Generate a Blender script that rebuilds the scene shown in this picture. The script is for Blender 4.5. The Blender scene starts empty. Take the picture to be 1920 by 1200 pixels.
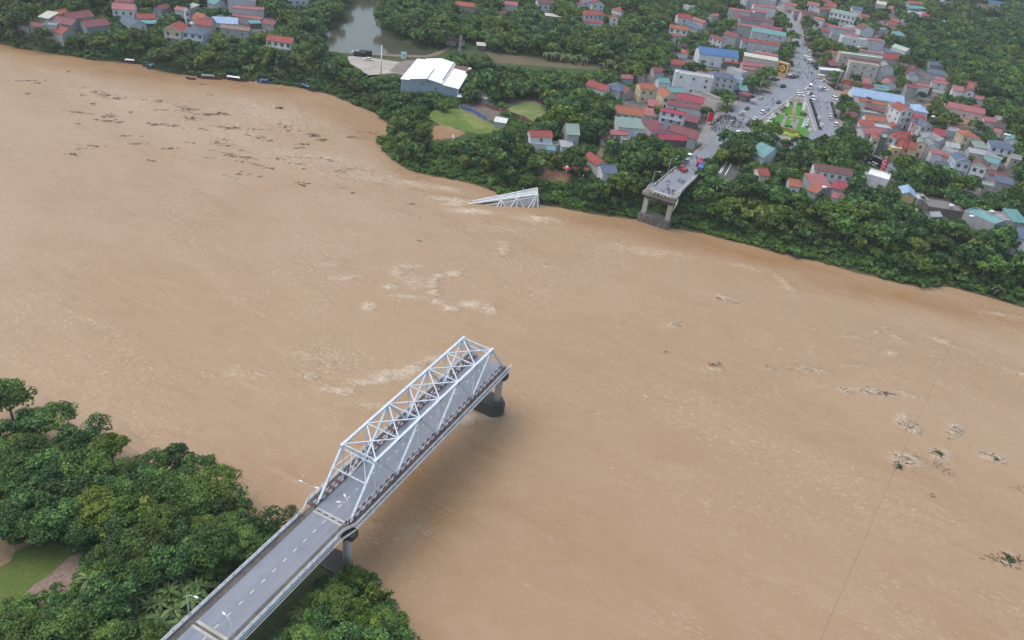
import bpy, bmesh, math, random
import numpy as np
from mathutils import Vector, Matrix
random.seed(7); rng = np.random.default_rng(7)
S = bpy.context.scene
COL = S.collection
R = math.radians
# ------------------------------------------------------------------ camera, world, sun, exposure
CP = (73.868, -94.157, 140.511)            # drone, 140 m above the river
YAW, PIT, ROLL, FPX = -0.4112074, 0.57005842, 0.139708, 1536.907
_c, _s = math.cos(YAW), math.sin(YAW)
_f = Vector((_s*math.cos(PIT), _c*math.cos(PIT), -math.sin(PIT)))
_r = Vector((_c, -_s, 0)); _u = _r.cross(_f)
_r2 = _r*math.cos(ROLL)+_u*math.sin(ROLL); _u2 = -_r*math.sin(ROLL)+_u*math.cos(ROLL)
cd = bpy.data.cameras.new('camera'); cam = bpy.data.objects.new('camera', cd); COL.objects.link(cam)
cd.sensor_width = 36; cd.lens = FPX/1920*36; cd.clip_start = 1; cd.clip_end = 12000
M = Matrix.Identity(4)
for i in range(3):
    M[i][0] = _r2[i]; M[i][1] = _u2[i]; M[i][2] = -_f[i]; M[i][3] = CP[i]
cam.matrix_world = M
S.camera = cam
SUN_EL, SUN_AZ = 66, 250
w = bpy.data.worlds.new('World'); S.world = w; w.use_nodes = True
nt = w.node_tree; bg = nt.nodes['Background']
sky = nt.nodes.new('ShaderNodeTexSky'); sky.sky_type = 'NISHITA'; sky.sun_disc = False
sky.sun_elevation = R(SUN_EL); sky.sun_rotation = R(SUN_AZ); sky.air_density = 1.6; sky.dust_density = 4.0; sky.ozone_density = 1.2
nt.links.new(sky.outputs[0], bg.inputs[0]); bg.inputs[1].default_value = 0.15
sl = bpy.data.lights.new('sun', 'SUN'); so = bpy.data.objects.new('sun', sl); COL.objects.link(so)
sl.energy = .5; sl.angle = R(60); sl.color = (1, .97, .92)
sd = Vector((math.sin(R(SUN_AZ))*math.cos(R(SUN_EL)), math.cos(R(SUN_AZ))*math.cos(R(SUN_EL)), math.sin(R(SUN_EL))))
so.rotation_euler = sd.to_track_quat('Z', 'Y').to_euler(); so.location = (0, 0, 300)
S.view_settings.view_transform = 'Standard'; S.view_settings.look = 'None'
S.view_settings.exposure = 0.52; S.view_settings.gamma = 1
S.render.engine = 'CYCLES'
# ------------------------------------------------------------------ helpers
CPn = np.array(CP); FV = np.array(_f); RV = np.array(_r2); UV = np.array(_u2)
PL, PN, ZD = 11.0, 5.0, 15.0               # town level, near bank level, bridge deck level
def at(px, py, z=PL):
    d = FV + RV*(px-960)/FPX + UV*(600-py)/FPX
    q = CPn + d*((z-CP[2])/d[2]); return np.array([q[0], q[1], z])
def pj(P):
    d = np.atleast_2d(np.asarray(P, float))-CPn; z = d@FV
    return np.stack([960+FPX*(d@RV)/z, 600-FPX*(d@UV)/z], -1)
def tag(o, label=None, cat=None, group=None, kind=None):
    if label: o['label'] = label
    if cat: o['category'] = cat
    if group: o['group'] = group
    if kind: o['kind'] = kind
    return o
def empty(name, loc=(0, 0, 0), rz=0.0):
    o = bpy.data.objects.new(name, None); COL.objects.link(o)
    o.location = loc; o.rotation_euler = (0, 0, rz); o.empty_display_size = .5
    return o
def link(name, me, mats, parent=None, loc=None, rz=0.0):
    o = bpy.data.objects.new(name, me); COL.objects.link(o)
    if me is not None and not me.materials:
        for m in (mats if isinstance(mats, (list, tuple)) else [mats]): me.materials.append(m)
    if parent: o.parent = parent
    if loc is not None: o.location = loc
    if rz: o.rotation_euler = (0, 0, rz)
    return o
class MB:
    def __init__(s): s.v = []; s.f = []; s.m = []; s.sm = []
    def add(s, vs, fs, mi=0, smooth=False):
        n = len(s.v); s.v += [tuple(map(float, v)) for v in vs]
        for f in fs: s.f.append(tuple(i+n for i in f)); s.m.append(mi); s.sm.append(smooth)
        return s
    def box(s, x0, y0, z0, x1, y1, z1, mi=0):
        vs = [(x0,y0,z0),(x1,y0,z0),(x1,y1,z0),(x0,y1,z0),(x0,y0,z1),(x1,y0,z1),(x1,y1,z1),(x0,y1,z1)]
        return s.add(vs, [(0,3,2,1),(4,5,6,7),(0,1,5,4),(1,2,6,5),(2,3,7,6),(3,0,4,7)], mi)
    def beam(s, p, q, a, b=None, mi=0, up=(0, 0, 1)):
        b = b or a; p = Vector(p); q = Vector(q); d = (q-p).normalized(); up = Vector(up)
        if abs(d.dot(up)) > .98: up = Vector((0, 1, 0))
        x = d.cross(up).normalized(); y = x.cross(d)
        vs = []
        for c in (p, q):
            for sx, sy in ((-1,-1),(1,-1),(1,1),(-1,1)): vs.append(c+x*sx*a/2+y*sy*b/2)
        return s.add(vs, [(0,3,2,1),(4,5,6,7),(0,1,5,4),(1,2,6,5),(2,3,7,6),(3,0,4,7)], mi)
    def tube(s, pts, rs, n=6, mi=0, cap=True, smooth=True):
        pts = [Vector(p) for p in pts]; k = len(pts)
        if not isinstance(rs, (list, tuple)): rs = [rs]*k
        vs = []; fs = []; x = None
        for i, p in enumerate(pts):
            d = (pts[min(i+1, k-1)]-pts[max(i-1, 0)]).normalized()
            if x is None: x = d.orthogonal().normalized()
            else: x = (x-d*x.dot(d)).normalized()
            y = d.cross(x)
            for j in range(n):
                t = 2*math.pi*j/n; vs.append(p+(x*math.cos(t)+y*math.sin(t))*rs[i])
        for i in range(k-1):
            for j in range(n): fs.append((i*n+j, i*n+(j+1)%n, (i+1)*n+(j+1)%n, (i+1)*n+j))
        if cap: fs += [tuple(reversed(range(n))), tuple(range((k-1)*n, k*n))]
        return s.add(vs, fs, mi, smooth)
    def prism(s, poly, z0, z1, mi=0):
        n = len(poly); vs = [(x, y, z0) for x, y in poly]+[(x, y, z1) for x, y in poly]
        return s.add(vs, [tuple(reversed(range(n))), tuple(range(n, 2*n))]+[(i, (i+1)%n, n+(i+1)%n, n+i) for i in range(n)], mi)
    def mesh(s, name):
        me = bpy.data.meshes.new(name); me.from_pydata(s.v, [], s.f)
        me.polygons.foreach_set('material_index', s.m); me.polygons.foreach_set('use_smooth', s.sm); me.update()
        return me
    def build(s, name, mats, parent=None, loc=None, rz=0.0):
        return link(name, s.mesh(name), mats, parent, loc, rz)
def copy_tree(o, parent=None):
    c = o.copy(); COL.objects.link(c); c.parent = parent
    for ch in o.children: copy_tree(ch, c)
    return c
# ------------------------------------------------------------------ materials
_M = {}
def nd(t, kind, **kw):
    n = t.nodes.new(kind)
    for k, v in kw.items(): setattr(n, k, v)
    return n
def noise(t, vec, scale, detail=4, rough=.55, dist=0.0):
    n = nd(t, 'ShaderNodeTexNoise'); n.inputs['Scale'].default_value = scale; n.inputs['Detail'].default_value = detail
    n.inputs['Roughness'].default_value = rough; n.inputs['Distortion'].default_value = dist
    t.links.new(vec, n.inputs['Vector']); return n.outputs['Fac']
def ramp(t, fac, stops, interp='LINEAR'):
    n = nd(t, 'ShaderNodeValToRGB'); n.color_ramp.interpolation = interp
    e = n.color_ramp.elements
    while len(e) < len(stops): e.new(.5)
    for i, (p, c) in enumerate(stops):
        e[i].position = p; e[i].color = (c, c, c, 1) if isinstance(c, (int, float)) else (*c[:3], 1)
    t.links.new(fac, n.inputs[0]); return n.outputs[0]
def mixc(t, fac, a, b, mode='MIX'):
    n = nd(t, 'ShaderNodeMix', data_type='RGBA', blend_type=mode)
    for s_, v in ((n.inputs[0], fac), (n.inputs[6], a), (n.inputs[7], b)):
        if isinstance(v, (int, float)): s_.default_value = v
        elif isinstance(v, (tuple, list)): s_.default_value = (*v[:3], 1)
        else: t.links.new(v, s_)
    return n.outputs[2]
def math_(t, op, a, b=0.0, c=None):
    n = nd(t, 'ShaderNodeMath', operation=op)
    for s_, v in zip(n.inputs, (a, b, c)):
        if v is None: continue
        if isinstance(v, (int, float)): s_.default_value = v
        else: t.links.new(v, s_)
    return n.outputs[0]
def new_mat(name):
    m = bpy.data.materials.new(name); m.use_nodes = True; t = m.node_tree
    return m, t, t.nodes['Principled BSDF']
def bump(t, b, h, strength=.3, dist=.1):
    n = nd(t, 'ShaderNodeBump'); n.inputs['Strength'].default_value = strength; n.inputs['Distance'].default_value = dist
    t.links.new(h, n.inputs['Height']); t.links.new(n.outputs[0], b.inputs['Normal'])
def mat(name, col, rough=.7, var=.25, scale=.6, dirt=.0, dirtcol=(.06, .05, .04), metal=0.0, ribs=0.0, spec=.4):
    """painted / plastered surface: colour with blotches, fine grain, optional grime streaks and sheet ribs"""
    if name in _M: return _M[name]
    m, t, b = new_mat(name); tc = nd(t, 'ShaderNodeTexCoord'); v = tc.outputs['Object']
    oi = nd(t, 'ShaderNodeObjectInfo')
    vv = nd(t, 'ShaderNodeVectorMath', operation='ADD'); t.links.new(v, vv.inputs[0])
    mm = nd(t, 'ShaderNodeVectorMath', operation='SCALE'); t.links.new(oi.outputs['Location'], mm.inputs[0]); mm.inputs['Scale'].default_value = .37
    t.links.new(mm.outputs[0], vv.inputs[1]); v2 = vv.outputs[0]
    n1 = noise(t, v2, scale, 5, .65); n2 = noise(t, v2, scale*9, 3)
    c = mixc(t, ramp(t, n1, [(.3, 0.), (.72, 1.)]), [x*(1-var) for x in col], [min(1, x*(1+var*.6)) for x in col])
    c = mixc(t, var*.5, c, mixc(t, n2, [x*.6 for x in col], [min(1, x*1.35) for x in col]))
    if dirt > 0:
        mp = nd(t, 'ShaderNodeMapping'); mp.inputs['Scale'].default_value = (1.6, 1.6, .25); t.links.new(v2, mp.inputs[0])
        n3 = noise(t, mp.outputs[0], scale*1.7, 6, .7)
        c = mixc(t, math_(t, 'MULTIPLY', ramp(t, n3, [(.48, 0.), (.7, 1.)]), dirt), c, dirtcol)
    if ribs > 0:
        sx = nd(t, 'ShaderNodeSeparateXYZ'); t.links.new(v, sx.inputs[0])
        wv = math_(t, 'SINE', math_(t, 'MULTIPLY', sx.outputs[0], 2*math.pi/ribs))
        c = mixc(t, math_(t, 'MULTIPLY', ramp(t, wv, [(.0, 1.), (.45, 0.)]), .38), c, [x*.45 for x in col])
        bump(t, b, wv, .5, .06)
    elif var: bump(t, b, n2, .25, .03)
    t.links.new(c, b.inputs['Base Color']); b.inputs['Roughness'].default_value = rough; b.inputs['Metallic'].default_value = metal
    b.inputs['Specular IOR Level'].default_value = spec
    _M[name] = m; return m
m_steel = mat('steel_paint', (.63, .71, .79), .5, .16, .6, .5, (.20, .17, .14))
m_steel_old = mat('steel_paint_old', (.52, .55, .57), .6, .3, .8, .45, (.12, .10, .08))
m_conc = mat('concrete', (.34, .33, .31), .85, .3, .35, .45, (.09, .08, .07))
m_conc_lt = mat('concrete_light', (.46, .44, .39), .85, .25, .4, .35, (.15, .13, .10))
m_conc_dk = mat('concrete_dark', (.085, .08, .075), .8, .5, .4, .4, (.02, .018, .015))
def asph_mat():
    m, t, b = new_mat('asphalt'); g = nd(t, 'ShaderNodeNewGeometry'); v = g.outputs['Position']
    mp = nd(t, 'ShaderNodeMapping'); mp.inputs['Scale'].default_value = (1, .06, 1); t.links.new(v, mp.inputs[0])
    n1 = noise(t, mp.outputs[0], .9, 4, .6); n2 = noise(t, v, .35, 6, .7); n3 = noise(t, v, 7, 2); n4 = noise(t, v, .09, 4, .6)
    c = mixc(t, ramp(t, n1, [(.35, 0.), (.65, 1.)]), (.195, .22, .26), (.25, .275, .315)); c = mixc(t, math_(t, 'MULTIPLY', ramp(t, n2, [(.5, 0.), (.72, 1.)]), .45), c, (.13, .14, .155))
    c = mixc(t, math_(t, 'MULTIPLY', ramp(t, n4, [(.5, 0.), (.7, 1.)]), .3), c, (.30, .295, .28)); c = mixc(t, .18, c, mixc(t, n3, (.10, .11, .12), (.36, .38, .40)))
    t.links.new(c, b.inputs['Base Color']); b.inputs['Roughness'].default_value = .8; b.inputs['Specular IOR Level'].default_value = .3; return m
m_asph = asph_mat()
m_rail = mat('railing_paint', (.58, .61, .64), .6, .2, .7, .35, (.18, .17, .16))
m_dirt = mat('gutter_dirt', (.12, .11, .10), .9, .6, .45, .5, (.24, .20, .15))
m_white = mat('white_paint', (.82, .82, .80), .5, .06, .6)
m_dash = mat('lane_paint', (.66, .62, .50), .7, .2, .9)
m_dark = mat('dark_gap', (.03, .03, .032), .9, .2)
def stripe_mat():
    m, t, b = new_mat('red_white_stripe'); tc = nd(t, 'ShaderNodeTexCoord'); sx = nd(t, 'ShaderNodeSeparateXYZ')
    t.links.new(tc.outputs['Object'], sx.inputs[0])
    n = noise(t, tc.outputs['Object'], 1.2, 4)
    k = math_(t, 'FRACT', math_(t, 'MULTIPLY', sx.outputs[1], 1/2.0)); k = math_(t, 'GREATER_THAN', k, .5)
    c = mixc(t, k, (.22, .07, .07), (.70, .67, .65))
    c = mixc(t, ramp(t, n, [(.5, 0.), (.75, .7)]), c, (.16, .10, .08))
    t.links.new(c, b.inputs['Base Color']); b.inputs['Roughness'].default_value = .6
    return m
m_stripe = stripe_mat()
# ------------------------------------------------------------------ shorelines (traced at water level)
far_px = [(0,83),(60,95),(120,103),(180,114),(262,118),(285,130),(330,139),(380,143),(430,147),(490,155),(560,165),(620,178),(668,200),(700,212),(726,235),(722,252),(708,270),(722,292),(760,319),(800,330),(850,338),(900,351),(950,372),(1000,384),(1050,391),(1100,401),(1150,408),(1200,413),(1262,430),(1320,440),(1400,460),(1450,473),(1520,489),(1600,511),(1660,526),(1730,542),(1780,539),(1830,553),(1880,566),(1925,579)]
near_px = [(0,850),(100,868),(200,888),(300,930),(390,968),(470,985),(560,1010),(640,1050),(690,1090),(722,1130),(752,1170),(775,1215)]
farS = np.array([at(x, y, 0)[:2] for x, y in far_px]); nearS = np.array([at(x, y, 0)[:2] for x, y in near_px])
def ext(P, d0, d1):
    a = P[0]-P[4]; a /= np.linalg.norm(a); b = P[-1]-P[-4]; b /= np.linalg.norm(b)
    return np.vstack([P[0]+a*d0, P, P[-1]+b*d1])
farS = ext(farS, 3500, 0); farS = np.vstack([farS, farS[-1]+np.array([60., -40.]), farS[-1]+np.array([3500., -1800.])])
nearS = ext(nearS, 0, 0)[1:-1]
nearS = np.vstack([nearS[0]+(farS[0]-farS[1])+np.array([0, -60.]), nearS, nearS[-1]+np.array([40., -40.]), nearS[-1]+np.array([3000., -2600.])])
RIV = np.vstack([farS, nearS[::-1]])
def seg_dist(X, Y, P):
    D = np.full(X.shape, 1e9)
    for a, b in zip(P[:-1], P[1:]):
        v = b-a; L2 = v@v
        if L2 == 0: continue
        t = np.clip(((X-a[0])*v[0]+(Y-a[1])*v[1])/L2, 0, 1)
        D = np.minimum(D, np.hypot(X-a[0]-t*v[0], Y-a[1]-t*v[1]))
    return D
def inside(X, Y, P):
    X = np.asarray(X, float); Y = np.asarray(Y, float); r = np.zeros(X.shape, bool); n = len(P)
    for i in range(n):
        x0, y0 = P[i]; x1, y1 = P[(i+1) % n]
        if y0 == y1: continue
        c = ((y0 > Y) != (y1 > Y)) & (X < (x1-x0)*(Y-y0)/(y1-y0)+x0); r ^= c
    return r
# ponds: pixel outlines at town level
pond_px = [(648,-10),(712,-10),(700,20),(706,48),(730,62),(770,85),(812,97),(806,104),(740,108),(668,103),(618,98),(606,70),(612,52),(650,38),(645,15)]
pond2_px = [(905,96),(960,103),(1010,106),(1060,112),(1100,118),(1165,125),(1200,128),(1150,132),(1090,130),(1030,126),(975,122),(930,118)]
W_ = lambda L, z=PL: np.array([at(x, y, z)[:2] for x, y in L])
PONDS = [W_(pond_px, PL-.6), W_(pond2_px, PL-.6)]
def sst(x): x = np.clip(x, 0, 1); return x*x*(3-2*x)
ROADC = np.array([(0, 203, ZD), (0.3, 232, 14.0), (0.6, 262, 12.1), (1, 290, PL+.04), (2, 320, PL+.04)])
_l1 = at(562, 140)[:2]; _l2 = at(592, -10)[:2]; _ld = (_l2-_l1)/np.linalg.norm(_l2-_l1)
def plateau(X, Y):
    # the riverside village upstream lies on a lower terrace than the town
    s_ = (X-_l1[0])*_ld[1]-(Y-_l1[1])*_ld[0]      # > 0: town side
    return 6.0+(PL-6.0)*sst((s_+14)/28)
def hgt(X, Y):
    X = np.asarray(X, float); Y = np.asarray(Y, float)
    inn = inside(X, Y, RIV); df = seg_dist(X, Y, farS); dn = seg_dist(X, Y, nearS)
    H = np.where(df < dn, plateau(X, Y)*sst(df/np.interp(X, [-270, -230, -150], [8, 14, 26])), PN*sst(dn/12))
    H = np.where(inn, -np.minimum(3, .35*np.minimum(df, dn)), H)
    for P in PONDS:
        i = inside(X, Y, P); H = np.where(i, PL-1.6, H)
    # approach embankment on the far side
    zr = np.interp(Y, ROADC[:, 1], ROADC[:, 2]); k = 1-sst((np.abs(X-.5)-6)/10)
    k = k*((Y > 236) & (Y < 300)) 
    H = np.where(k > 0, np.maximum(H, (zr-.15)*k), H)
    return H
def hz(x, y): return float(hgt(np.array([x]), np.array([y]))[0])
def axis(c0, lo, hi, c1, st):
    return np.concatenate([np.linspace(c0, lo, 12)[:-1], np.arange(lo, hi, st), np.linspace(hi, c1, 12)])
def grid_mesh(name, xs, ys, zf):
    X, Y = np.meshgrid(xs, ys); Z = zf(X, Y); n, m = X.shape
    co = np.stack([X, Y, Z], -1).reshape(-1, 3)
    i = np.arange((n-1)*(m-1)); r_ = i//(m-1); c_ = i % (m-1); a = r_*m+c_
    q = np.stack([a, a+1, a+m+1, a+m], -1)
    me = np_mesh(name, co, q); return me, X, Y
def np_mesh(name, co, q, col=None, smooth=False):
    me = bpy.data.meshes.new(name); k = q.shape[1]
    me.vertices.add(len(co)); me.vertices.foreach_set('co', co.astype(np.float32).ravel())
    me.loops.add(q.size); me.loops.foreach_set('vertex_index', q.astype(np.int32).ravel())
    me.polygons.add(len(q)); me.polygons.foreach_set('loop_start', (np.arange(len(q))*k).astype(np.int32))
    if smooth: me.polygons.foreach_set('use_smooth', np.ones(len(q), bool))
    me.update(calc_edges=True)
    if col is not None:
        a = me.attributes.new('tint', 'FLOAT', 'FACE'); a.data.foreach_set('value', col.astype(np.float32))
    return me
xs = axis(-4500, -520, 270, 4500, 2.6); ys = axis(-3500, -120, 1080, 6500, 2.6)
gm, GX, GY = grid_mesh('ground', xs, ys, hgt)
YARDS = [[(1240,112),(1300,60),(1360,10),(1470,-14),(1462,2),(1484,58),(1498,87),(1492,103),(1491,136),(1451,164),(1378,193),(1324,245),(1301,283),(1200,262),(1160,250),(1150,215),(1180,180),(1215,140)],
  [(1475,-14),(1750,-14),(1745,30),(1690,60),(1700,100),(1740,140),(1800,165),(1850,180),(1850,215),(1905,250),(1915,300),(1915,400),(1830,372),(1720,345),(1650,325),(1568,238),(1571,202),(1559,168),(1510,90),(1483,20)],
  [(1540,300),(1600,318),(1720,345),(1920,412),(1925,520),(1880,505),(1820,470),(1760,440),(1700,405),(1640,395),(1520,392),(1430,340),(1420,318)],
  [(40,45),(130,20),(200,5),(280,2),(520,-8),(530,60),(470,104),(540,112),(530,118),(440,114),(350,106),(300,98),(262,74),(225,58),(150,60),(110,64),(60,58)]]
SOILS = [[(815,236),(845,236),(870,248),(862,258),(830,262),(806,256)],
  [(1560,172),(1600,165),(1660,185),(1730,200),(1760,182),(1850,215),(1840,235),(1700,230),(1580,200)],
  [(1004,334),(1018,322),(1046,316),(1072,322),(1070,344),(1050,344),(1012,344)], [(905,352),(925,345),(935,300),(945,300),(938,350),(925,362)], [(195,1020),(330,1090),(300,1200),(180,1200)]]
PX_, PY_ = pj(np.stack([GX.ravel(), GY.ravel(), np.maximum(hgt(GX, GY).ravel(), 3)], -1)).T
vis = (np.abs(GX.ravel()) < 600) & (GY.ravel() > -60)
for nme, LL in (('yard', YARDS), ('soil', SOILS)):
    k = np.zeros(GX.size, bool)
    for P in LL: k |= inside(PX_, PY_, P)
    k = (k & vis).astype(float).reshape(GX.shape); k2 = k.copy()
    k2[1:-1, 1:-1] = (k[1:-1, 1:-1]*2+k[:-2, 1:-1]+k[2:, 1:-1]+k[1:-1, :-2]+k[1:-1, 2:])/6
    gm.attributes.new(nme, 'FLOAT', 'POINT').data.foreach_set('value', k2.astype(np.float32).ravel())
def ground_mat():
    m, t, b = new_mat('ground_soil_and_grass'); g = nd(t, 'ShaderNodeNewGeometry'); v = g.outputs['Position']
    n1 = noise(t, v, .05, 5, .6); n2 = noise(t, v, .7, 5, .7); n3 = noise(t, v, 3.0, 3)
    c = mixc(t, ramp(t, n2, [(.35, 0.), (.65, 1.)]), (.03, .06, .02), (.075, .13, .036))
    c = mixc(t, ramp(t, n1, [(.45, 0.), (.62, .55)]), c, (.10, .085, .055))
    c = mixc(t, .35, c, mixc(t, n3, (.01, .02, .01), (.11, .14, .06)))
    ya = nd(t, 'ShaderNodeAttribute', attribute_name='yard'); so_ = nd(t, 'ShaderNodeAttribute', attribute_name='soil')
    n4 = noise(t, v, .25, 6, .7)
    yc = mixc(t, ramp(t, n4, [(.35, 0.), (.65, 1.)]), (.085, .08, .075), (.19, .18, .165))
    yk = ramp(t, math_(t, 'ADD', ya.outputs['Fac'], math_(t, 'MULTIPLY', math_(t, 'SUBTRACT', n2, .5), 1.3)), [(.42, 0.), (.55, 1.)])
    c = mixc(t, yk, c, yc)
    sk = ramp(t, math_(t, 'ADD', so_.outputs['Fac'], math_(t, 'MULTIPLY', math_(t, 'SUBTRACT', n2, .5), 1.1)), [(.42, 0.), (.55, 1.)])
    c = mixc(t, sk, c, mixc(t, n4, (.18, .11, .07), (.42, .26, .15)))
    # wet mud line above the flood
    sx = nd(t, 'ShaderNodeSeparateXYZ'); t.links.new(v, sx.inputs[0])
    c = mixc(t, ramp(t, math_(t, 'ADD', math_(t, 'MULTIPLY', sx.outputs[2], .5), math_(t, 'MULTIPLY', n2, .5)), [(.22, 1.), (.42, 0.)]), c, (.13, .09, .05))
    t.links.new(c, b.inputs['Base Color']); b.inputs['Roughness'].default_value = .95; b.inputs['Specular IOR Level'].default_value = .15
    bump(t, b, n2, .8, .5); return m
m_ground = ground_mat()
ground = tag(link('ground', gm, m_ground), kind='structure')
# ------------------------------------------------------------------ water
HAZE = .00015
FOAM = [(852,513,14,6,0,1.),(826,516,12,6,0,1.),(811,530,7,10,0,1.),(815,548,8,8,0,1.),(822,566,14,6,8,1.),(845,577,20,6,0,1.),(885,570,24,8,5,1.),(922,580,12,8,20,1.),(732,537,14,7,0,.95),(765,556,45,4,4,.6),(762,500,36,6,-5,.65),(745,515,16,12,0,.6),(692,574,13,9,0,.95),(612,495,40,16,0,.4),(650,520,60,8,0,.42),(775,530,30,20,0,.45),
        (740,702,60,12,-8,.8),(700,714,44,8,-3,.9),(643,733,24,8,0,1.),(614,730,16,6,0,.9),(576,705,22,7,5,.75),(772,690,30,9,-20,.85),(810,672,26,8,-20,.7),(600,670,120,30,5,.32),(700,760,60,10,0,.4),
        (882,783,36,12,-12,1.),(905,778,20,10,0,.9),(930,782,30,5,-15,.6),(850,374,46,6,6,.75),(830,352,50,6,8,.6),(852,382,24,6,0,.8),(890,396,60,7,3,.75),(780,345,60,10,8,.6),(700,330,120,22,5,.42),(560,290,120,26,8,.34),(470,700,160,20,0,.3),
        (1358,558,26,6,15,.75),(1266,608,22,8,0,.6),(1600,632,26,4,15,.6),(1645,622,26,4,-25,.65),(1680,630,24,3,30,.7),(1770,640,30,4,20,.65),(1516,692,44,6,10,.6),(1612,686,26,4,5,.6),(1670,662,24,8,10,.6),(1585,731,14,6,0,.8),(1640,733,36,6,8,.9),(1700,740,24,5,20,.6),(1342,690,18,8,20,.55),(1692,785,12,12,50,1.),(1706,800,22,8,35,.95),
        (1790,805,16,14,60,.95),(1700,862,36,14,10,.85),(1765,855,20,14,10,.8),(1862,858,30,8,15,.8),(1915,700,40,8,20,.5),(1890,1050,16,18,40,.6),(1440,690,14,5,20,.6),(1030,498,10,5,0,.6),(945,470,12,14,0,.7),(950,455,30,6,0,.45),(1400,500,60,6,12,.45),(1470,530,40,8,40,.5),(1880,590,60,6,12,.45),
        (250,190,220,30,8,.34),(520,215,160,34,12,.42),(420,250,200,30,10,.34),(620,300,120,20,10,.4),(960,430,160,20,0,.28),(760,1000,50,30,-20,.30),(1210,470,120,12,8,.45),(1010,410,60,10,5,.6),(700,1000,40,40,20,.3),(430,230,200,40,10,.22),(100,160,200,30,8,.15),(1060,520,200,60,5,.12),(690,960,30,30,0,.3)]
TAN_SHADE = [(60,92,180,16,8,1.),(230,132,160,22,8,1.),(450,160,200,18,5,.9),(660,235,110,30,25,.9),(760,890,110,80,-40,1.15),(820,960,150,80,-40,.8),(900,850,120,50,-30,.6),(740,960,90,60,-30,.9),(700,1010,60,60,0,.8),(1400,478,330,16,12,1.),(1700,560,260,20,12,1.),(1130,420,140,14,8,.9),  # brown bank water; blobs beside the truss paint its shadow on the river
       (760,330,60,12,10,.5),(1150,640,260,100,0,.2),(900,1050,420,180,-10,.25),(560,250,150,40,20,.3)]
def blob_mask(X, Y, L):
    p_ = pj(np.stack([X.ravel(), Y.ravel(), np.zeros(X.size)], -1)); out = np.zeros(X.size)
    for x, y, rx, ry, a, s_ in L:
        if rx == 0: continue
        ca, sa = math.cos(R(a)), math.sin(R(a)); dx = p_[:, 0]-x; dy = p_[:, 1]-y
        d = ((dx*ca+dy*sa)/rx)**2+((-dx*sa+dy*ca)/ry)**2
        out = np.maximum(out, s_*np.exp(-d*1.1))
    return out
xs = axis(-4500, -430, 210, 4500, 1.9); ys = axis(-3500, -110, 300, 6500, 1.9)
wm, X, Y = grid_mesh('water', xs, ys, lambda X, Y: X*0)
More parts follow.
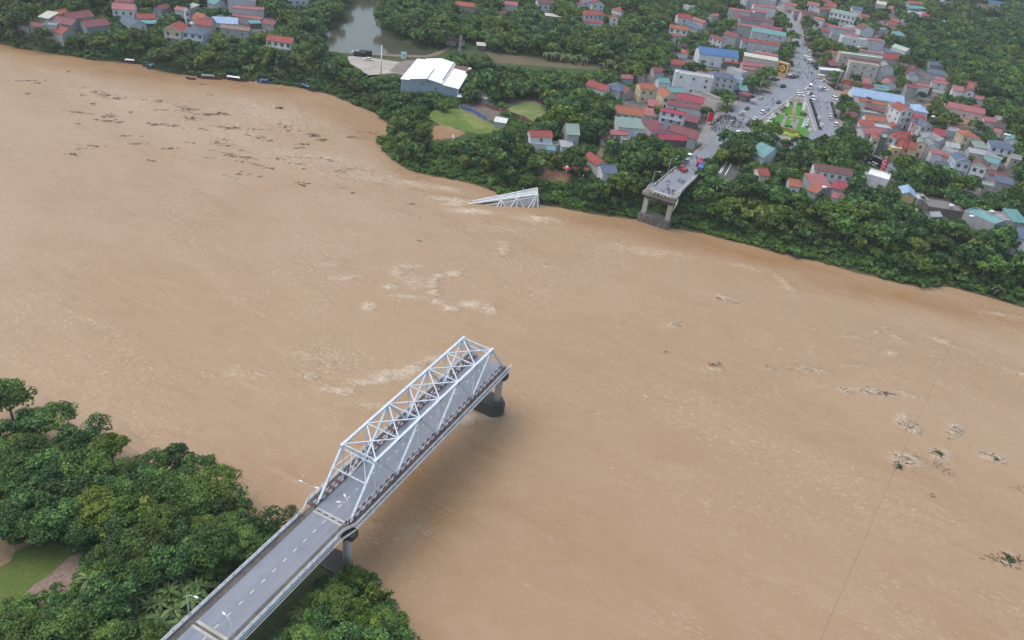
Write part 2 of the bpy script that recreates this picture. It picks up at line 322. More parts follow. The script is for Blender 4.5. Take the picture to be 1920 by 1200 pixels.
# keep it out of the tiles far from the river: simple sheet, terrain hides the rest
ok = (np.abs(X) < 500) & (Y < 330) & (Y > -130)
fo = np.where(ok.ravel(), blob_mask(X, Y, FOAM), 0); ta = np.where(ok.ravel(), blob_mask(X, Y, TAN_SHADE), 0)
for nme, arr in (('foam', fo), ('tan', ta)):
    a = wm.attributes.new(nme, 'FLOAT', 'POINT'); a.data.foreach_set('value', arr.astype(np.float32))
def water_mat():
    m, t, b = new_mat('muddy_flood_water'); g = nd(t, 'ShaderNodeNewGeometry'); v = g.outputs['Position']
    af = nd(t, 'ShaderNodeAttribute', attribute_name='foam'); at_ = nd(t, 'ShaderNodeAttribute', attribute_name='tan')
    # flow runs along the banks: stretch the patterns that way
    mp = nd(t, 'ShaderNodeMapping'); mp.inputs['Rotation'].default_value = (0, 0, R(-8)); mp.inputs['Scale'].default_value = (.45, 1, 1); t.links.new(v, mp.inputs[0]); vf = mp.outputs[0]
    big = noise(t, vf, .016, 5, .55, 1.2); mid = noise(t, vf, .11, 6, .6, 1.6); fine = noise(t, vf, .9, 6, .7, 1.0); rip = noise(t, vf, 2.2, 4, .6)
    c = mixc(t, ramp(t, big, [(.36, 0.), (.64, 1.)]), (.336, .220, .121), (.374, .258, .155))
    c = mixc(t, math_(t, 'MULTIPLY', ramp(t, mid, [(.35, 0.), (.7, 1.)]), .3), c, (.42, .305, .20))
    tk = math_(t, 'MULTIPLY', at_.outputs['Fac'], ramp(t, mid, [(.28, 1.15), (.75, .45)]))
    c = mixc(t, tk, c, (.285, .16, .065))  # same mix colours the bank water and the painted bridge shadow
    st = noise(t, vf, .35, 7, .75, 2.5)
    fm = math_(t, 'ADD', math_(t, 'MULTIPLY', af.outputs['Fac'], .62), math_(t, 'SUBTRACT', st, .5))
    fk = ramp(t, fm, [(.16, 0.), (.36, .55), (.60, 1.)])
    def strands(sc_, wdt, ds):
        q = noise(t, vf, sc_, 5, .62, ds); return ramp(t, math_(t, 'ABSOLUTE', math_(t, 'SUBTRACT', q, .5)), [(.0, 1.), (wdt*.4, .55), (wdt, .0)])
    lace = math_(t, 'MAXIMUM', strands(.55, .035, 4.0), math_(t, 'MULTIPLY', strands(1.3, .06, 3.0), .8))
    fk = math_(t, 'MULTIPLY', fk, math_(t, 'ADD', math_(t, 'MULTIPLY', lace, .95), ramp(t, fine, [(.44, .06), (.62, .7)])))
    c = mixc(t, fk, c, (.74, .63, .49))
    # thin filaments of scum in the eddies
    ed = ramp(t, math_(t, 'ABSOLUTE', math_(t, 'SUBTRACT', st, .5)), [(.0, 1.), (.02, 0.)])
    c = mixc(t, math_(t, 'MULTIPLY', ed, math_(t, 'ADD', math_(t, 'MULTIPLY', af.outputs['Fac'], .75), .09)), c, (.66, .54, .40))
    ms = nd(t, 'ShaderNodeMapping'); ms.inputs['Rotation'].default_value = (0, 0, R(-9)); ms.inputs['Scale'].default_value = (.09, 1, 1); t.links.new(v, ms.inputs[0])
    s1 = noise(t, ms.outputs[0], .42, 5, .6, 2.0); zs = ramp(t, noise(t, v, .018, 3, .5, 1.0), [(.40, .15), (.60, 1.)])
    c = mixc(t, math_(t, 'MULTIPLY', ramp(t, s1, [(.54, 0.), (.72, .34)]), zs), c, (.25, .155, .075)); c = mixc(t, math_(t, 'MULTIPLY', ramp(t, s1, [(.28, .32), (.42, 0.)]), zs), c, (.50, .375, .26))
    # flecks of froth, bark and leaves carried by the current
    mq = nd(t, 'ShaderNodeMapping'); mq.inputs['Rotation'].default_value = (0, 0, R(-8)); mq.inputs['Scale'].default_value = (.38, 1, 1); t.links.new(v, mq.inputs[0])
    f1 = noise(t, mq.outputs[0], 1.7, 5, .72, .6); f2 = noise(t, mq.outputs[0], 1.1, 6, .75, .9); zone = ramp(t, noise(t, vf, .035, 4, .6, 1.0), [(.42, .05), (.64, 1.)])
    zone = math_(t, 'MINIMUM', math_(t, 'ADD', zone, math_(t, 'MULTIPLY', af.outputs['Fac'], 1.8)), 1.6)
    c = mixc(t, math_(t, 'MULTIPLY', ramp(t, f1, [(.545, 0.), (.68, .65)]), zone), c, (.66, .54, .41))
    c = mixc(t, math_(t, 'MULTIPLY', ramp(t, f2, [(.57, 0.), (.70, .6)]), zone), c, (.20, .125, .07))
    t.links.new(c, b.inputs['Base Color'])
    t.links.new(ramp(t, fk, [(0., .34), (1., .8)]), b.inputs['Roughness'])
    b.inputs['IOR'].default_value = 1.33; b.inputs['Specular IOR Level'].default_value = .4
    turb = ramp(t, noise(t, vf, .03, 3, .5, 1.0), [(.42, .25), (.62, 1.)]); fa = math_(t, 'ADD', turb, math_(t, 'MULTIPLY', af.outputs['Fac'], 1.6))
    sw = noise(t, v, .16, 4, .55, 2.2)
    hsum = math_(t, 'ADD', math_(t, 'MULTIPLY', sw, .9), math_(t, 'ADD', math_(t, 'MULTIPLY', fine, .30), math_(t, 'MULTIPLY', math_(t, 'MULTIPLY', st, af.outputs['Fac']), 2.4)))
    hsum = math_(t, 'MULTIPLY', math_(t, 'ADD', hsum, math_(t, 'MULTIPLY', rip, .14)), fa)
    bump(t, b, hsum, .5, .9)
    return m
tag(link('water', wm, water_mat()), kind='structure')
def flat_poly(name, pts, z, m, kind='structure', th=0.0):
    """horizontal sheet with the given world outline"""
    mb = MB(); n = len(pts)
    bm = bmesh.new(); vs = [bm.verts.new((p[0], p[1], z)) for p in pts]; f = bm.faces.new(vs); f.normal_update()
    if f.normal.z < 0: f.normal_flip(); f.normal_update()
    bmesh.ops.triangulate(bm, faces=[f]); me = bpy.data.meshes.new(name); bm.to_mesh(me); bm.free()
    o = link(name, me, m)
    return tag(o, kind=kind) if kind else o
def pond_mat():
    m, t, b = new_mat('pond_water'); g = nd(t, 'ShaderNodeNewGeometry'); n = noise(t, g.outputs['Position'], .03, 4)
    t.links.new(mixc(t, n, (.05, .06, .04), (.10, .10, .065)), b.inputs['Base Color']); b.inputs['Roughness'].default_value = .12
    bump(t, b, noise(t, g.outputs['Position'], 1.0, 4), .08, .2); return m
m_pond = pond_mat()
# ------------------------------------------------------------------ standing truss span
HT, WT, NP, PLN = 9.9, 4.13, 8, 8.0
def truss():
    r = empty('truss_bridge', (0, 0, ZD))
    tag(r, 'pale blue steel truss span standing over the brown river, cut off at its far end', 'bridge')
    L = NP*PLN
    d = MB(); d.box(-3.7, -1, -.5, 3.7, L+.6, -.02); d.build('deck_slab', m_conc, r)
    d = MB(); d.box(-3.55, -1, -.02, 3.55, L+.4, .03); rd = d.build('roadway', m_asph, r)
    for k in range(22):
        y = 1.2+k*2.85
        MB().box(-.08, y, .034, .08, y+1.0, .040).build('lane_dash', m_dash, rd)
    for s in (-1, 1):
        MB().box(min(s*3.7, s*4.05), -1, -.3, max(s*3.7, s*4.05), L+.5, -.08).build('gutter', m_dirt, r)
        MB().box(min(s*4.45, s*6.05), -1.2, -.35, max(s*4.45, s*6.05), L+.6, -.12).build('walkway', m_dirt, r)
        mb = MB()
        for zz, t_ in ((.62, .22), (.30, .22)): mb.beam((s*3.86, -1.5, zz), (s*3.86, L+.3, zz), .09, t_)
        mb.build('guard_rail', m_stripe, r)
        mb = MB(); mb.beam((s*4.62, -1.5, .62), (s*4.62, L+.3, .62), .09, .22); mb.beam((s*4.62, -1.5, .3), (s*4.62, L+.3, .3), .09, .18); mb.build('guard_rail', m_stripe, r)
        pm = MB().box(-.06, -.06, -.2, .06, .06, .75).mesh('guard_post'); pm.materials.append(m_steel_old)
        for k in range(33): link('guard_post', pm, m_steel_old, r, (s*3.98, -1+k*2, 0))
        x = s*WT
        MB().beam((x, 0, -.25), (x, L, -.25), .42, .55).build('bottom_chord', m_steel, r)
        mb = MB(); mb.beam((x, PLN, HT), (x, L-PLN, HT), .60, .50)
        for k in range(1, NP): mb.box(x-.30, k*PLN-.7, HT-.26, x+.30, k*PLN+.7, HT+.26)
        mb.build('top_chord', m_steel, r)
        MB().beam((x, 0, 0), (x, PLN, HT), .50, .46).build('end_post', m_steel, r)
        MB().beam((x, L, 0), (x, L-PLN, HT), .50, .46).build('end_post', m_steel, r)
        for k in range(1, NP):
            t_ = .42 if k % 2 == 0 else .30
            mb = MB(); mb.beam((x, k*PLN, 0), (x, k*PLN, HT-.2), t_*.75, .26); mb.build('vertical', m_steel, r)
        for k in range(1, NP-1, 2):
            for e in (-1, 1):
                kk = k+e
                if kk in (0, NP): continue
                dg_ = MB().beam((x, k*PLN, HT), (x, kk*PLN, 0), .60 if e > 0 else .50, .38).build('diagonal', m_steel, r)
                if e > 0 and s > 0:
                    p0 = Vector((x, k*PLN, HT)); p1 = Vector((x, kk*PLN, 0)); dv = (p1-p0).normalized(); nn = Vector((0, -dv.z, dv.y))
                    mb = MB()
                    for q in range(16):
                        c = p0+(p1-p0)*(.12+q*.05)+Vector((.0, 0, 0))+nn*(-.172 if nn.z < 0 else .172)*1.015; mb.beam(c-dv*.16, c+dv*.16, .16, .02, 0, nn)
                    mb.build('lacing_holes', m_dark, dg_)
        MB().beam((x, (NP-1)*PLN, HT), (x, (NP-2)*PLN, 0), .40, .34).build('diagonal', m_steel, r)
        for k in range(NP+1): MB().box(x+s*.215, k*PLN-.6, -.2, x+s*.24, k*PLN+.6, .75).build('gusset_plate', m_steel, r)
        # outer footway railing with the pipes carried below it
        mb = MB()
        xo = s*6.0
        pth = [(s*4.9, -5.4), (s*4.95, -3.6), (xo, -1.0), (xo, L+1.4)]
        for zz in (1.05, .55): 
            for a, b_ in zip(pth[:-1], pth[1:]): mb.beam((a[0], a[1], zz), (b_[0], b_[1], zz), .12, .10)
        for k in range(33): mb.beam((xo, -1+k*2.02, -.3), (xo, -1+k*2.02, 1.05), .10, .10)
        mb.build('railing', m_rail, r)
        MB().beam((xo+s*.18, -1.0, -.3), (xo+s*.18, L+1.2, -.3), .14, .5).build('fascia', m_rail, r)
        MB().tube([(xo+s*.42, -1.2, -.1), (xo+s*.42, L+1.5, -.1)], .10, 8).build('pipe', m_rail, r)
    for k in range(1, NP):
        MB().beam((-WT, k*PLN, HT+.05), (WT, k*PLN, HT+.05), .22, .22).build('cross_strut', m_steel, r)
    for k in range(1, NP-1):
        for a in (-1, 1): MB().beam((-a*WT, k*PLN, HT-.02+.1*a), (a*WT, (k+1)*PLN, HT-.02+.1*a), .26, .18).build('lateral_brace', m_steel, r)
    for y0, y1 in ((0, PLN), (L, L-PLN)):
        mb = MB(); P = lambda x, t: Vector((x, y0+(y1-y0)*t, HT*t))
        for t in (1.0, .93): mb.beam(P(-WT, t), P(WT, t), .16, .2)
        mb.beam(P(-WT, .60), P(WT, .60), .22, .2)
        for k in range(12):
            a = -WT+k*2*WT/12; b_ = a+2*WT/12; mb.beam(P(a, 1 if k % 2 else .93), P(b_, .93 if k % 2 else 1), .10, .08)
        mb.beam(P(-WT, .60), P(-WT*.35, .93), .16, .14); mb.beam(P(WT, .60), P(WT*.35, .93), .16, .14)
        mb.beam(P(-WT*.35, .93), P(0, .60), .14, .12); mb.beam(P(WT*.35, .93), P(0, .60), .14, .12); mb.beam(P(0, .93), P(0, .60), .12, .12)
        mb.build('portal_frame', m_steel, r)
    mb = MB()
    for k in range(NP+1): mb.beam((-4.1, k*PLN, -.75), (4.1, k*PLN, -.75), .35, .6)
    for x in (-2.4, -.8, .8, 2.4): mb.beam((x, 0, -.7), (x, L, -.7), .3, .4)
    mb.build('floor_beams', m_steel_old, r)
    # torn hardware left over the missing joint
    mb = MB(); mb.beam((-6.3, L+1.4, 1.1), (-6.0, L-6, 1.1), .08); mb.beam((-6.0, L+2.2, .6), (-6.0, L-3, .6), .08); mb.build('bent_rail', m_rail, r)
    return r
truss()
# ------------------------------------------------------------------ approach spans towards the camera
def approach():
    r = empty('approach_bridge', (0, -1, ZD)); tag(r, 'concrete approach bridge with grey roadway running out of the frame at bottom left', 'bridge')
    y0, y1 = -75, 0
    MB().box(-4.75, y0, -.55, 4.75, y1, -.05).build('deck_slab', m_conc, r)
    rd = MB().box(-3.5, y0, -.05, 3.5, y1, .0).build('roadway', m_asph, r)
    for k in range(24):
        y = -1.9-k*2.87
        if y < y0+1: break
        if abs(y+32.5) < .9: continue
        MB().box(-.02, y-1.0, .006, .16, y, .012).build('lane_dash', m_dash, rd)
    for s in (-1, 1):
        pts = []; mb = MB()
        a, b_ = (3.5, 4.8)
        mb.box(min(s*a, s*b_), y0, -.05, max(s*a, s*b_), y1, .07); mb.build('gutter_strip', m_dirt, r)
        MB().box(min(s*4.8, s*5.05), y0, -.6, max(s*4.8, s*5.05), y1-3.5, .38).build('kerb_beam', m_rail, r)
        mb = MB()
        for zz in (1.0, .7): mb.beam((s*4.92, y0, zz), (s*4.92, y1-3.6, zz), .12, .12)
        for k in range(36): mb.beam((s*4.92, y1-3.8-k*2, .3), (s*4.92, y1-3.8-k*2, 1.0), .14, .14)
        mb.build('railing', m_rail, r)
        if s > 0:
            for q in (0, 1): MB().tube([(5.25+q*.25, y0, -.35-.2*q), (5.25+q*.25, y1-4, -.35-.2*q), (6.3+.1*q, y1+.4, -.5)], .07, 6).build('pipe', m_white if q else m_rail, r)
    # expansion joints
    m_teal = mat('joint_teal', (.30, .50, .52), .6, .3)
    def joint(y, teal):
        j = MB().box(-3.8, y-.75, .004, 3.9, y-.25, .010).box(-3.8, y+.25, .004, 3.9, y+.85, .010).build('joint_apron', m_conc_lt, r)
        MB().box(-3.8, y-.25, -.045, 3.9, y+.25, .006).build('joint_gap', m_asph if teal else m_dirt, j)
        if teal:
            for k in range(4):
                x = -2.9+k*1.75; MB().box(x, y-.10, .008, x+.95, y+.14, .014).build('joint_slot', m_dark, j)
                MB().box(x+.95, y-.06, .008, x+1.6, y+.10, .013).build('joint_plate', m_teal if k > 1 else m_conc_lt, j)
    joint(-.75, True); joint(-32.6, False)
    mb = MB()
    for x in (-3.6, -1.2, 1.2, 3.6): mb.beam((x, y0, -1.2), (x, y1, -1.2), .45, 1.3)
    mb.build('girder', m_conc, r)
approach()
# ------------------------------------------------------------------ piers
def hexcap(mb, cx, cy, w, d, z0, z1, nose, mi=0):
    mb.prism([(cx-w, cy-d*.7), (cx, cy-d), (cx+w-nose, cy-d), (cx+w, cy-d*.2), (cx+w, cy+d*.2), (cx+w-nose, cy+d), (cx, cy+d), (cx-w, cy+d*.7)], z0, z1, mi)
def pier(y, label, capz=3.6, base=-4, w=6.3, capw=5.6, x0=0, soil=None):
    r = empty('bridge_pier', (x0, y, 0)); tag(r, label, 'bridge pier', 'concrete piers of the broken bridge')
    mb = MB()
    zc = 11.9
    mb.prism([(-capw-.4, -.9), (-capw, -1.25), (capw, -1.25), (capw+.4, -.9), (capw+.4, .9), (capw, 1.25), (-capw, 1.25), (-capw-.4, .9)], zc, 13.2)
    mb.prism([(-capw+1.1, -1.0), (capw-1.1, -1.0), (capw-1.1, 1.0), (-capw+1.1, 1.0)], zc-.7, zc)
    mb.build('crossbeam', m_conc_dk if soil is None else m_conc, r)
    for s in (-1, 1):
        MB().tube([(s*4.0, 0, capz-.2), (s*4.0, 0, zc-.5)], .92, 16).build('column', m_conc_lt, r)
        MB().box(s*4.1-.5, -.6, 13.2, s*4.1+.5, .6, 14.0).build('bearing', m_conc_dk, r)
    mb = MB(); hexcap(mb, 0, 0, w, 2.7, base, capz, 2.2); mb.build('pile_cap', m_conc_dk if soil is None else m_conc, r)
    return r
pier(63.6, 'black stained pier with one white column standing in the river under the broken truss end', 3.8)
pier(-1.2, 'round pier column between the truss and the approach bridge beside the near bank', 2.2, w=5.2, x0=.2)
pier(-33.6, 'hidden approach pier near the bottom edge of the photo', 5.2, soil=1)
def far_pier():
    r = empty('bridge_pier', (-1.2, 207.4, 0)); tag(r, 'weathered portal pier with two square columns under the cut far bridge end', 'bridge pier', 'concrete piers of the broken bridge')
    MB().prism([(-7.2, -1.3), (7.2, -1.3), (7.2, 1.3), (-7.2, 1.3)], 11.2, 12.5).build('crossbeam', m_conc, r)
    MB().prism([(-5.8, -1.0), (5.8, -1.0), (5.8, 1.0), (-5.8, 1.0)], 9.9, 11.2).build('haunch', m_conc_dk, r)
    for s in (-1, 1): MB().prism([(s*5.1-.95, -.9), (s*5.1+.95, -.9), (s*5.1+.95, .9), (s*5.1-.95, .9)], 3.2, 10.2).build('column', m_conc_lt, r)
    for s in (-1, 1): MB().box(s*5.1-1.2, -1.0, 12.5, s*5.1+1.0, 1.0, 13.6).build('bearing_block', m_conc_lt, r)
    mb = MB(); mb.prism([(-6.6, -2.6), (6.0, -2.6), (6.8, -1.6), (6.8, 2.6), (-6.6, 2.6)], -4, 3.4)
    m_st = mat('stained_concrete', (.12, .11, .10), .85, .5, .5, .75, (.38, .35, .30))
    mb.build('pile_cap', m_st, r)
far_pier()
# ------------------------------------------------------------------ far stub of the bridge
def stub():
    r = empty('bridge_stub', (0, 203.4, ZD)); tag(r, 'cut end of the far approach span with people on it, resting on the portal pier', 'bridge')
    L = 36
    zs = lambda y: float(np.interp(203.4+y, ROADC[:, 1], ROADC[:, 2]))-ZD
    def sl(name, x0, x1, t0, t1, m, a=0, b_=L, n=6):
        mb = MB()
        for k in range(n):
            ya, yb = a+(b_-a)*k/n, a+(b_-a)*(k+1)/n; za, zb = zs(ya), zs(yb)
            mb.add([(x0, ya, za+t0), (x1, ya, za+t0), (x1, yb, zb+t0), (x0, yb, zb+t0), (x0, ya, za+t1), (x1, ya, za+t1), (x1, yb, zb+t1), (x0, yb, zb+t1)],
                   [(0, 3, 2, 1), (4, 5, 6, 7), (0, 1, 5, 4), (2, 3, 7, 6), (3, 0, 4, 7), (1, 2, 6, 5)])
        return mb.build(name, m, r)
    sl('deck_slab', -4.9, 5.6, -.6, -.05, m_conc_lt); sl('roadway', -3.4, 4.1, -.05, 0, m_asph, a=.15)
    sl('walkway', -4.85, -3.4, -.05, .12, m_conc); sl('walkway', 4.1, 5.4, -.05, .12, m_conc)
    MB().box(-6.2, .02, -.7, -4.9, 5.5, .1).box(5.6, .02, -.7, 6.4, 5.0, .1).build('landing', m_conc, r)
    for s, xa in ((-1, -4.95), (1, 5.6)):
        mb = MB()
        for zz in (1.0, .55): 
            for k in range(9):
                ya, yb = 4+k*3.5, 7.5+k*3.5; mb.beam((xa, ya, zs(ya)+zz), (xa, yb, zs(yb)+zz), .12, .12)
            xe = -6.2 if s < 0 else 6.4
            mb.beam((xa, 7, zs(7)+zz), (xe, 4.5, zz), .12); mb.beam((xe, 4.5, zz), (xe, .1, zz), .12)
        for k in range(16): ya = 4.2+k*2; mb.beam((xa, ya, zs(ya)), (xa, ya, zs(ya)+1), .14)
        for k in range(3): mb.beam((xe, .2+k*2, 0), (xe, .2+k*2, 1), .14)
        mb.build('railing', m_rail, r)
        MB().box(min(xa, xa+s*.25), 6, -.9, max(xa, xa+s*.25), 14, .25).build('kerb_beam', m_conc_lt, r)
    mb = MB()
    for x in (-4, -2, 0, 2, 4.2): mb.beam((x, .3, -1.15), (x, L, -2.2), .5, 1.1)
    mb.build('girder', m_conc, r)
    mb = MB()
    for x in (-3.6, -2.2, -.6, .8, 2.4, 3.6): mb.box(x, -.35, -.95, x+.7, .3, -.5)
    mb.build('broken_end', m_conc_lt, r)
    MB().box(-3.4, .05, .004, 4.1, .5, .02).build('joint_edge', m_white, r)
    MB().tube([(6.8, 1, -.5), (7.1, -1, -2), (6.6, -2.2, -4.5)], .12, 6).build('broken_pipe', m_white, r)
stub()
# ------------------------------------------------------------------ fallen truss
def fallen():
    # visible piece of the sunk truss: upper chord line and lower lines traced against the water
    r = empty('fallen_truss', tuple(at(1005, 388, 0))); tag(r, 'mangled white truss span fallen on its side, half sunk against the far bank', 'fallen bridge span')
    O = np.array(r.location)
    A = at(1005, 388, 0)-O; 
    B = at(880, 384, 0)-O; u = Vector(B).normalized(); n_ = Vector((-u.y, u.x, 0)); n_ = n_ if n_.y > 0 else -n_   # n_: towards the bank
    Lf = (Vector(B)).length
    top = lambda t, off, z: u*(t*Lf)+n_*off+Vector((0, 0, z))
    H0 = 6.4
    def hh_(t): return H0*(1-t)-.3
    mats = m_steel_w
    # leading chord (low, near) and trailing chord (high, far)
    for nm, off0, k, t1 in (('chord', 4.2, 1.0, .93), ('chord', 1.2, .78, 1.02)):
        mb = MB(); mb.beam(top(-.02, off0, H0*k), top(t1, off0*.9, -.25), .5, .5); mb.build(nm, mats, r)
    for i, (k, t1) in enumerate(((.66, .78), (.54, .62), (.44, .50), (.33, .38), (.22, .26), (.12, .14))):
        mb = MB(); mb.beam(top(-.01, .7, H0*k), top(t1, .2, -.3), .26, .26); mb.build('stringer', mats, r)
    # deck plate between the two upper chords
    mb = MB(); a, b_, c, d = top(0, 3.9, H0*.95), top(.88, 3.6, -.2), top(.95, 1.4, -.3), top(0, 1.4, H0*.73)
    mb.add([a, b_, c, d, a+Vector((0, 0, -.2)), b_+Vector((0, 0, -.2)), c+Vector((0, 0, -.2)), d+Vector((0, 0, -.2))], [(0, 1, 2, 3), (7, 6, 5, 4), (0, 4, 5, 1), (3, 2, 6, 7), (0, 3, 7, 4), (1, 5, 6, 2)])
    mb.build('deck_plate', m_steel_old, r)
    mb = MB(); a, b_, c = top(0, .95, H0*.72), top(.80, .7, -.3), top(0, .5, -.3); k_ = Vector((0, 0, 0))+n_*.12
    mb.add([a, b_, c, a+k_, b_+k_, c+k_], [(0, 1, 2), (5, 4, 3), (0, 3, 4, 1), (1, 4, 5, 2), (2, 5, 3, 0)]); mb.build('floor_plate', m_steel_old, r)
    mb = MB()
    for t in (.27, .5, .74): 
        z1 = H0*(1-t/.95); z2 = H0*.78*(1-t/1.02); mb.beam(top(t, 4.1, max(z1, 0)), top(t, 1.2, max(z2, -.1)), .3)
    mb.build('cross_strut', mats, r)
    Z = lambda t: H0*.78*(1-t/1.02)
    for t, ts in ((.0, (.06, .13)), (.29, (.18, .30, .40)), (.53, (.46, .53, .60))):
        for tt in ts:
            MB().beam(top(t, 1.1, Z(t)), top(tt if t > 0 else tt, -.9, -.5), .34, .28).build('diagonal', mats, r)
    MB().beam(top(.0, 1.1, Z(0)), top(-.03, -.9, -.6), .42, .36).build('end_post', mats, r)
    MB().beam(top(-.01, .9, Z(0)), top(-.015, -.3, -.4), .3, .3).build('vertical', mats, r)
    MB().beam(top(-.02, 4.2, H0), top(0, 1.2, H0*.78), .45, .4).build('end_strut', mats, r)
    MB().beam(top(-.02, 1.1, H0*.6), top(-.05, .6, H0*.3), .2, .2).build('bent_bar', mats, r)
    MB().beam(top(.17, 3.6, H0*.8), top(.2, 4.5, H0*.98), .18, .18).build('bent_bar', mats, r)
m_steel_w = mat('steel_paint_white', (.72, .74, .75), .5, .15, .6, .25, (.2, .18, .15))
fallen()
# ------------------------------------------------------------------ roads, paving, plots of the town
ZG = PL+.03
def sheet(name, px, m, dz, z=PL):
    P = [tuple(q) for q in W_(px, z+dz)]
    if name in ('field', 'bare_field', 'concrete_yard'):
        rj = random.Random(int(px[0][0]*7+px[0][1])); out = []; j = .25 if name == 'concrete_yard' else 1.0
        for a, b_ in zip(P, P[1:]+P[:1]):
            n = max(1, int(math.hypot(b_[0]-a[0], b_[1]-a[1])/2.2))
            for i in range(n): t = i/n; out.append((a[0]+(b_[0]-a[0])*t+rj.uniform(-j, j), a[1]+(b_[1]-a[1])*t+rj.uniform(-j, j)))
        P = out
    return flat_poly(name, P, z+dz, m)
m_pave = mat('pavement', (.27, .25, .235), .85, .3, .3, .5, (.16, .14, .12))
m_yard = mat('yard_concrete', (.21, .20, .185), .9, .45, .25, .6, (.07, .08, .05))
m_soil = mat('bare_soil', (.22, .165, .13), .95, .35, .3, .5, (.10, .10, .05))
m_soil2 = mat('orange_soil', (.48, .27, .14), .95, .3, .5)
def grass_mat(name, a, b_, dry=(.22, .20, .09), dryk=.5, sc=.5):
    m, t, b = new_mat(name); g = nd(t, 'ShaderNodeNewGeometry'); v = g.outputs['Position']
    n1 = noise(t, v, .12, 4, .6, .5); n2 = noise(t, v, sc*3, 6, .75)
    c = mixc(t, ramp(t, n2, [(.3, 0.), (.7, 1.)]), a, b_); c = mixc(t, math_(t, 'MULTIPLY', ramp(t, n1, [(.45, 0.), (.65, 1.)]), dryk), c, dry)
    t.links.new(c, b.inputs['Base Color']); b.inputs['Roughness'].default_value = .95; b.inputs['Specular IOR Level'].default_value = .1
    bump(t, b, n2, .7, .3); return m
m_lawn = grass_mat('bright_grass', (.075, .13, .03), (.15, .22, .05), (.24, .25, .09), .75)
m_lawn2 = grass_mat('pale_grass', (.10, .16, .05), (.21, .28, .10), (.32, .28, .16), .7)
m_park = grass_mat('park_lawn', (.06, .18, .03), (.10, .26, .04), (.12, .22, .04), .3)
sheet('pavement', [(1296,292),(1318,238),(1338,217),(1374,186),(1418,168),(1446,156),(1453,144),(1480,134),(1484,103),(1490,87),(1476,58),(1462,29),(1448,-20),(1476,-20),(1480,0),(1489,20),(1503,48),(1509,66),(1519,90),(1531,124),(1548,148),(1573,172),(1584,190),(1588,240),(1625,280),(1650,310),(1600,325),(1500,318),(1400,298),(1345,290)], m_pave, .03)
road_px = [(1301,286),(1324,254),(1346,230),(1384,197),(1424,178),(1453,165),(1461,153),(1488,143),(1491,136),(1492,103),(1498,87),(1484,58),(1473,29),(1462,2),(1453,-25),(1466,-25),(1475,0),(1483,20),(1496,48),(1500,66),(1510,90),(1522,124),(1536,148),(1556,168),(1562,185),(1566,205),(1562,238),(1600,268),(1660,300),(1720,322),(1800,350),(1930,400),(1930,410),(1800,362),(1720,340),(1650,322),(1600,312),(1500,296),(1440,288),(1380,283),(1346,284)]
sheet('road', road_px, m_asph, .045)
def ramp_road():
    mb = MB(); rows = [(239.2,), (245,), (252,), (260,), (270,), (280,), (291,), (300,)]
    for i, (y,) in enumerate(rows):
        z = float(np.interp(y, ROADC[:, 1], ROADC[:, 2]))+.02; wl, wr = -3.6-.3*(y-239)/60, 4.4+1.2*(y-239)/60
        mb.v += [(wl, y, z), (wr, y, z)]
        if i: k = 2*i; mb.f.append((k-2, k-1, k+1, k)); mb.m.append(0); mb.sm.append(False)
    tag(mb.build('road', m_asph), kind='structure')
    for s, x0, x1, nm in ((-1, -5.4, -3.6, 0), (1, 4.5, 6.3, 0)):
        mb = MB()
        for i, (y,) in enumerate(rows):
            z = float(np.interp(y, ROADC[:, 1], ROADC[:, 2]))+.14; e = (y-239)/60
            a, b_ = (x0-.3*e, x1-.3*e) if s < 0 else (x0+1.2*e, x1+1.2*e)
            mb.v += [(a, y, z-.6), (a, y, z), (b_, y, z), (b_, y, z-.6)]
            if i:
                k = 4*i
                for q in range(3): mb.f.append((k-4+q, k-3+q, k+1+q, k+q)); mb.m.append(0); mb.sm.append(False)
        tag(mb.build('pavement', m_pave), kind='structure')
ramp_road()
# centre park triangle
H_ = lambda x, y: (1320+x/6.857, 100+y/6.857)
sheet('pavement', [H_(1170,560), H_(1290,560), H_(1410,1000), H_(1330,1060), H_(900,1060), H_(700,870)], m_pave, .10)
sheet('lawn', [H_(1160,640), H_(1250,640), H_(1380,980), H_(1340,1060), H_(800,1000), H_(780,900)], m_park, .14)
for a in ([H_(1150,600), H_(1190,600), H_(1180,785), H_(1140,780)], [H_(1130,815),H_(1165,820),H_(1150,970),H_(1110,965)], [H_(940,755), H_(1320,830), H_(1325,850), H_(950,775)], [H_(1050,780), H_(1085,785), H_(1020,950), H_(975,935)], [H_(1190,840), H_(1230,850), H_(1180,980), H_(1140,965)]):
    sheet('path', a, m_pave, .17)
for a, w_ in (((690,880,1170,545), .5), ((1290,560,1430,1010), .5)):
    p0 = at(*H_(a[0], a[1])); p1 = at(*H_(a[2], a[3])); mb = MB(); mb.beam(p0+[0, 0, .25], p1+[0, 0, .25], .6, .45); tag(mb.build('kerb', m_conc_lt), kind='structure')
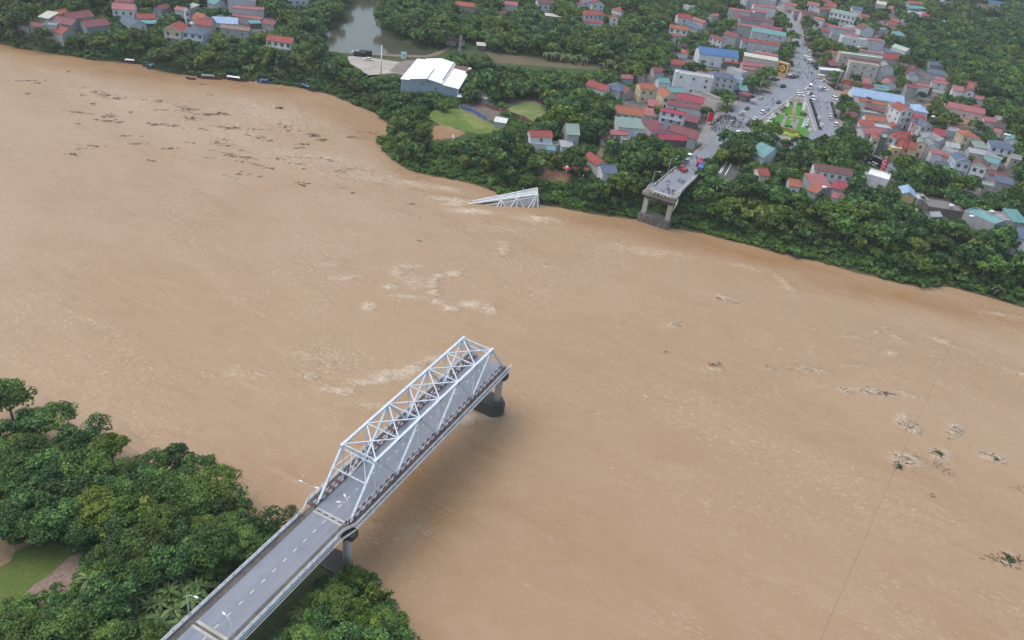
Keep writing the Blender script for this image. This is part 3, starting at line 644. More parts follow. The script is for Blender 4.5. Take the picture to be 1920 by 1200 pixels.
# lots and fields
sheet('concrete_yard', [(652,106),(672,104),(748,116),(788,111),(792,114),(755,140),(738,137),(690,141),(672,128),(655,118)], mat('pale_yard', (.42, .38, .33), .9, .25, .12, .6, (.22, .19, .16)), .02)
sheet('concrete_yard', [(748,117),(762,112),(800,115),(780,128),(752,139),(730,133)], mat('brown_yard', (.24, .20, .18), .9, .3, .2, .6, (.12, .11, .08)), .028)
sheet('path', [(660,101),(740,106),(800,108),(822,103),(850,88),(846,86),(815,99),(798,104),(742,102),(662,98)], m_soil, .02)
sheet('field', [(808,208),(835,203),(862,202),(905,220),(925,232),(950,240),(948,246),(900,252),(868,246),(845,236),(822,234),(800,222)], m_lawn, .02)
sheet('bare_field', [(858,198),(882,188),(915,196),(950,212),(948,222),(915,228),(890,218)], mat('grey_soil', (.17, .14, .12), .95, .4, .3, .6, (.09, .09, .05)), .04)
sheet('field', [(950,203),(975,190),(1010,192),(1028,200),(1020,215),(1000,227),(975,220),(955,213)], m_lawn2, .02)
sheet('bare_field', [(940,188),(975,180),(1030,186),(1020,194),(980,190),(955,198)], m_soil, .03)
sheet('path', [(1108,296),(1125,282),(1122,262),(1115,248),(1130,250),(1140,268),(1136,290),(1118,300)], m_soil, .03)
sheet('path', [(1050,178),(1085,182),(1110,188),(1135,200),(1130,203),(1100,194),(1060,185)], m_soil, .03)
sheet('paddock', [(1720,8),(1740,12),(1815,18),(1830,26),(1800,24),(1730,18)], m_lawn2, .02)
sheet('field', [(1110,150),(1150,150),(1152,156),(1125,160)], m_park, .02)
# dark court with white bars beside the bridge head
sheet('yard', [(1338,324),(1353,300),(1388,300),(1398,312),(1390,326),(1372,338),(1350,334)], mat('court', (.10, .105, .10), .9, .4, .3), .02)
for a, b_ in (((1348,325),(1360,303)), ((1350.5,326),(1363.5,303.5)), ((1359.5,329),(1371.5,307)), ((1383,316),(1386,310)), ((1392,318),(1396,312))):
    p0 = at(*a); p1 = at(*b_); tag(MB().beam(p0+[0, 0, .12], p1+[0, 0, .12], .35, .2).build('concrete_bar', m_white), {1348: 'leftmost long white painted bar on the dark court', 1350.5: 'long white painted bar paired with the leftmost one on the court', 1359.5: 'long white painted bar in the middle of the dark court', 1383: 'left one of the two short white bars on the dark court', 1392: 'right one of the two short white bars on the dark court'}[a[0]], 'bar', 'white bars on the dark court')
# near bank allotment
Zg = lambda L: W_(L, PN)
sheet('field', [(-20,1040),(75,1012),(110,1020),(150,1040),(70,1098),(0,1150),(-20,1160)], grass_mat('dull_grass', (.07, .12, .03), (.15, .20, .05), (.20, .17, .08), .5), .03, PN)
sheet('bare_field', [(-20,1010),(60,998),(80,1008),(30,1040),(-20,1070)], mat('straw', (.34, .25, .14), .95, .35, .8, .5, (.16, .11, .08)), .05, PN)
sheet('bare_field', [(150,1036),(172,1062),(125,1115),(70,1155),(15,1168),(55,1112),(112,1064)], mat('stony_soil', (.27, .19, .15), .95, .5, 1.2, .4, (.3, .28, .26)), .05, PN)
for i, P in enumerate(PONDS): flat_poly('water', [tuple(q) for q in P], PL-.55, m_pond if i == 0 else mat('brown_pond', (.19, .16, .10), .2, .15, .1))
# ------------------------------------------------------------------ houses
RC = {'R': (.42,.105,.085), 'O': (.47,.165,.095), 'M': (.27,.085,.095), 'P': (.46,.17,.17), 'C': (.43,.06,.09), 'Br': (.19,.095,.085), 'B': (.08,.20,.42), 'LB': (.36,.52,.72), 'SL': (.13,.17,.24),
      'T': (.16,.36,.36), 'G': (.27,.36,.31), 'W': (.85,.85,.84), 'CR': (.66,.64,.52), 'GR': (.30,.31,.31), 'LG': (.46,.47,.48), 'RU': (.30,.19,.16), 'CO': (.20,.19,.175), 'PG': (.48,.56,.46)}
WC = {'w': (.68,.69,.70), 'c': (.66,.55,.36), 'g': (.38,.39,.39), 'lg': (.52,.53,.54), 'b': (.50,.57,.66), 'm': (.36,.60,.50), 'p': (.58,.46,.45), 'bg': (.53,.48,.42), 'y': (.62,.50,.26), 'd': (.09,.12,.10), 'sb': (.33,.40,.48), 'k': (.15,.13,.12)}
TILE = {'R', 'O', 'SL', 'Br'}
def rmat(k): return mat('roof_'+k, tuple(x*(.82 if k in ('R','P','O','C','M') else .92) for x in RC[k]), .6 if k not in TILE else .75, .22, .35, .30, tuple(x*.35 for x in RC[k]), 0, .55 if k in TILE else .9)
def rflat(k): return mat('flat_roof_'+k, RC[k], .85, .3, .3, .5, tuple(x*.4 for x in RC[k]))
def wmat(k): return mat('wall_'+k, WC[k], .85, .12, .3, .35, tuple(x*.35 for x in WC[k]))
m_glass = mat('window_glass', (.022, .028, .035), .3, .3, .8, spec=.5); m_frame = mat('window_frame', (.66, .66, .64), .6, .1)
m_door = mat('door_wood', (.13, .06, .04), .6, .3); m_shut = mat('shutter', (.22, .26, .30), .6, .3, .9)
def unit_window():
    mb = MB()
    for x0, z0, x1, z1 in ((-.5, 0, -.42, 1), (.42, 0, .5, 1), (-.42, 0, .42, .07), (-.42, .93, .42, 1), (-.03, .07, .03, .93)): mb.box(x0, -.09, z0, x1, .02, z1)
    f = mb.mesh('window'); f.materials.append(m_frame)
    mb = MB(); mb.box(-.42, -.035, .07, .42, .01, .93); p = mb.mesh('pane'); p.materials.append(m_glass); return f, p
WF, WP = unit_window()
LAND = []
HULLS = []     # (pixel polygon, distance of its nearest corner, world footprint)
def hull(P):
    P = sorted(map(tuple, P)); 
    def half(P):
        h = []
        for p in P:
            while len(h) > 1 and (h[-1][0]-h[-2][0])*(p[1]-h[-2][1])-(h[-1][1]-h[-2][1])*(p[0]-h[-2][0]) <= 0: h.pop()
            h.append(p)
        return h[:-1]
    return half(P)+half(P[::-1])
ORG = {'a': (0,0), 'b': (240,0), 'c': (960,0), 'd': (1240,0), 'e': (1440,0), 'f': (1640,0), 'g': (1200,100), 'h': (1320,100), 'i': (1560,150), 'j': (1640,200), 'k': (960,180), 'l': (1640,325), 'm': (1380,250), 'n': (640,40), 'y': (400,0), 'z': (800,0), 'q': (0,0)}
SC = {k: 6.857 for k in ORG}; SC['y'] = SC['z'] = 4; SC['q'] = 1
def Zp(z, p): return (ORG[z][0]+p[0]/SC[z], ORG[z][1]+p[1]/SC[z])
PL0 = PL
def house(z, A, B, d, h, roof, rc, wc, win, label, cat='house', pitch=.5, hullk=1.0):
    qa = Zp(z, A); PL = 6.0 if qa[0] < 552 and qa[1] < 200 else (9.0 if z == 'k' and A[1] > 860 else PL0)
    a = at(*Zp(z, A), PL+h); b_ = at(*Zp(z, B), PL+h); u = b_-a; wd = float(np.hypot(u[0], u[1])); rz = math.atan2(u[1], u[0])
    r = empty(cat.replace(' ', '_'), (a[0], a[1], PL), rz); tag(r, label, cat)
    wm_ = wmat(wc); o = .35; g = .0
    wall = MB(); rf = MB(); rise = 0
    top = h+.45 if roof == 'flat' else h
    cz, sz = math.cos(rz), math.sin(rz); zb_ = float(hgt(np.array([a[0]+x*cz-y*sz for x, y in ((0, 0), (wd, 0), (wd, d), (0, d))]), np.array([a[1]+x*sz+y*cz for x, y in ((0, 0), (wd, 0), (wd, d), (0, d))])).min()) - PL
    wall.box(0, 0, min(0, zb_)-.3, wd, d, h)
    if roof == 'gx':
        rise = pitch*d/2
        wall.add([(0, 0, h), (0, d, h), (0, d/2, h+rise), (wd, 0, h), (wd, d, h), (wd, d/2, h+rise)], [(0, 2, 1), (3, 4, 5), (0, 3, 5, 2), (1, 2, 5, 4)])
        t = .14; e = o; dz = e*pitch
        for s0, y0 in ((1, -e), (-1, d+e)):
            q = [(-o, y0, h-dz), (wd+o, y0, h-dz), (wd+o, d/2, h+rise), (-o, d/2, h+rise)]
            rf.add([(x, y, zz+.03) for x, y, zz in q]+[(x, y, zz+.03+t) for x, y, zz in q], [(0, 3, 2, 1), (4, 5, 6, 7), (0, 1, 5, 4), (1, 2, 6, 5), (2, 3, 7, 6), (3, 0, 4, 7)])
        rf.beam((-o, d/2, h+rise+.2), (wd+o, d/2, h+rise+.2), .35, .14)
    elif roof == 'gy':
        rise = pitch*wd/2
        wall.add([(0, 0, h), (wd, 0, h), (wd/2, 0, h+rise), (0, d, h), (wd, d, h), (wd/2, d, h+rise)], [(0, 1, 2), (3, 5, 4), (0, 2, 5, 3), (1, 4, 5, 2)])
        t = .14; dz = o*pitch
        for x0 in (-o, wd+o):
            q = [(x0, -o, h-dz), (x0, d+o, h-dz), (wd/2, d+o, h+rise), (wd/2, -o, h+rise)]
            rf.add([(x, y, zz+.03) for x, y, zz in q]+[(x, y, zz+.03+t) for x, y, zz in q], [(0, 3, 2, 1), (4, 5, 6, 7), (0, 1, 5, 4), (1, 2, 6, 5), (2, 3, 7, 6), (3, 0, 4, 7)])
        rf.beam((wd/2, -o, h+rise+.2), (wd/2, d+o, h+rise+.2), .35, .14)
    elif roof == 'hip':
        s = min(wd, d)/2; rise = pitch*s; 
        r0, r1 = ((s, d/2), (wd-s, d/2)) if wd >= d else ((wd/2, s), (wd/2, d-s))
        e = [(-o, -o), (wd+o, -o), (wd+o, d+o), (-o, d+o)]; zz = h-o*pitch+.03
        vs = [(x, y, zz) for x, y in e]+[(x, y, zz+.12) for x, y in e]+[(*r0, h+rise), (*r1, h+rise+.001)]
        f = [(0, 3, 2, 1), (0, 1, 5, 4), (1, 2, 6, 5), (2, 3, 7, 6), (3, 0, 4, 7)]
        f += [(4, 5, 9, 8), (5, 6, 9), (6, 7, 8, 9), (7, 4, 8)] if wd >= d else [(4, 5, 8), (5, 6, 9, 8), (6, 7, 9), (7, 4, 8, 9)]
        rf.add(vs, f)
    elif roof == 'shed':
        rise = pitch*.35*d
        wall.add([(0, d, h), (wd, d, h), (0, d, h+rise), (wd, d, h+rise), (0, 0, h), (wd, 0, h)], [(0, 1, 3, 2), (4, 0, 2), (5, 3, 1), (4, 2, 3, 5)])
        q = [(-o, -o, h-o*rise/d), (wd+o, -o, h-o*rise/d), (wd+o, d+o, h+rise+o*rise/d), (-o, d+o, h+rise+o*rise/d)]
        rf.add([(x, y, zz+.03) for x, y, zz in q]+[(x, y, zz+.15) for x, y, zz in q], [(0, 3, 2, 1), (4, 5, 6, 7), (0, 1, 5, 4), (1, 2, 6, 5), (2, 3, 7, 6), (3, 0, 4, 7)])
    wo = wall.build('wall', wm_, r)
    if roof == 'flat':
        rf.box(.22, .22, h+.004, wd-.22, d-.22, h+.06); rf.build('roof', rflat(rc), r)
        mb = MB()
        for x0, y0, x1, y1 in ((0, 0, wd, .2), (0, d-.2, wd, d), (0, .2, .2, d-.2), (wd-.2, .2, wd, d-.2)): mb.box(x0-.04, y0-.04, h+.002, x1+.04, y1+.04, h+.65)
        mb.build('parapet', wmat(wc), r)
    else: rf.build('roof', rmat(rc), r)
    # storeys, windows, doors
    nf = max(1, int(round(h/3.3))); fh = h/nf
    if nf > 1 and win > 0:
        mb = MB()
        for k in range(1, nf): mb.box(-.08, -.09, k*fh-.16, wd+.08, -.003, k*fh)
        mb.build('floor_band', m_frame if wc in ('w', 'b', 'c', 'm') else m_conc, r)
    cp = np.array(CP); nx = np.array([math.cos(rz), math.sin(rz)]); cen = a[:2]
    right = (cp[:2]-cen)@nx > 0
    k_ = 0
    def place(x, y, zz, ww, hh__, rot):
        nonlocal k_
        f = bpy.data.objects.new('window', WF); COL.objects.link(f); f.parent = r; f.location = (x, y, zz); f.rotation_euler = (0, 0, rot); f.scale = (ww, 1, hh__)
        p = bpy.data.objects.new('pane', WP); COL.objects.link(p); p.parent = f; k_ += 1
    rs = random.Random(hash((A, B)) & 0xffff)
    if win > 0:
        nc = max(1, int(wd/3.1)) if win > 1 else max(1, int(wd/6))
        for fl in range(nf):
            for c in range(nc):
                x = (c+.5)*wd/nc
                if fl == 0 and c == nc//2 and win > 1:
                    MB().box(x-.6, -.08, 0, x+.6, -.004, 2.2).build('door', m_door, r); continue
                if win == 1 and rs.random() < .35: continue
                place(x, -.03, fl*fh+(.85 if fh > 2.8 else .6), 1.45 if win < 3 else 1.75, min(1.7, fh-1.2) if win < 3 else min(2.1, fh-1.0), 0)
        if win > 1:
            ns = max(1, int(d/4)); sx = wd+.03 if right else -.03; rot = R(90) if right else R(-90)
            for fl in range(nf):
                for c in range(ns): place(sx, (c+.5)*d/ns, fl*fh+.95, 1.1, min(1.4, fh-1.5), rot)
        if win == 3:
            mb = MB()
            if nf > 1:
                x0, x1 = wd*.08, wd*.92; zb = fh*(nf-1)
                mb.box(x0, -1.15, zb-.16, x1, -.1, zb+.02)
                mb.build('balcony', m_frame, r)
                mb = MB(); mb.beam((x0, -1.1, zb+.9), (x1, -1.1, zb+.9), .09); mb.box(x0, -1.13, zb+.02, x1, -1.08, zb+.55); mb.beam((x0+.04, -1.1, zb), (x0+.04, -1.1, zb+.9), .09); mb.beam((x1-.04, -1.1, zb), (x1-.04, -1.1, zb+.9), .09)
                mb.build('balustrade', m_frame, r)
                for xx in (x0+.2, x1-.2): MB().tube([(xx, -1.0, 0), (xx, -1.0, zb-.16)], .14, 8).build('column', m_frame, r)
            if roof == 'gy': 
                mb = MB(); mb.beam((-.3, -.42, h-.12), (wd/2, -.42, h+rise-.02), .14, .22); mb.beam((wd+.3, -.42, h-.12), (wd/2, -.42, h+rise-.02), .14, .22); mb.build('bargeboard', m_frame, r)
    c_, s_ = math.cos(rz), math.sin(rz)
    cor = [(0, 0), (wd, 0), (wd, d), (0, d)]; wcor = [(a[0]+x*c_-y*s_, a[1]+x*s_+y*c_) for x, y in cor]
    up = [pj((x, y, PL+h+(rise if i > 1 else 0)))[0] for i, (x, y) in enumerate(wcor)]
    lo = [pj((x, y, PL+h*(1-(.2 if z == 'a' else .52))))[0] for x, y in wcor[:2]+([wcor[2]] if right else [wcor[3]])]
    LAND.append((label, np.mean(up, 0)))
    HULLS.append((np.array(hull([tuple(p) for p in up+lo])), float(np.hypot(*(np.array(wcor).mean(0)-cp[:2]))), np.array(wcor)))
    return r
HS = [
# riverside hamlet, far left
('a',(235,325),(370,358),4,3,'shed','LG','g',0,'small grey roofed shed at the left end of the riverside hamlet','shed'),
('a',(560,325),(725,338),6,6,'flat','GR','g',1,'unplastered grey block house above the river at the hamlet end'),
('a',(385,330),(545,345),5,4.5,'gx','M','g',1,'low ruined grey house with dull maroon roof beside the grey shed'),
('a',(490,215),(622,240),8,6,'shed','CR','g',1,'cream metal roofed open loft house at the left of the hamlet'),
('a',(768,190),(955,152),6,6,'gx','O','g',0,'orange tiled house at the back of the maroon roofed hamlet'),
('a',(900,250),(1210,208),9,4.8,'gx','M','g',0,'long maroon metal roof in the middle of the hamlet'),
('a',(675,285),(920,325),9,4.8,'gx','M','g',0,'broad maroon roof left of the bamboo in the hamlet'),
('a',(655,392),(800,436),8,3.6,'gx','R','g',0,'small bright red roof at the riverside edge of the hamlet'),
('a',(1110,352),(1420,318),9,4.4,'gx','M','g',0,'wide brownish maroon roof at the right end of the hamlet'),
('a',(1440,112),(1722,132),9,7.4,'gx','P','w',2,'white two storey house with salmon red roof behind the slate roofed house'),
('a',(1540,262),(1700,330),8,6.6,'gx','SL','w',2,'white house with steep slate blue roof left of the red tile hall'),
('a',(1770,240),(1992,240),7,4.4,'gx','R','g',0,'square bright red tiled hall with teal lean-to in front','hall'),
('b',(130,302),(406,306),4,3,'shed','T','k',0,'teal metal lean-to in front of the square red tiled hall','lean-to'),
('a',(1480,25),(1712,30),7,7,'gx','M','w',1,'house with maroon roof cut by the top edge at upper left'),
('b',(455,385),(682,412),12,6.8,'gy','R','c',3,'pinkish cream villa with red roof and arched balcony facing the landing'),
('b',(690,410),(965,448),9,6.6,'hip','SL','b',3,'pale blue villa with slate hipped roof beside the pinkish cream villa'),
('b',(860,310),(1060,335),9,6,'gx','R','p',0,'long red roof directly behind the slate hipped villa'),
('b',(800,228),(912,272),10,6,'gx','O','w',0,'bright orange red roof to the right of the white narrow tower house'),
('b',(738,150),(786,150),5,9.5,'gy','G','w',1,'very narrow white tower house with small arched top'),
('b',(600,118),(740,145),5,7.5,'gx','P','lg',0,'long pink roofed annex with blank wall left of the tower house'),
('b',(700,96),(782,120),8,4.5,'shed','PG','g',0,'pale green roofed house behind the narrow tower house'),
('b',(425,125),(548,95),6,4,'gx','M','g',0,'maroon roofed cottage among trees left of the pink annex'),
('b',(1075,294),(1408,312),8,4,'shed','LB','w',0,'pale blue metal roof sloping to the front behind the rusty shed','shed'),
('b',(1190,352),(1552,398),5,7.5,'gx','RU','g',1,'rust streaked metal roof over a mouldy grey block'),
('b',(1350,98),(1745,130),4,8,'gx','P','lg',0,'long blank grey tube house under a thin red roof strip'),
('b',(1320,200),(1710,252),3,4,'shed','P','p',0,'thin pink roof strip low in front of the blank tube house','lean-to'),
('b',(1720,292),(1872,326),7,3.5,'gx','M','g',0,'maroon cottage roof right of the thin pink roof strip'),
('b',(1570,302),(1712,300),4,3,'shed','T','k',0,'tiny teal roof at the foot of the blank tube house','shed'),
('b',(1280,-6),(1640,20),8,8,'flat','GR','lg',0,'flat grey block cut by the top edge above the tube house'),
('y',(396,300),(585,328),8,6.6,'gx','R','w',3,'white two storey house with red roof alone at the wooded river bend'),
('y',(560,-6),(745,2),8,7,'flat','LG','w',2,'white school like building cut by the top edge near the pond'),
('b',(1110,60),(1280,40),7,4,'gy','T','lg',0,'teal roofed shed against trees at the top left of the pond','shed'),
# warehouse surroundings
('n',(1345,232),(1468,252),5,3,'gx','P','bg',0,'small open pavilion with red and cream roof on the pond causeway','pavilion'),
('n',(1512,232),(1562,242),4,3.6,'gx','P','bg',0,'tiny pink roofed hut right beside the causeway pavilion','hut'),
('n',(780,425),(836,428),2.6,2.6,'shed','T','w',0,'tiny teal guard booth on the pond dyke','booth'),
('n',(1730,938),(1855,1002),4,2.8,'shed','LG','g',0,'small whitish shed at the right foot of the white warehouse','shed'),
('n',(1750,310),(1855,318),4,2.4,'shed','CR','k',0,'low thatched shed beyond the causeway at the wood edge','shed'),
('z',(508,910),(592,925),4,2.6,'shed','W','g',0,'white topped shed at the corner of the bare grey plot','shed'),
# village north of the narrow pond
('c',(340,44),(532,58),8,7.6,'gx','Br','w',2,'white three window house with brown roof above the narrow pond'),
('c',(425,200),(662,228),4,3.6,'shed','CR','p',0,'low cream edged annex in front of the white three window house','annex'),
('z',(215,36),(388,58),7,5,'gx','O','g',0,'orange roof peeking out of the trees at the top left of the village'),
('z',(572,32),(682,44),7,5,'gx','P','w',0,'pink roofed house between trees right of the orange roof'),
('z',(556,100),(612,96),4,3,'gx','O','w',0,'tiny orange roofed hut below the pink roofed house','hut'),
('c',(918,12),(1046,12),8,7,'flat','LG','w',2,'white flat roofed villa with dark windows at the top edge'),
('c',(1035,50),(1190,62),8,6.5,'gy','M','w',2,'cream gabled house right of the white flat villa'),
('c',(942,190),(1215,196),8,6.4,'hip','R','w',2,'white villa with two tier crimson roofs facing the narrow pond'),
('c',(888,272),(1172,306),3,3,'shed','R','w',0,'long low red veranda roof before the two tier villa','veranda'),
('c',(815,42),(915,50),6,6,'gx','P','w',0,'pinkish red roof cut by the top edge left of the flat villa'),
('c',(1285,112),(1412,150),8,6,'hip','R','w',0,'red hipped roof house right of the two tier villa'),
('c',(1268,225),(1372,240),5,8.5,'gy','R','w',1,'slim white tower house with small red gables'),
('c',(1588,150),(1642,170),4,4,'gx','P','g',0,'tiny red roof lost in the trees right of the slim tower house','hut'),
('c',(945,1092),(1192,1172),8,4,'gx','R','w',0,'bright red roof joined to a slate hipped roof in the grove'),
('c',(1170,1110),(1392,1180),11,4.4,'hip','SL','g',0,'large slate blue hipped roof in the grove right of the bright red roof'),
('c',(1385,1180),(1452,1205),8,3.6,'gx','M','g',0,'narrow maroon strip roof touching the slate hipped roof','lean-to'),
('c',(1425,1006),(1562,1010),5,3.4,'gx','P','g',0,'small pink red roof left of the brown pyramid roof'),
('c',(1630,965),(1716,972),4.5,4,'hip','Br','p',0,'small brown pyramid roofed pavilion behind the orange roofed villa','pavilion'),
# west side of the market street
('d',(272,66),(352,92),8,6,'flat','LG','w',0,'small white cube house at the top of the grove'),
('d',(220,228),(386,246),8,7,'gx','C','w',1,'white house with crimson left half roof above the orange villa'),
('d',(386,244),(545,296),5,7,'gx','P','p',0,'pinkish grey roof continuing right of the crimson roof'),
('d',(290,305),(468,386),6,4,'shed','SL','g',0,'slate blue lean-to in front of the crimson roofed house','lean-to'),
('d',(105,352),(336,394),6,7,'gx','O','w',3,'white villa with bright orange tiled roof at the grove edge'),
('d',(108,452),(256,470),3,5,'gx','O','w',2,'lower orange tiled front wing of the white orange roofed villa','wing'),
('d',(90,250),(208,252),2,3,'shed','T','k',0,'thin teal roofed shed left of the crimson roofed house','shed'),
('d',(655,215),(748,202),5,5,'gx','P','lg',0,'tiny pink roofed grey house alone among the trees'),
('d',(800,440),(966,486),8,7,'gx','M','g',1,'dull maroon roofed villa left of the green market block'),
('d',(618,472),(780,526),5,6,'gx','M','w',2,'low wing with maroon roof and white columns beside the blue roof'),
('d',(495,690),(992,748),12,7,'gx','B','w',1,'big bright blue metal roof with white gablet over a pale house'),
('d',(800,798),(1002,822),4,4,'shed','R','k',0,'short red awning roof hung below the bright blue roof','awning'),
('d',(1070,718),(1498,790),5,8.5,'shed','CR','bg',0,'long cream topped tube house with blank beige wall'),
('d',(1050,832),(1322,864),5,6,'gx','P','bg',0,'coral red roof below the long cream topped tube house'),
('d',(1050,882),(1216,904),3,4.5,'shed','P','bg',0,'second coral red strip stepping down towards the street trees','lean-to'),
('d',(1045,520),(1524,586),4,10,'gx','R','lg',1,'tall grey tube house with straight crimson roof strip'),
('d',(1195,676),(1490,728),3,7,'shed','P','lg',1,'lower tube house with coral strip before the tall grey one'),
('d',(1170,402),(1602,474),7,10,'shed','T','lg',1,'tall grey tube house with weathered teal roof'),
('d',(1285,342),(1540,392),4,9,'shed','C','w',0,'dark crimson roof strip with white ends behind the teal roof'),
('d',(985,322),(1272,360),4,8,'gx','P','g',1,'mottled pink roof over a grey wall with small windows'),
('d',(1022,236),(1242,258),4,8,'gx','M','g',0,'left maroon roof in the third row from the top of the terrace'),
('d',(1250,252),(1442,292),4,8,'gx','M','g',0,'right maroon roof in the third row from the top of the terrace'),
('d',(875,122),(1146,162),4,8,'gx','P','lg',0,'long coral ridge roof at the upper left of the street terrace'),
('d',(920,192),(1022,252),6,6,'gx','M','g',0,'low dark maroon roofs under the long coral ridge'),
('d',(1150,142),(1352,168),5,8,'gx','P','g',0,'faded red roof with a white box on it near the white gable wall'),
('d',(1192,72),(1476,108),5,10,'gx','P','w',0,'white walled tube house with pink roof by the street bend'),
('d',(1095,-6),(1482,16),8,10,'flat','LG','lg',1,'tall pale block cut by the top edge west of the street'),
('g',(455,255),(945,332),6,10,'flat','LG','w',1,'big blank white side wall of a flat roofed block with one small window','building'),
('g',(728,272),(892,302),5,8,'gx','P','p',0,'small red roof peeking behind the blank white block'),
('g',(885,288),(1228,338),8,9,'hip','SL','lg',2,'grey town house with blue grey hipped roof beside the blank white block'),
('g',(1120,192),(1312,262),5,9,'flat','GR','lg',0,'flat grey block with pale green edge behind the blue grey hipped roof','building'),
('g',(1222,336),(1322,352),5,8,'flat','T','b',1,'slim house with teal top right of the blue grey hipped roof'),
('g',(1288,472),(1392,484),6,4,'shed','T','k',0,'teal sheet roof half hidden by the round street tree','lean-to'),
('g',(1275,512),(1378,552),4,3.5,'shed','M','k',0,'maroon awning over the pavement left of the parked cars','awning'),
('g',(655,512),(990,644),9,4.6,'flat','CO','bg',0,'weathered brown flat roofed block below the blank white wall','building'),
('g',(12,458),(195,470),8,7,'gx','O','c',2,'left wing of the cream villa with orange tiled roof','wing'),
('g',(300,560),(456,572),11,7,'gy','O','c',3,'cream villa with orange tiled gable roof facing the terrace'),
('g',(105,672),(236,694),7,3,'shed','P','k',0,'coral sheet awning below the cream orange roofed villa','awning'),
('g',(478,582),(812,648),8,6,'gx','C','w',0,'broad crimson roof behind the maroon terrace rows'),
('g',(352,656),(772,724),6,7,'gx','M','lg',1,'long dull maroon roof above the white balcony house'),
('g',(262,738),(582,804),4,8.6,'gx','C','b',3,'bluish white balcony house with crimson roof strip'),
('g',(140,998),(335,990),9,4,'shed','M','w',0,'leftmost maroon shed roof of the market row','shed'),
('g',(370,990),(642,1064),8,5,'gx','M','g',0,'large maroon shed roof in the middle of the market row','shed'),
('g',(618,1084),(726,1106),10,5,'gx','M','g',0,'steep maroon roof at the street end of the market row','shed'),
('g',(250,1104),(622,1124),6,3.4,'gx','C','C' and 'k',0,'low red and green market roof nearest the river','market shed'),
('g',(42,1062),(132,1086),5,3,'hip','P','w',0,'small red hipped kiosk left of the market roofs','kiosk'),
('g',(578,862),(722,900),6,4,'shed','M','k',0,'maroon lean-to beside the red banner','lean-to'),
# houses left of the bridge head
('k',(245,520),(520,527),6,6.4,'gx','R','w',1,'white house with rusty red tiled roof and terrace in the riverside grove'),
('k',(228,622),(520,638),5,3.3,'flat','LG','w',0,'white ground floor terrace in front of the rusty red roofed house','annex'),
('k',(710,490),(868,502),11,7.6,'gx','G','g',1,'tall house with steep grey green metal roof right of the white terrace house'),
('k',(640,652),(792,658),5,3.6,'shed','LG','w',0,'pale grey lean-to in front of the grey green roofed house','lean-to'),
('k',(512,652),(642,642),4,3,'flat','CO','g',0,'brown flat slab between the white terrace and the grey green house','shed'),
('k',(452,690),(552,704),3,2.6,'shed','T','w',0,'little teal awning below the white terrace house','awning'),
('k',(1335,215),(1690,262),9,6.8,'gx','O','m',3,'mint green villa with orange brown tiled roof'),
('k',(1368,398),(1692,424),9,5.6,'shed','G','w',0,'wide pale green metal roof in front of the mint green villa'),
('k',(1275,498),(1492,504),4,3.4,'shed','P','g',0,'coral lean-to below the wide pale green roof','lean-to'),
('k',(1158,552),(1252,562),4,3,'gx','P','w',0,'little pink roofed hut left of the coral lean-to','hut'),
('k',(1420,575),(1545,585),4,3,'flat','GR','g',0,'grey flat hut beneath the coral lean-to','hut'),
('k',(1168,992),(1352,996),8,4.4,'gx','SL','w',1,'white house with slate grey roof nearest the river left of the bridge head'),
('k',(1085,892),(1242,874),10,4.6,'gy','R','w',0,'red tiled gable joined to the back of the slate grey roofed house'),
# around the plaza trees
('m',(352,314),(592,264),8,4.6,'gy','T','w',0,'hut with bright teal and grey slopes at the plaza corner','hut'),
('m',(1015,468),(1492,548),7,6.6,'gx','Br','w',2,'long white block with dark brown roof under the plaza trees'),
('m',(1000,690),(1232,702),10,4.4,'shed','P','g',0,'wide dusty red roof left of the crimson roof by the river trees'),
('m',(1236,692),(1442,756),8,5,'gx','C','g',0,'crimson roof right of the dusty red roof by the river trees'),
('m',(928,732),(1034,772),8,4.2,'shed','O','g',0,'orange red roof half hidden by the river trees'),
('m',(1240,822),(1382,856),4,3,'shed','P','w',0,'small coral porch roof under the crimson roof','porch'),
('m',(690,672),(828,692),7,4,'gx','O','w',1,'orange roof showing through the trees left of the dusty red roof'),
('m',(305,542),(432,548),7,5,'gx','R','w',0,'red roof mostly buried in the trees near the white bars'),
('m',(1650,525),(1960,612),9,5,'flat','W','w',0,'plain white flat roofed building under the trees by the signboard','building'),
# east of the plaza
('i',(265,195),(925,308),12,5,'gx','LB','w',0,'very long pale blue metal hall beside the plaza','hall'),
('i',(1060,392),(1236,424),12,7.6,'hip','LB','w',0,'pale blue hipped roof at the right end of the blue hall'),
('i',(345,262),(708,336),4,5.6,'gx','O','w',0,'narrow orange roof strip just below the blue hall'),
('i',(422,352),(668,416),5,5,'shed','Br','k',0,'dark brown sunken roof below the narrow orange strip'),
('i',(368,412),(802,474),4,4,'flat','LG','g',0,'pale flat terrace between the brown roof and the orange roof','building'),
('i',(440,508),(702,546),7,5.8,'gx','O','w',1,'bright orange tiled house in the middle of the east blocks'),
('i',(364,576),(546,606),6,5.2,'shed','R','w',0,'red metal roof left of the rough grey flat roof'),
('i',(560,612),(772,642),7,5,'flat','LG','g',0,'rough grey flat roof right of the red metal roof','building'),
('i',(204,466),(322,472),6,4,'gx','M','k',0,'dark maroon kiosk roof beside the plaza edge','kiosk'),
('i',(892,402),(1052,404),9,10,'gy','R','w',3,'tall white villa with red and white gable at the end of the blue hall'),
('i',(1048,482),(1196,516),8,8,'hip','C','p',1,'pinkish house with bright crimson hipped roof beside the tall white villa'),
('i',(1148,590),(1292,594),8,7.4,'gy','SL','lg',3,'grey white villa with slate gable right of the crimson hipped roof'),
('i',(1300,692),(1442,724),8,5,'gx','C','g',0,'crimson roof right of the slate gabled villa'),
('i',(425,692),(702,704),8,6.4,'gx','P','lg',1,'wide pink roof above the narrow villas'),
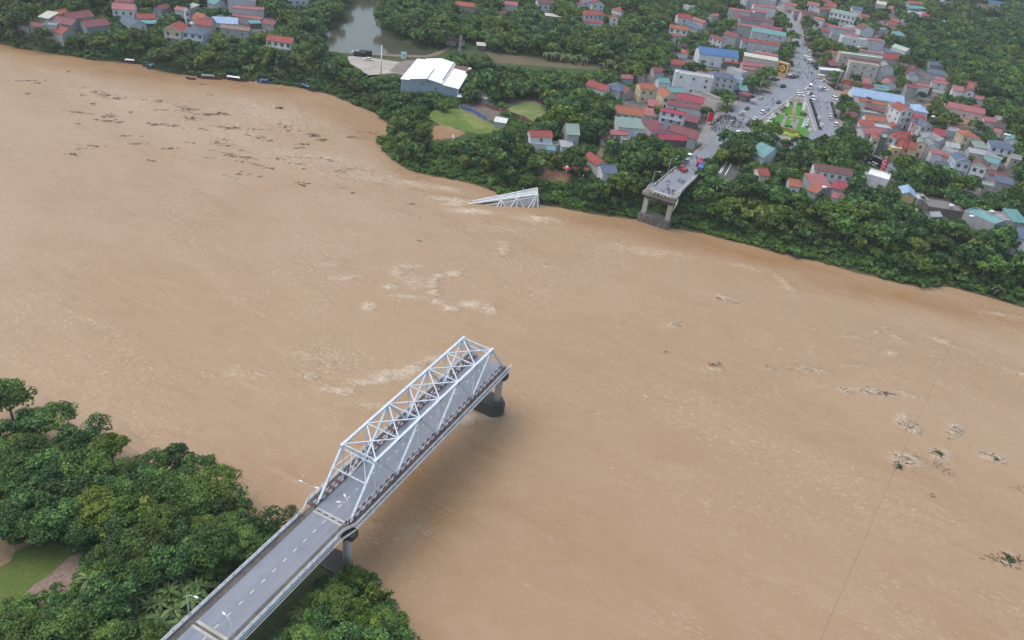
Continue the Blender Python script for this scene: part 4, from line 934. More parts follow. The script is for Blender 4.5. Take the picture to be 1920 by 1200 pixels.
('i',(522,742),(616,762),8,8,'gy','R','c',3,'narrow cream villa left of the dark green slab house'),
('i',(622,742),(702,762),9,9,'flat','G','d',0,'narrow dark green slab house between two villas'),
('i',(708,736),(822,772),9,9,'gy','R','b',3,'narrow bluish white villa right of the dark green slab house'),
('i',(830,768),(978,764),7,7.4,'gx','R','p',0,'red roof just left of the red lattice mast'),
('i',(838,852),(1092,896),8,6.4,'gx','R','c',1,'vivid red roof crossed by the red lattice mast'),
('i',(764,882),(902,902),6,6,'flat','CR','y',1,'yellow cream flat house below the vivid red roof'),
('i',(1095,802),(1216,832),8,7,'gy','GR','c',2,'small gabled villa with two brown windows right of the vivid red roof'),
('i',(1150,752),(1312,792),9,8,'gy','GR','w',1,'grey gabled house with bright white front'),
('i',(1218,852),(1376,872),8,6,'gy','GR','w',1,'lower grey gabled house with white front'),
('i',(1365,792),(1482,792),8,6,'gy','GR','lg',0,'plain grey gabled house left of the light grey metal roof'),
('i',(1470,852),(1642,882),6,5,'gx','LG','lg',0,'light grey metal roof left of the yellow villa'),
('i',(1412,902),(1632,972),6,4.5,'flat','GR','lg',0,'flat grey roof below the light grey metal roof','building'),
('i',(1288,938),(1442,962),4,5,'shed','P','w',0,'pinkish roof and white wall left of the orange porch strip'),
('i',(1420,978),(1582,1012),3,4.4,'shed','O','bg',0,'orange porch strip left of the twin villas','porch'),
('i',(1690,714),(1876,740),8,7,'hip','O','c',2,'yellowish villa with coral hipped roof at the wood edge'),
('i',(1492,345),(1960,442),8,4.6,'gx','P','p',1,'very long coral roof standing among the trees at right','hall'),
('j',(1418,178),(1562,205),6,4,'gx','P','p',0,'cross wing at the right end of the very long coral roof','wing'),
('j',(1056,692),(1242,722),9,8.2,'gy','SL','b',3,'left twin villa with slate gable and pale blue front'),
('j',(1264,742),(1446,792),9,8.2,'gy','Br','w',3,'right twin villa with maroon brown gable and white front'),
('j',(1502,502),(1800,562),9,7,'hip','SL','b',3,'pale villa with slate hipped roof and white tanks near the right edge'),
('j',(1392,1012),(1532,1042),6,3.4,'flat','G','g',0,'flat green sheet roof right of the twin villas','shed'),
('j',(330,1122),(522,1166),9,4.6,'gy','LB','y',0,'hut with pale blue gable roof and yellow front under the trees','hut'),
('j',(1534,320),(1622,342),5,4,'gx','P','w',0,'tiny coral roofed hut left of the white tanks','hut'),
('j',(1288,522),(1452,546),7,4,'shed','G','k',0,'green shade net roof below the yellowish villa','canopy'),
('j',(1560,962),(1782,1012),6,4,'shed','SL','g',0,'blue grey low roof right of the flat green sheet','shed'),
('l',(690,442),(1150,512),11,4,'flat','CO','k',0,'large blackened concrete flat roof above the river wood','building'),
('l',(552,345),(692,362),7,4,'flat','LG','g',0,'light grey slab roof left of the blackened concrete roof','shed'),
('l',(1152,492),(1542,664),9,5,'flat','T','g',0,'blue green flat sheet roof right of the blackened concrete roof','building'),
('l',(1560,602),(1772,624),8,4.4,'flat','GR','lg',0,'grey flat roof with water tank beside the blue green sheet roof','building'),
('l',(1786,624),(1960,640),9,5,'shed','T','g',0,'teal roof cut by the right edge of the photo'),
('l',(1788,804),(2000,880),10,7,'gx','SL','w',1,'slate blue roofed house cut by the right edge of the photo'),
('l',(1768,932),(1962,972),5,3.4,'shed','P','p',0,'pink front roof of the slate roofed house at the right edge','porch'),
('l',(735,556),(862,552),4,3,'gx','LG','g',0,'small pale roofed hut below the blackened concrete roof','hut'),
# far east street side
('e',(800,150),(1126,222),8,10.5,'shed','G','w',3,'large white hotel like block with grey green roof and rows of windows','building'),
('e',(792,346),(1128,398),3,6.4,'shed','P','lg',0,'pink roof strip in front of the large white block'),
('e',(505,48),(656,78),6,7,'gx','P','w',2,'white house with pink roof near the top of the street'),
('e',(668,126),(802,132),6,7,'gx','R','lg',0,'red roofed grey house left of the large white block'),
('e',(218,52),(372,82),5,6,'gx','P','p',0,'faded pink roof at the very top of the street'),
('e',(338,142),(472,152),3,5,'shed','P','p',0,'faded pink awning right of the street top','awning'),
('e',(440,172),(642,192),5,6,'gx','Br','p',0,'dull brown red roof above the street trees'),
('e',(588,238),(702,268),5,7,'gx','P','w',1,'small white house with pink strip left of the large white block'),
('e',(1088,112),(1216,132),7,6,'gx','SL','w',0,'blue slate roof right behind the large white block'),
('e',(1200,378),(1372,388),8,7.6,'gy','Br','w',0,'white house with big brown grey gable in the trees'),
('e',(1438,382),(1532,386),4,5,'flat','G','lg',0,'small green grey annex right of the big brown gable','annex'),
('e',(958,482),(1502,556),6,10,'flat','LG','w',1,'long white four storey block east of the street','building'),
('e',(988,442),(1152,476),4,11.5,'gx','P','w',0,'red roofed top floor at the left end of the long white block','penthouse'),
('e',(1288,508),(1496,536),3,11.2,'shed','P','lg',0,'red roofed shelter on the right end of the long white block','penthouse'),
('e',(820,442),(952,462),6,9,'flat','SL','g',0,'blue grey block left of the long white block'),
('e',(938,692),(1482,762),6,8,'flat','PG','bg',1,'beige block with green parapet between the white and brown roofs','building'),
('e',(1190,652),(1492,698),2,9,'shed','P','lg',0,'thin pink ledge roof on the beige block','awning'),
('e',(1058,776),(1442,838),5,9.4,'gx','Br','bg',0,'long brown tiled roof behind the pinkish beige facade'),
('e',(1062,802),(1432,858),4,11,'flat','CR','bg',1,'tall pinkish beige facade with red shop canopy at its foot','building'),
('e',(1488,752),(1722,762),9,6,'gx','R','p',0,'vivid red roof right of the brown tiled roof'),
('e',(1442,862),(1622,888),8,8,'gy','GR','lg',1,'grey gabled house right of the pinkish beige facade'),
('e',(1480,672),(1722,698),11,5,'flat','SL','g',0,'large slate blue flat roof at the wood edge','building'),
('e',(1590,602),(1772,662),7,7,'gx','PG','w',0,'pale green roofed white house jutting above the slate flat roof'),
('e',(678,896),(1002,922),3,4,'shed','W','g',0,'long white canopy near the plaza in front of the beige facade','canopy'),
('e',(800,842),(922,852),6,4,'shed','M','k',0,'purple maroon lean-to left of the beige facade','lean-to'),
('f',(458,42),(636,54),6,7,'gx','O','g',0,'orange red roof at the top edge above the teal roof'),
('f',(448,108),(682,118),6,5,'shed','T','g',0,'teal roof below the orange red roof at the top edge'),
('f',(420,152),(602,192),6,6,'flat','LG','w',2,'white balcony house below the teal roof at upper right'),
('f',(585,192),(702,216),6,4.5,'gx','C','w',0,'crimson roof right of the white balcony house'),
('f',(22,44),(142,68),8,6,'gx','CR','lg',0,'cream metal roof cut by the top edge right of the street'),
('f',(185,110),(302,132),8,5,'gx','P','p',0,'blurred pink roofs left of the teal roof'),
('f',(860,24),(932,30),5,4,'gy','LG','w',0,'tiny white gable at the top edge above the paddock'),
('f',(940,34),(1046,42),5,4,'flat','LG','w',1,'low white block above the paddock'),
('f',(1284,50),(1542,106),5,4.4,'gx','Br','w',1,'long white house with brown roof beyond the paddock'),
('f',(1460,24),(1692,54),5,5,'gx','B','w',0,'blue metal roof at the top right corner'),
('f',(1552,142),(1612,162),4,4,'gx','CR','y',0,'tiny tan hut at the end of the long brown roof','hut'),
('f',(828,272),(886,288),5,4,'gy','LG','w',1,'single small white gable house inside the eastern wood'),
('f',(718,834),(902,852),7,4,'gx','SL','g',0,'upper slate roof hidden in the eastern wood'),
('f',(668,924),(942,988),8,4.6,'hip','SL','g',0,'lower slate hipped roof hidden in the eastern wood'),
('f',(338,274),(432,292),6,4,'flat','LG','w',0,'small white wall at the top of the eastern wood','hut'),
]
for row in HS:
    z, A, B, d, h, roof, rc, wc, win, label = row[:10]; cat = row[10] if len(row) > 10 else 'house'
    house(z, A, B, d, h, roof, rc, wc, win, label, cat)
# ------------------------------------------------------------------ the white warehouse
def warehouse():
    h = 6.2
    a = at(*Zp('n', (770, 738)), PL+h); b_ = at(*Zp('n', (1505, 852)), PL+h); c = at(*Zp('n', (1785, 672)), PL+h)
    u = b_-a; wd = float(np.hypot(u[0], u[1])); rz = math.atan2(u[1], u[0]); n_ = np.array([-math.sin(rz), math.cos(rz)]); d = float((c-b_)[:2]@n_)*1.32
    r = empty('warehouse', (a[0], a[1], PL), rz); tag(r, 'large white roofed warehouse with slate blue walls beside the pond', 'warehouse')
    sb = mat('cladding_blue', (.30, .38, .47), .6, .1, .3, .15, (.2, .22, .25), 0, .8); wr = mat('roof_warehouse', (.88, .89, .89), .5, .05, .3, .12, (.45, .4, .36))
    x1, x2, x3 = wd*.15, wd*.72, wd; xm = wd*.44; hr = 1.9
    prof = [(0, h-.2), (x1, h), (x1, h+.5), (xm, h+hr), (x2, h+.55), (x2, h+.1), (x3, h-.7)]
    n = len(prof); vs = []; fs = []
    for y in (0, d): vs += [(x, y, zz) for x, zz in prof]+[(x3, y, -.3), (0, y, -.3)]
    m_ = n+2
    fs = [tuple(range(m_))[::-1], tuple(range(m_, 2*m_)), (n-1, n, n+m_, n-1+m_), (n+1, 0, m_, n+1+m_)]
    MB().add(vs, fs).build('wall', sb, r)
    def slab(p, q, y0=-.4, y1=None, m=wr, nm='roof', lift=.05, over=0):
        y1 = d+.4 if y1 is None else y1
        q4 = [(p[0]-over, y0, p[1]+lift), (q[0]+over, y0, q[1]+lift), (q[0]+over, y1, q[1]+lift), (p[0]-over, y1, p[1]+lift)]
        return MB().add(q4+[(x, y, zz+.14) for x, y, zz in q4], [(0, 3, 2, 1), (4, 5, 6, 7), (0, 1, 5, 4), (1, 2, 6, 5), (2, 3, 7, 6), (3, 0, 4, 7)]).build(nm, m, r)
    slab((-.4, h-.2), (x1, h)); slab((x1, h+.5), (xm, h+hr)); slab((xm, h+hr), (x2, h+.55)); slab((x2, h+.1), (x3+.4, h-.75))
    rust = mat('rusty_roof_patch', (.20, .10, .09), .8, .4, .5)
    slab((x2+.3, h+.14), (x3-1, h-.6), d*.80, d+.2, rust, 'rusty_patch', .22)
    MB().box(x2-1.0, d*.12, h+.75, x2-.5, d*.98, h+1.0).build('ridge_vent', rust, r)
    MB().box(xm+.3, -.1, h+hr+.12, xm+.55, d*.45, h+hr+.3).build('ridge_vent', m_dark, r)
    mb = MB(); mb.box(xm-.6, -.5, h+.2, xm+2.2, -.02, h+1.6); mb.build('vent_box', mat('vent_grey', (.22, .23, .24), .7, .4), r)
    mb = MB(); mb.box(xm-3, -.12, h-1.3, xm-.8, -.01, h-.2); mb.build('vent_box', _M['vent_grey'], r)
    MB().box(wd*.60, -.08, 3.2, wd*.62, -.005, 4.4).build('window', m_glass, r)
    for k in range(7):
        y = d*(.08+k*.13); MB().box(wd+.002, y, .8, wd+.08, y+d*.09, 4.2).build('side_panel', m_white if k % 2 else m_glass, r)
    MB().box(wd+.05, -2.5, 2.4, wd+6, 3, 2.55).build('canopy', wr, r)
    MB().box(wd-.15, -.1, -.3, wd+.12, -.005, h-.8).build('corner_trim', m_white, r)
    c_, s_ = math.cos(rz), math.sin(rz); wcor = [(a[0]+x*c_-y*s_, a[1]+x*s_+y*c_) for x, y in ((0, 0), (wd, 0), (wd, d), (0, d))]
    up = [tuple(pj((x, y, PL+h+1))[0]) for x, y in wcor]; lo = [tuple(pj((x, y, PL+2.2))[0]) for x, y in wcor[:3]]
    HULLS.append((np.array(hull(up+lo)), float(np.hypot(*(np.array(wcor).mean(0)-np.array(CP[:2])))), np.array(wcor)))
warehouse()

# more small houses crowding the blocks, only where the ground between the traced ones is free
rf_ = random.Random(21); FILL = []
YPX = [np.array(P, float) for P in YARDS[:3]]; RPX = np.array([(1284,103),(1331,115)]) 
KEEP = [np.array(p, float) for p in ([(1296,292),(1318,238),(1338,217),(1374,186),(1418,168),(1453,144),(1480,134),(1484,103),(1490,87),(1476,58),(1462,29),(1445,-20),(1485,-20),(1489,20),(1509,66),(1531,124),(1573,172),(1592,190),(1594,250),(1640,292),(1720,320),(1925,392),(1925,420),(1720,348),(1600,326),(1400,300),(1345,292)], [(1618,275),(1690,300),(1690,330),(1618,300)])]
DM = {'R': 'red', 'M': 'maroon', 'P': 'pink', 'GR': 'grey', 'O': 'orange', 'LG': 'whitish', 'Br': 'brown', 'T': 'teal', 'SL': 'slate'}
n_ = 0
for tr in range(5000):
    if n_ >= 74: break
    P = YPX[rf_.choice([0, 1, 1, 1])]; px, py = rf_.uniform(P[:, 0].min(), P[:, 0].max()), rf_.uniform(max(-8, P[:, 1].min()), P[:, 1].max())
    q = np.array([px]), np.array([py])
    if not inside(*q, P)[0] or any(inside(*q, K)[0] for K in KEEP): continue
    w_ = at(px, py, PL); near = min(HULLS, key=lambda H: float(np.hypot(*(H[2].mean(0)-w_[:2])))); e = near[2][1]-near[2][0]; rz = math.atan2(e[1], e[0])
    wd, d = rf_.uniform(4.5, 9), rf_.uniform(4.5, 7.5); c_, s_ = math.cos(rz), math.sin(rz)
    cor = np.array([(w_[0]+x*c_-y*s_, w_[1]+x*s_+y*c_) for x, y in ((0, 0), (wd, 0), (wd, d), (0, d))]); g5 = [cor.mean(0)]+[cor.mean(0)+(c-cor.mean(0))*1.1 for c in cor]+[(cor[i]+cor[(i+1) % 4])/2 for i in range(4)]
    G = np.array(g5); pxs = pj(np.column_stack([G, np.full(len(G), PL)])); bad = any(inside(G[:, 0], G[:, 1], H[2]).any() or inside(H[2][:, 0], H[2][:, 1], cor).any() for H in HULLS) or any(inside(pxs[:, 0], pxs[:, 1], K).any() for K in KEEP) or not inside(pxs[:, 0], pxs[:, 1], P).all()
    if bad: continue
    h = rf_.choice([3, 3.2, 3.6, 4, 5.5, 6.4]); a = pj((cor[0][0], cor[0][1], PL+h))[0]; b_ = pj((cor[1][0], cor[1][1], PL+h))[0]
    up = [tuple(pj((x, y, PL+h))[0]) for x, y in cor]
    # do not stand in front of a traced facade
    if any(inside(np.array([u[0] for u in up]), np.array([u[1] for u in up]), H[0]).sum() > 1 and np.hypot(*(cor.mean(0)-np.array(CP[:2]))) < H[1] for H in HULLS): continue
    rc = rf_.choice(['R', 'M', 'P', 'P', 'GR', 'LG', 'O', 'R', 'Br', 'T', 'SL', 'M']); rt = rf_.choice(['gx', 'gx', 'shed', 'flat' if rc in ('GR', 'LG') else 'gy'])
    k0 = len(LAND); o = house('q', tuple(a), tuple(b_), d, h, rt, rc, rf_.choice(['w', 'lg', 'g', 'bg', 'p', 'w']), 1 if h > 5 else 0, 'small '+DM[rc]+' roofed house'); o['group'] = 'small filler houses of the town'; o['group'] = 'small houses between the larger ones'
    FILL.append((o, 'small '+DM[rc]+' roofed house', LAND[-1][1])); del LAND[k0:]; n_ += 1
# ------------------------------------------------------------------ vegetation
def leaf_mat(name, dark, light, yel=(.20, .24, .03), yk=.4, rough=.5):
    m, t, b = new_mat(name); oi = nd(t, 'ShaderNodeObjectInfo'); a = nd(t, 'ShaderNodeAttribute', attribute_name='tint')
    c = mixc(t, ramp(t, a.outputs['Fac'], [(.15, 0.), (.85, 1.)]), dark, light); c = mixc(t, ramp(t, a.outputs['Fac'], [(.72, 0.), (1., .7)]), c, [min(.42, x*1.9) for x in light])  # palest tints lifted again: highlights painted into the leaf colour
    r1 = oi.outputs['Random']
    c = mixc(t, math_(t, 'MULTIPLY', ramp(t, r1, [(.55, 0.), (1., 1.)]), yk), c, yel)
    c = mixc(t, math_(t, 'MULTIPLY', ramp(t, math_(t, 'FRACT', math_(t, 'MULTIPLY', r1, 7.3)), [(.4, 0.), (1., 1.)]), .55), c, [x*.45 for x in dark])
    t.links.new(c, b.inputs['Base Color']); b.inputs['Roughness'].default_value = rough; b.inputs['Specular IOR Level'].default_value = .25
    out = t.nodes['Material Output']; tr = nd(t, 'ShaderNodeBsdfTranslucent'); t.links.new(c, tr.inputs[0])
    mx = nd(t, 'ShaderNodeMixShader'); mx.inputs[0].default_value = .22; t.links.new(b.outputs[0], mx.inputs[1]); t.links.new(tr.outputs[0], mx.inputs[2]); t.links.new(mx.outputs[0], out.inputs[0])
    return m
m_leafA = leaf_mat('leaf_broad', (.032, .080, .026), (.110, .215, .055))
m_leafB = leaf_mat('leaf_feathery', (.050, .112, .026), (.155, .275, .055), (.28, .32, .04), .4)
m_leafC = leaf_mat('leaf_bamboo', (.06, .105, .02), (.18, .24, .045), (.26, .26, .06), .3)
m_leafD = leaf_mat('leaf_banana', (.06, .12, .035), (.17, .26, .085), (.24, .24, .10), .35, .45)
m_leafE = leaf_mat('leaf_light', (.06, .13, .016), (.20, .31, .04), (.22, .28, .03), .3)
m_leafG = leaf_mat('leaf_undergrowth', (.044, .108, .030), (.135, .265, .058), (.20, .29, .05), .45)
m_leafT = leaf_mat('leaf_grass', (.05, .13, .022), (.15, .30, .045), (.24, .33, .05), .4)
m_bark = mat('bark', (.15, .13, .11), .95, .4, 2.0)
def quads(P, N, s, rg, asp=1.5, tint=None):
    k = len(P); N = N/np.linalg.norm(N, axis=1, keepdims=True); a = rg.normal(size=(k, 3)); T = np.cross(N, a); T /= np.linalg.norm(T, axis=1, keepdims=True)+1e-9
    B = np.cross(N, T); s = (s*rg.uniform(.65, 1.3, k))[:, None]
    co = np.stack([P-T*s*asp/2, P-B*s/2, P+T*s*asp/2, P+B*s/2], 1).reshape(-1, 3); q = np.arange(4*k).reshape(k, 4); return co, q
def crown_np(seed, Rr, Hc, zc, nl, npl, ls, flat=.75, hollow=.55, dome=True):
    """lumpy crown: nl lumps spread through an ellipsoid, each carrying npl leaf faces on its upper shell"""
    rg = np.random.default_rng(seed); C = []; Q = []; Tn = []; n = 0
    for i in range(nl):
        d = rg.normal(size=3); d /= np.linalg.norm(d); d[2] = abs(d[2])*1.0-.35 if dome else d[2]; rr = rg.uniform(hollow, 1.0)
        c = np.array([d[0]*Rr*rr, d[1]*Rr*rr, zc+d[2]*Hc*rr]); lr = Rr*rg.uniform(.24, .42)
        v = rg.normal(size=(npl, 3)); v /= np.linalg.norm(v, axis=1, keepdims=True); v[:, 2] = np.where(v[:, 2] < -.35, -v[:, 2], v[:, 2])
        P = c+v*lr*rg.uniform(.7, 1.12, (npl, 1))*np.array([1, 1, flat])
        N = v*.8+np.array([0, 0, .45])+rg.normal(size=(npl, 3))*.55
        co, q = quads(P, N, ls, rg); C.append(co); Q.append(q+n); n += len(co)
        lt = np.clip(rg.normal(.45, .27), 0, 1); Tn.append(np.clip(lt+rg.normal(0, .24, npl), 0, 1))
    return np.vstack(C), np.vstack(Q), np.concatenate(Tn)
def trunk_mb(seed, H, r0, Rr, nb=5, lean=.6):
    rs = random.Random(seed); mb = MB(); top = H*.62
    px_, py_ = rs.uniform(-lean, lean), rs.uniform(-lean, lean)
    mb.tube([(0, 0, -1), (px_*.2, py_*.2, top*.35), (px_*.6, py_*.6, top*.7), (px_, py_, top)], [r0*1.25, r0, r0*.8, r0*.55], 7)
    for k in range(nb):
        a = k*2*math.pi/nb+rs.uniform(-.4, .4); z0 = top*rs.uniform(.6, .98); l = Rr*rs.uniform(.5, .8); f = z0/top
        mb.tube([(px_*f, py_*f, z0), (px_*f+math.cos(a)*l*.5, py_*f+math.sin(a)*l*.5, z0+l*.45), (px_*f+math.cos(a)*l, py_*f+math.sin(a)*l, z0+l*.75)], [r0*.45, r0*.3, r0*.12], 5)
    return mb
def strip(rg, base, dirv, L_, w_, droop, n, mi, fold=.25):
    """one long arching leaf: two rows of quads folded along the midrib"""
    d = np.array(dirv, float); d /= np.linalg.norm(d); side = np.cross(d, [0, 0, 1]); side /= np.linalg.norm(side)+1e-9
    co = []; 
    for i in range(n+1):
        t = i/n; p = np.array(base)+d*L_*t+np.array([0, 0, -droop*L_*t*t]); ww = w_*math.sin(math.pi*min(.98, .08+.9*t))**.6
        co += [p-side*ww/2+[0, 0, -fold*ww], p, p+side*ww/2+[0, 0, -fold*ww]]
    q = []
    for i in range(n):
        k = 3*i; q += [(k, k+1, k+4, k+3), (k+1, k+2, k+5, k+4)]
    return np.array(co), np.array(q)
def join_np(parts):
    C = []; Q = []; T = []; n = 0
    for co, q, t in parts:
        C.append(co); Q.append(q+n); T.append(t); n += len(co)
    return np.vstack(C), np.vstack(Q), np.concatenate(T)
def banana_np(seed, far=False):
    rg = np.random.default_rng(seed); parts = []
    for s in range(3 if not far else 2):
        bx, by = rg.uniform(-1.0, 1.0, 2) if s else (0, 0); h = rg.uniform(1.8, 3.2)
        for k in range(11 if not far else 6):
            a = k*2.4+rg.uniform(-.3, .3); el = rg.uniform(.35, 1.1); dv = (math.cos(a)*math.cos(el), math.sin(a)*math.cos(el), math.sin(el))
            co, q = strip(rg, (bx, by, h), dv, rg.uniform(2.2, 3.3), rg.uniform(.42, .56)*(1.5 if far else 1), rg.uniform(.55, .95), 4 if far else 6, 0)
            parts.append((co, q, np.full(len(q), np.clip(rg.normal(.5, .28), 0, 1))))
    return join_np(parts)
def palm_np(seed, H, far=False):
    rg = np.random.default_rng(seed); parts = []
    for k in range(16 if not far else 12):
        a = k*2.4+rg.uniform(-.2, .2); el = rg.uniform(-.1, 1.1); dv = np.array((math.cos(a)*math.cos(el), math.sin(a)*math.cos(el), math.sin(el))); L_ = rg.uniform(2.6, 3.4)
        side = np.cross(dv, [0, 0, 1]); side /= np.linalg.norm(side)+1e-9; n = 11 if not far else 6
        for i in range(1, n+1):
            t = i/n; p = np.array([0, 0, H])+dv*L_*t+np.array([0, 0, -.75*L_*t*t])
            for s in (-1, 1):
                l = 1.0*math.sin(math.pi*min(.95, .15+.8*t)); e = p+side*s*l*.8+dv*l*.45+np.array([0, 0, -.35*l]); wv = dv*(.13 if not far else .26)
                co = np.array([p-wv, e-wv*.3, e+wv*.3, p+wv]); parts.append((co, np.array([[0, 1, 2, 3]]), np.array([np.clip(rg.normal(.5, .25), 0, 1)])))
    return join_np(parts)
def bamboo_np(seed, H, n, npl, ls):
    rg = np.random.default_rng(seed); C = []; Q = []; T = []; k0 = 0
    for s in range(n):
        a = rg.uniform(0, 2*math.pi); rr = rg.uniform(.3, 2.6); h = H*rg.uniform(.6, 1.0); lt = np.clip(rg.normal(.5, .25), 0, 1)
        t = rg.uniform(.3, 1, npl)**.8; cx = math.cos(a)*(rr*.4+rr*t**2*1.1); cy = math.sin(a)*(rr*.4+rr*t**2*1.1); cz = h*(t-.22*t**3)
        P = np.stack([cx, cy, cz], 1)+rg.normal(size=(npl, 3))*.38
        N = np.stack([np.full(npl, math.cos(a)), np.full(npl, math.sin(a)), np.full(npl, .9)], 1)+rg.normal(size=(npl, 3))*.6
        co, q = quads(P, N, ls, rg, 2.4); C.append(co); Q.append(q+k0); k0 += len(co); T.append(np.clip(lt+rg.normal(0, .15, npl), 0, 1))
    return np.vstack(C), np.vstack(Q), np.concatenate(T)
def stems_mb(seed, H, n, r=.07, spread=.5):
    rs = random.Random(seed); mb = MB()
    for k in range(n):
        a = rs.uniform(0, 6.28); l = rs.uniform(.2, 1)*spread
        mb.tube([(math.cos(a)*l*.4, math.sin(a)*l*.4, -.5), (math.cos(a)*l, math.sin(a)*l, H*.5), (math.cos(a)*l*2.2, math.sin(a)*l*2.2, H*.8)], [r, r*.8, r*.4], 5)
    return mb
def nm(name, tup, m):
    me = np_mesh(name, *tup); me.materials.append(m); return me
def tm(mb, m=None):
    me = mb.mesh('trunk'); me.materials.append(m or m_bark); return me
# species tables: name -> list of (crown mesh, trunk mesh); unit height noted
SP = {}
def spec(key, cn, tn, items): SP[key] = (cn, tn, items)
spec('broad', 'crown', 'trunk', [(nm('crown', crown_np(10+i, 4.2, 3.4, 6.4, 34, 150, .38, .75, .6), m_leafA), tm(trunk_mb(10+i, 9.5, .24, 4))) for i in range(3)])
spec('feather', 'crown', 'trunk', [(nm('crown', crown_np(20+i, 4.6, 2.8, 7.4, 30, 130, .32, .4, .6), m_leafB), tm(trunk_mb(20+i, 10.5, .18, 4.2, 7))) for i in range(3)])
spec('light', 'crown', 'trunk', [(nm('crown', crown_np(30+i, 3.4, 3.0, 5.0, 24, 150, .40), m_leafE), tm(trunk_mb(30+i, 7.5, .2, 3.2))) for i in range(2)])
spec('sparse', 'crown', 'trunk', [(nm('crown', crown_np(40+i, 3.3, 3.2, 6.4, 34, 30, .34, .6, .5), m_leafA), tm(trunk_mb(40+i, 10, .15, 3.6, 9))) for i in range(2)])
spec('bamboo', 'foliage', 'stems', [(nm('foliage', bamboo_np(50+i, 9.5, 20, 150, .34), m_leafC), tm(stems_mb(50+i, 9, 9))) for i in range(2)])
spec('banana', 'leaves', 'stem', [(nm('leaves', banana_np(60+i), m_leafD), tm(stems_mb(60+i, 3.2, 3, .15, .5), m_leafG)) for i in range(4)])
spec('bushy', 'foliage', 'stems', [(nm('foliage', crown_np(70+i, 2.0, 1.5, 1.5, 13, 120, .30), m_leafG), tm(stems_mb(70+i, 1.8, 4, .05))) for i in range(3)])
spec('tussock', 'foliage', 'stems', [(nm('foliage', crown_np(75+i, 1.9, 1.2, .9, 11, 70, .38), m_leafT), tm(stems_mb(75+i, 1.4, 3, .05))) for i in range(2)])
spec('palm', 'fronds', 'trunk', [(nm('fronds', palm_np(80+i, 8.5+i), m_leafD), tm(MB().tube([(0, 0, -1), (.2, 0, 4), (.1, 0, 8.5+i)], [.22, .17, .13], 7))) for i in range(2)])
spec('far', 'crown', 'trunk', [(nm('crown', crown_np(110+i, 4.3, 3.7, 5.8, 22, 62, .72), (m_leafA, m_leafA, m_leafB, m_leafG, m_leafE, m_leafA)[i]), tm(trunk_mb(110+i, 8.5, .22, 4, 4))) for i in range(6)])
spec('pine', 'crown', 'trunk', [(nm('crown', crown_np(130+i, 2.8, 3.4, 9.6, 16, 60, .55, .8, .3), m_leafA), tm(trunk_mb(130+i, 14, .2, 2, 3, .3))) for i in range(2)])
spec('farbamboo', 'foliage', 'stems', [(nm('foliage', bamboo_np(150+i, 8, 16, 50, .62), m_leafC), tm(stems_mb(150+i, 7, 5))) for i in range(2)])
spec('farpalm', 'fronds', 'trunk', [(nm('fronds', palm_np(160, 8, True), m_leafD), tm(MB().tube([(0, 0, -1), (.1, 0, 8)], [.2, .13], 6)))])
spec('farbanana', 'leaves', 'stem', [(nm('leaves', banana_np(170+i, True), m_leafD), tm(stems_mb(170+i, 3, 2, .15, .5), m_leafG)) for i in range(2)])
for key, ns in (('broad', 3), ('feather', 2)): pass
def plant(key, x, y, z, sc, name, label, cat, group, rot=None, zs=None):
    cn, tn, items = SP[key]; c, tr = items[random.randrange(len(items))]
    r = empty(name, (x, y, z), random.uniform(0, 6.28) if rot is None else rot); r.scale = (sc, sc, zs or sc)
    tag(r, label, cat, group)
    for n_, me in ((cn, c), (tn, tr)):
        o = bpy.data.objects.new(n_, me); COL.objects.link(o); o.parent = r
    return r
AUTO = []
NLAND = []
# --- near bank, crown centres traced from the photo: (px, py, species, scale, label, hidden)
LB = 'in the wood left of the approach bridge'
NEAR = [
(12,742,'broad',1.15,'tall tree rising at the left edge, highest of the near wood'),(62,792,'broad',1.0,0),(104,778,'feather',.95,0),(140,822,'broad',1.0,0),(45,850,'feather',1.1,0),(182,790,'sparse',.9,'thin open branched tree standing out against the water left of the bridge'),
(205,840,'light',1.1,'yellowish topped tree at the water side of the near wood'),(150,872,'feather',1.1,0),(92,880,'broad',1.1,0),(18,905,'feather',1.0,0),(62,925,'broad',1.05,0),(125,925,'broad',1.1,0),(212,890,'broad',1.0,0),(175,945,'feather',1.0,0),
(245,955,'light',1.25,'large bright leafed tree in the middle of the near wood'),(200,985,'light',1.0,'smaller bright leafed tree just left of the large bright one'),(285,868,'feather',.9,0),(332,858,'broad',.85,0),(372,880,'feather',.95,0),(300,912,'feather',1.1,0),(350,935,'feather',1.05,0),
(402,905,'feather',1.1,'flat topped feathery tree at the river end of the near wood'),(436,925,'sparse',1.0,'open branched tree with yellow tips nearest the river bend'),(392,950,'broad',.85,0),(265,905,'broad',1.0,0),(312,1005,'light',.85,'bright yellow green tree above the banana clump'),(262,1018,'broad',.95,0),(216,1040,'broad',.95,0),
(345,1000,'broad',.8,0),(255,1068,'feather',.75,0),(382,990,'feather',.75,0),(425,985,'broad',.7,0),(105,965,'broad',1.1,0),(45,955,'broad',1.05,0),(5,975,'broad',1.0,0),(510,968,'sparse',.9,'low brownish half bare tree touching the bridge railing by the river'),(545,958,'sparse',.5,'tiny half bare tree beside the truss portal'),
(440,1040,'broad',.6,0),(400,1060,'feather',.6,0),(468,985,'broad',.55,0),(360,1060,'light',.55,0),(150,1000,'broad',.8,0),
(20,1185,'broad',.9,0),(75,1190,'light',.7,0),(150,1190,'feather',.7,0),(205,1160,'light',.7,'bright small tree at the bottom edge left of the approach road'),(280,1195,'broad',.7,0)]
RB = 'in the thicket right of the approach bridge'
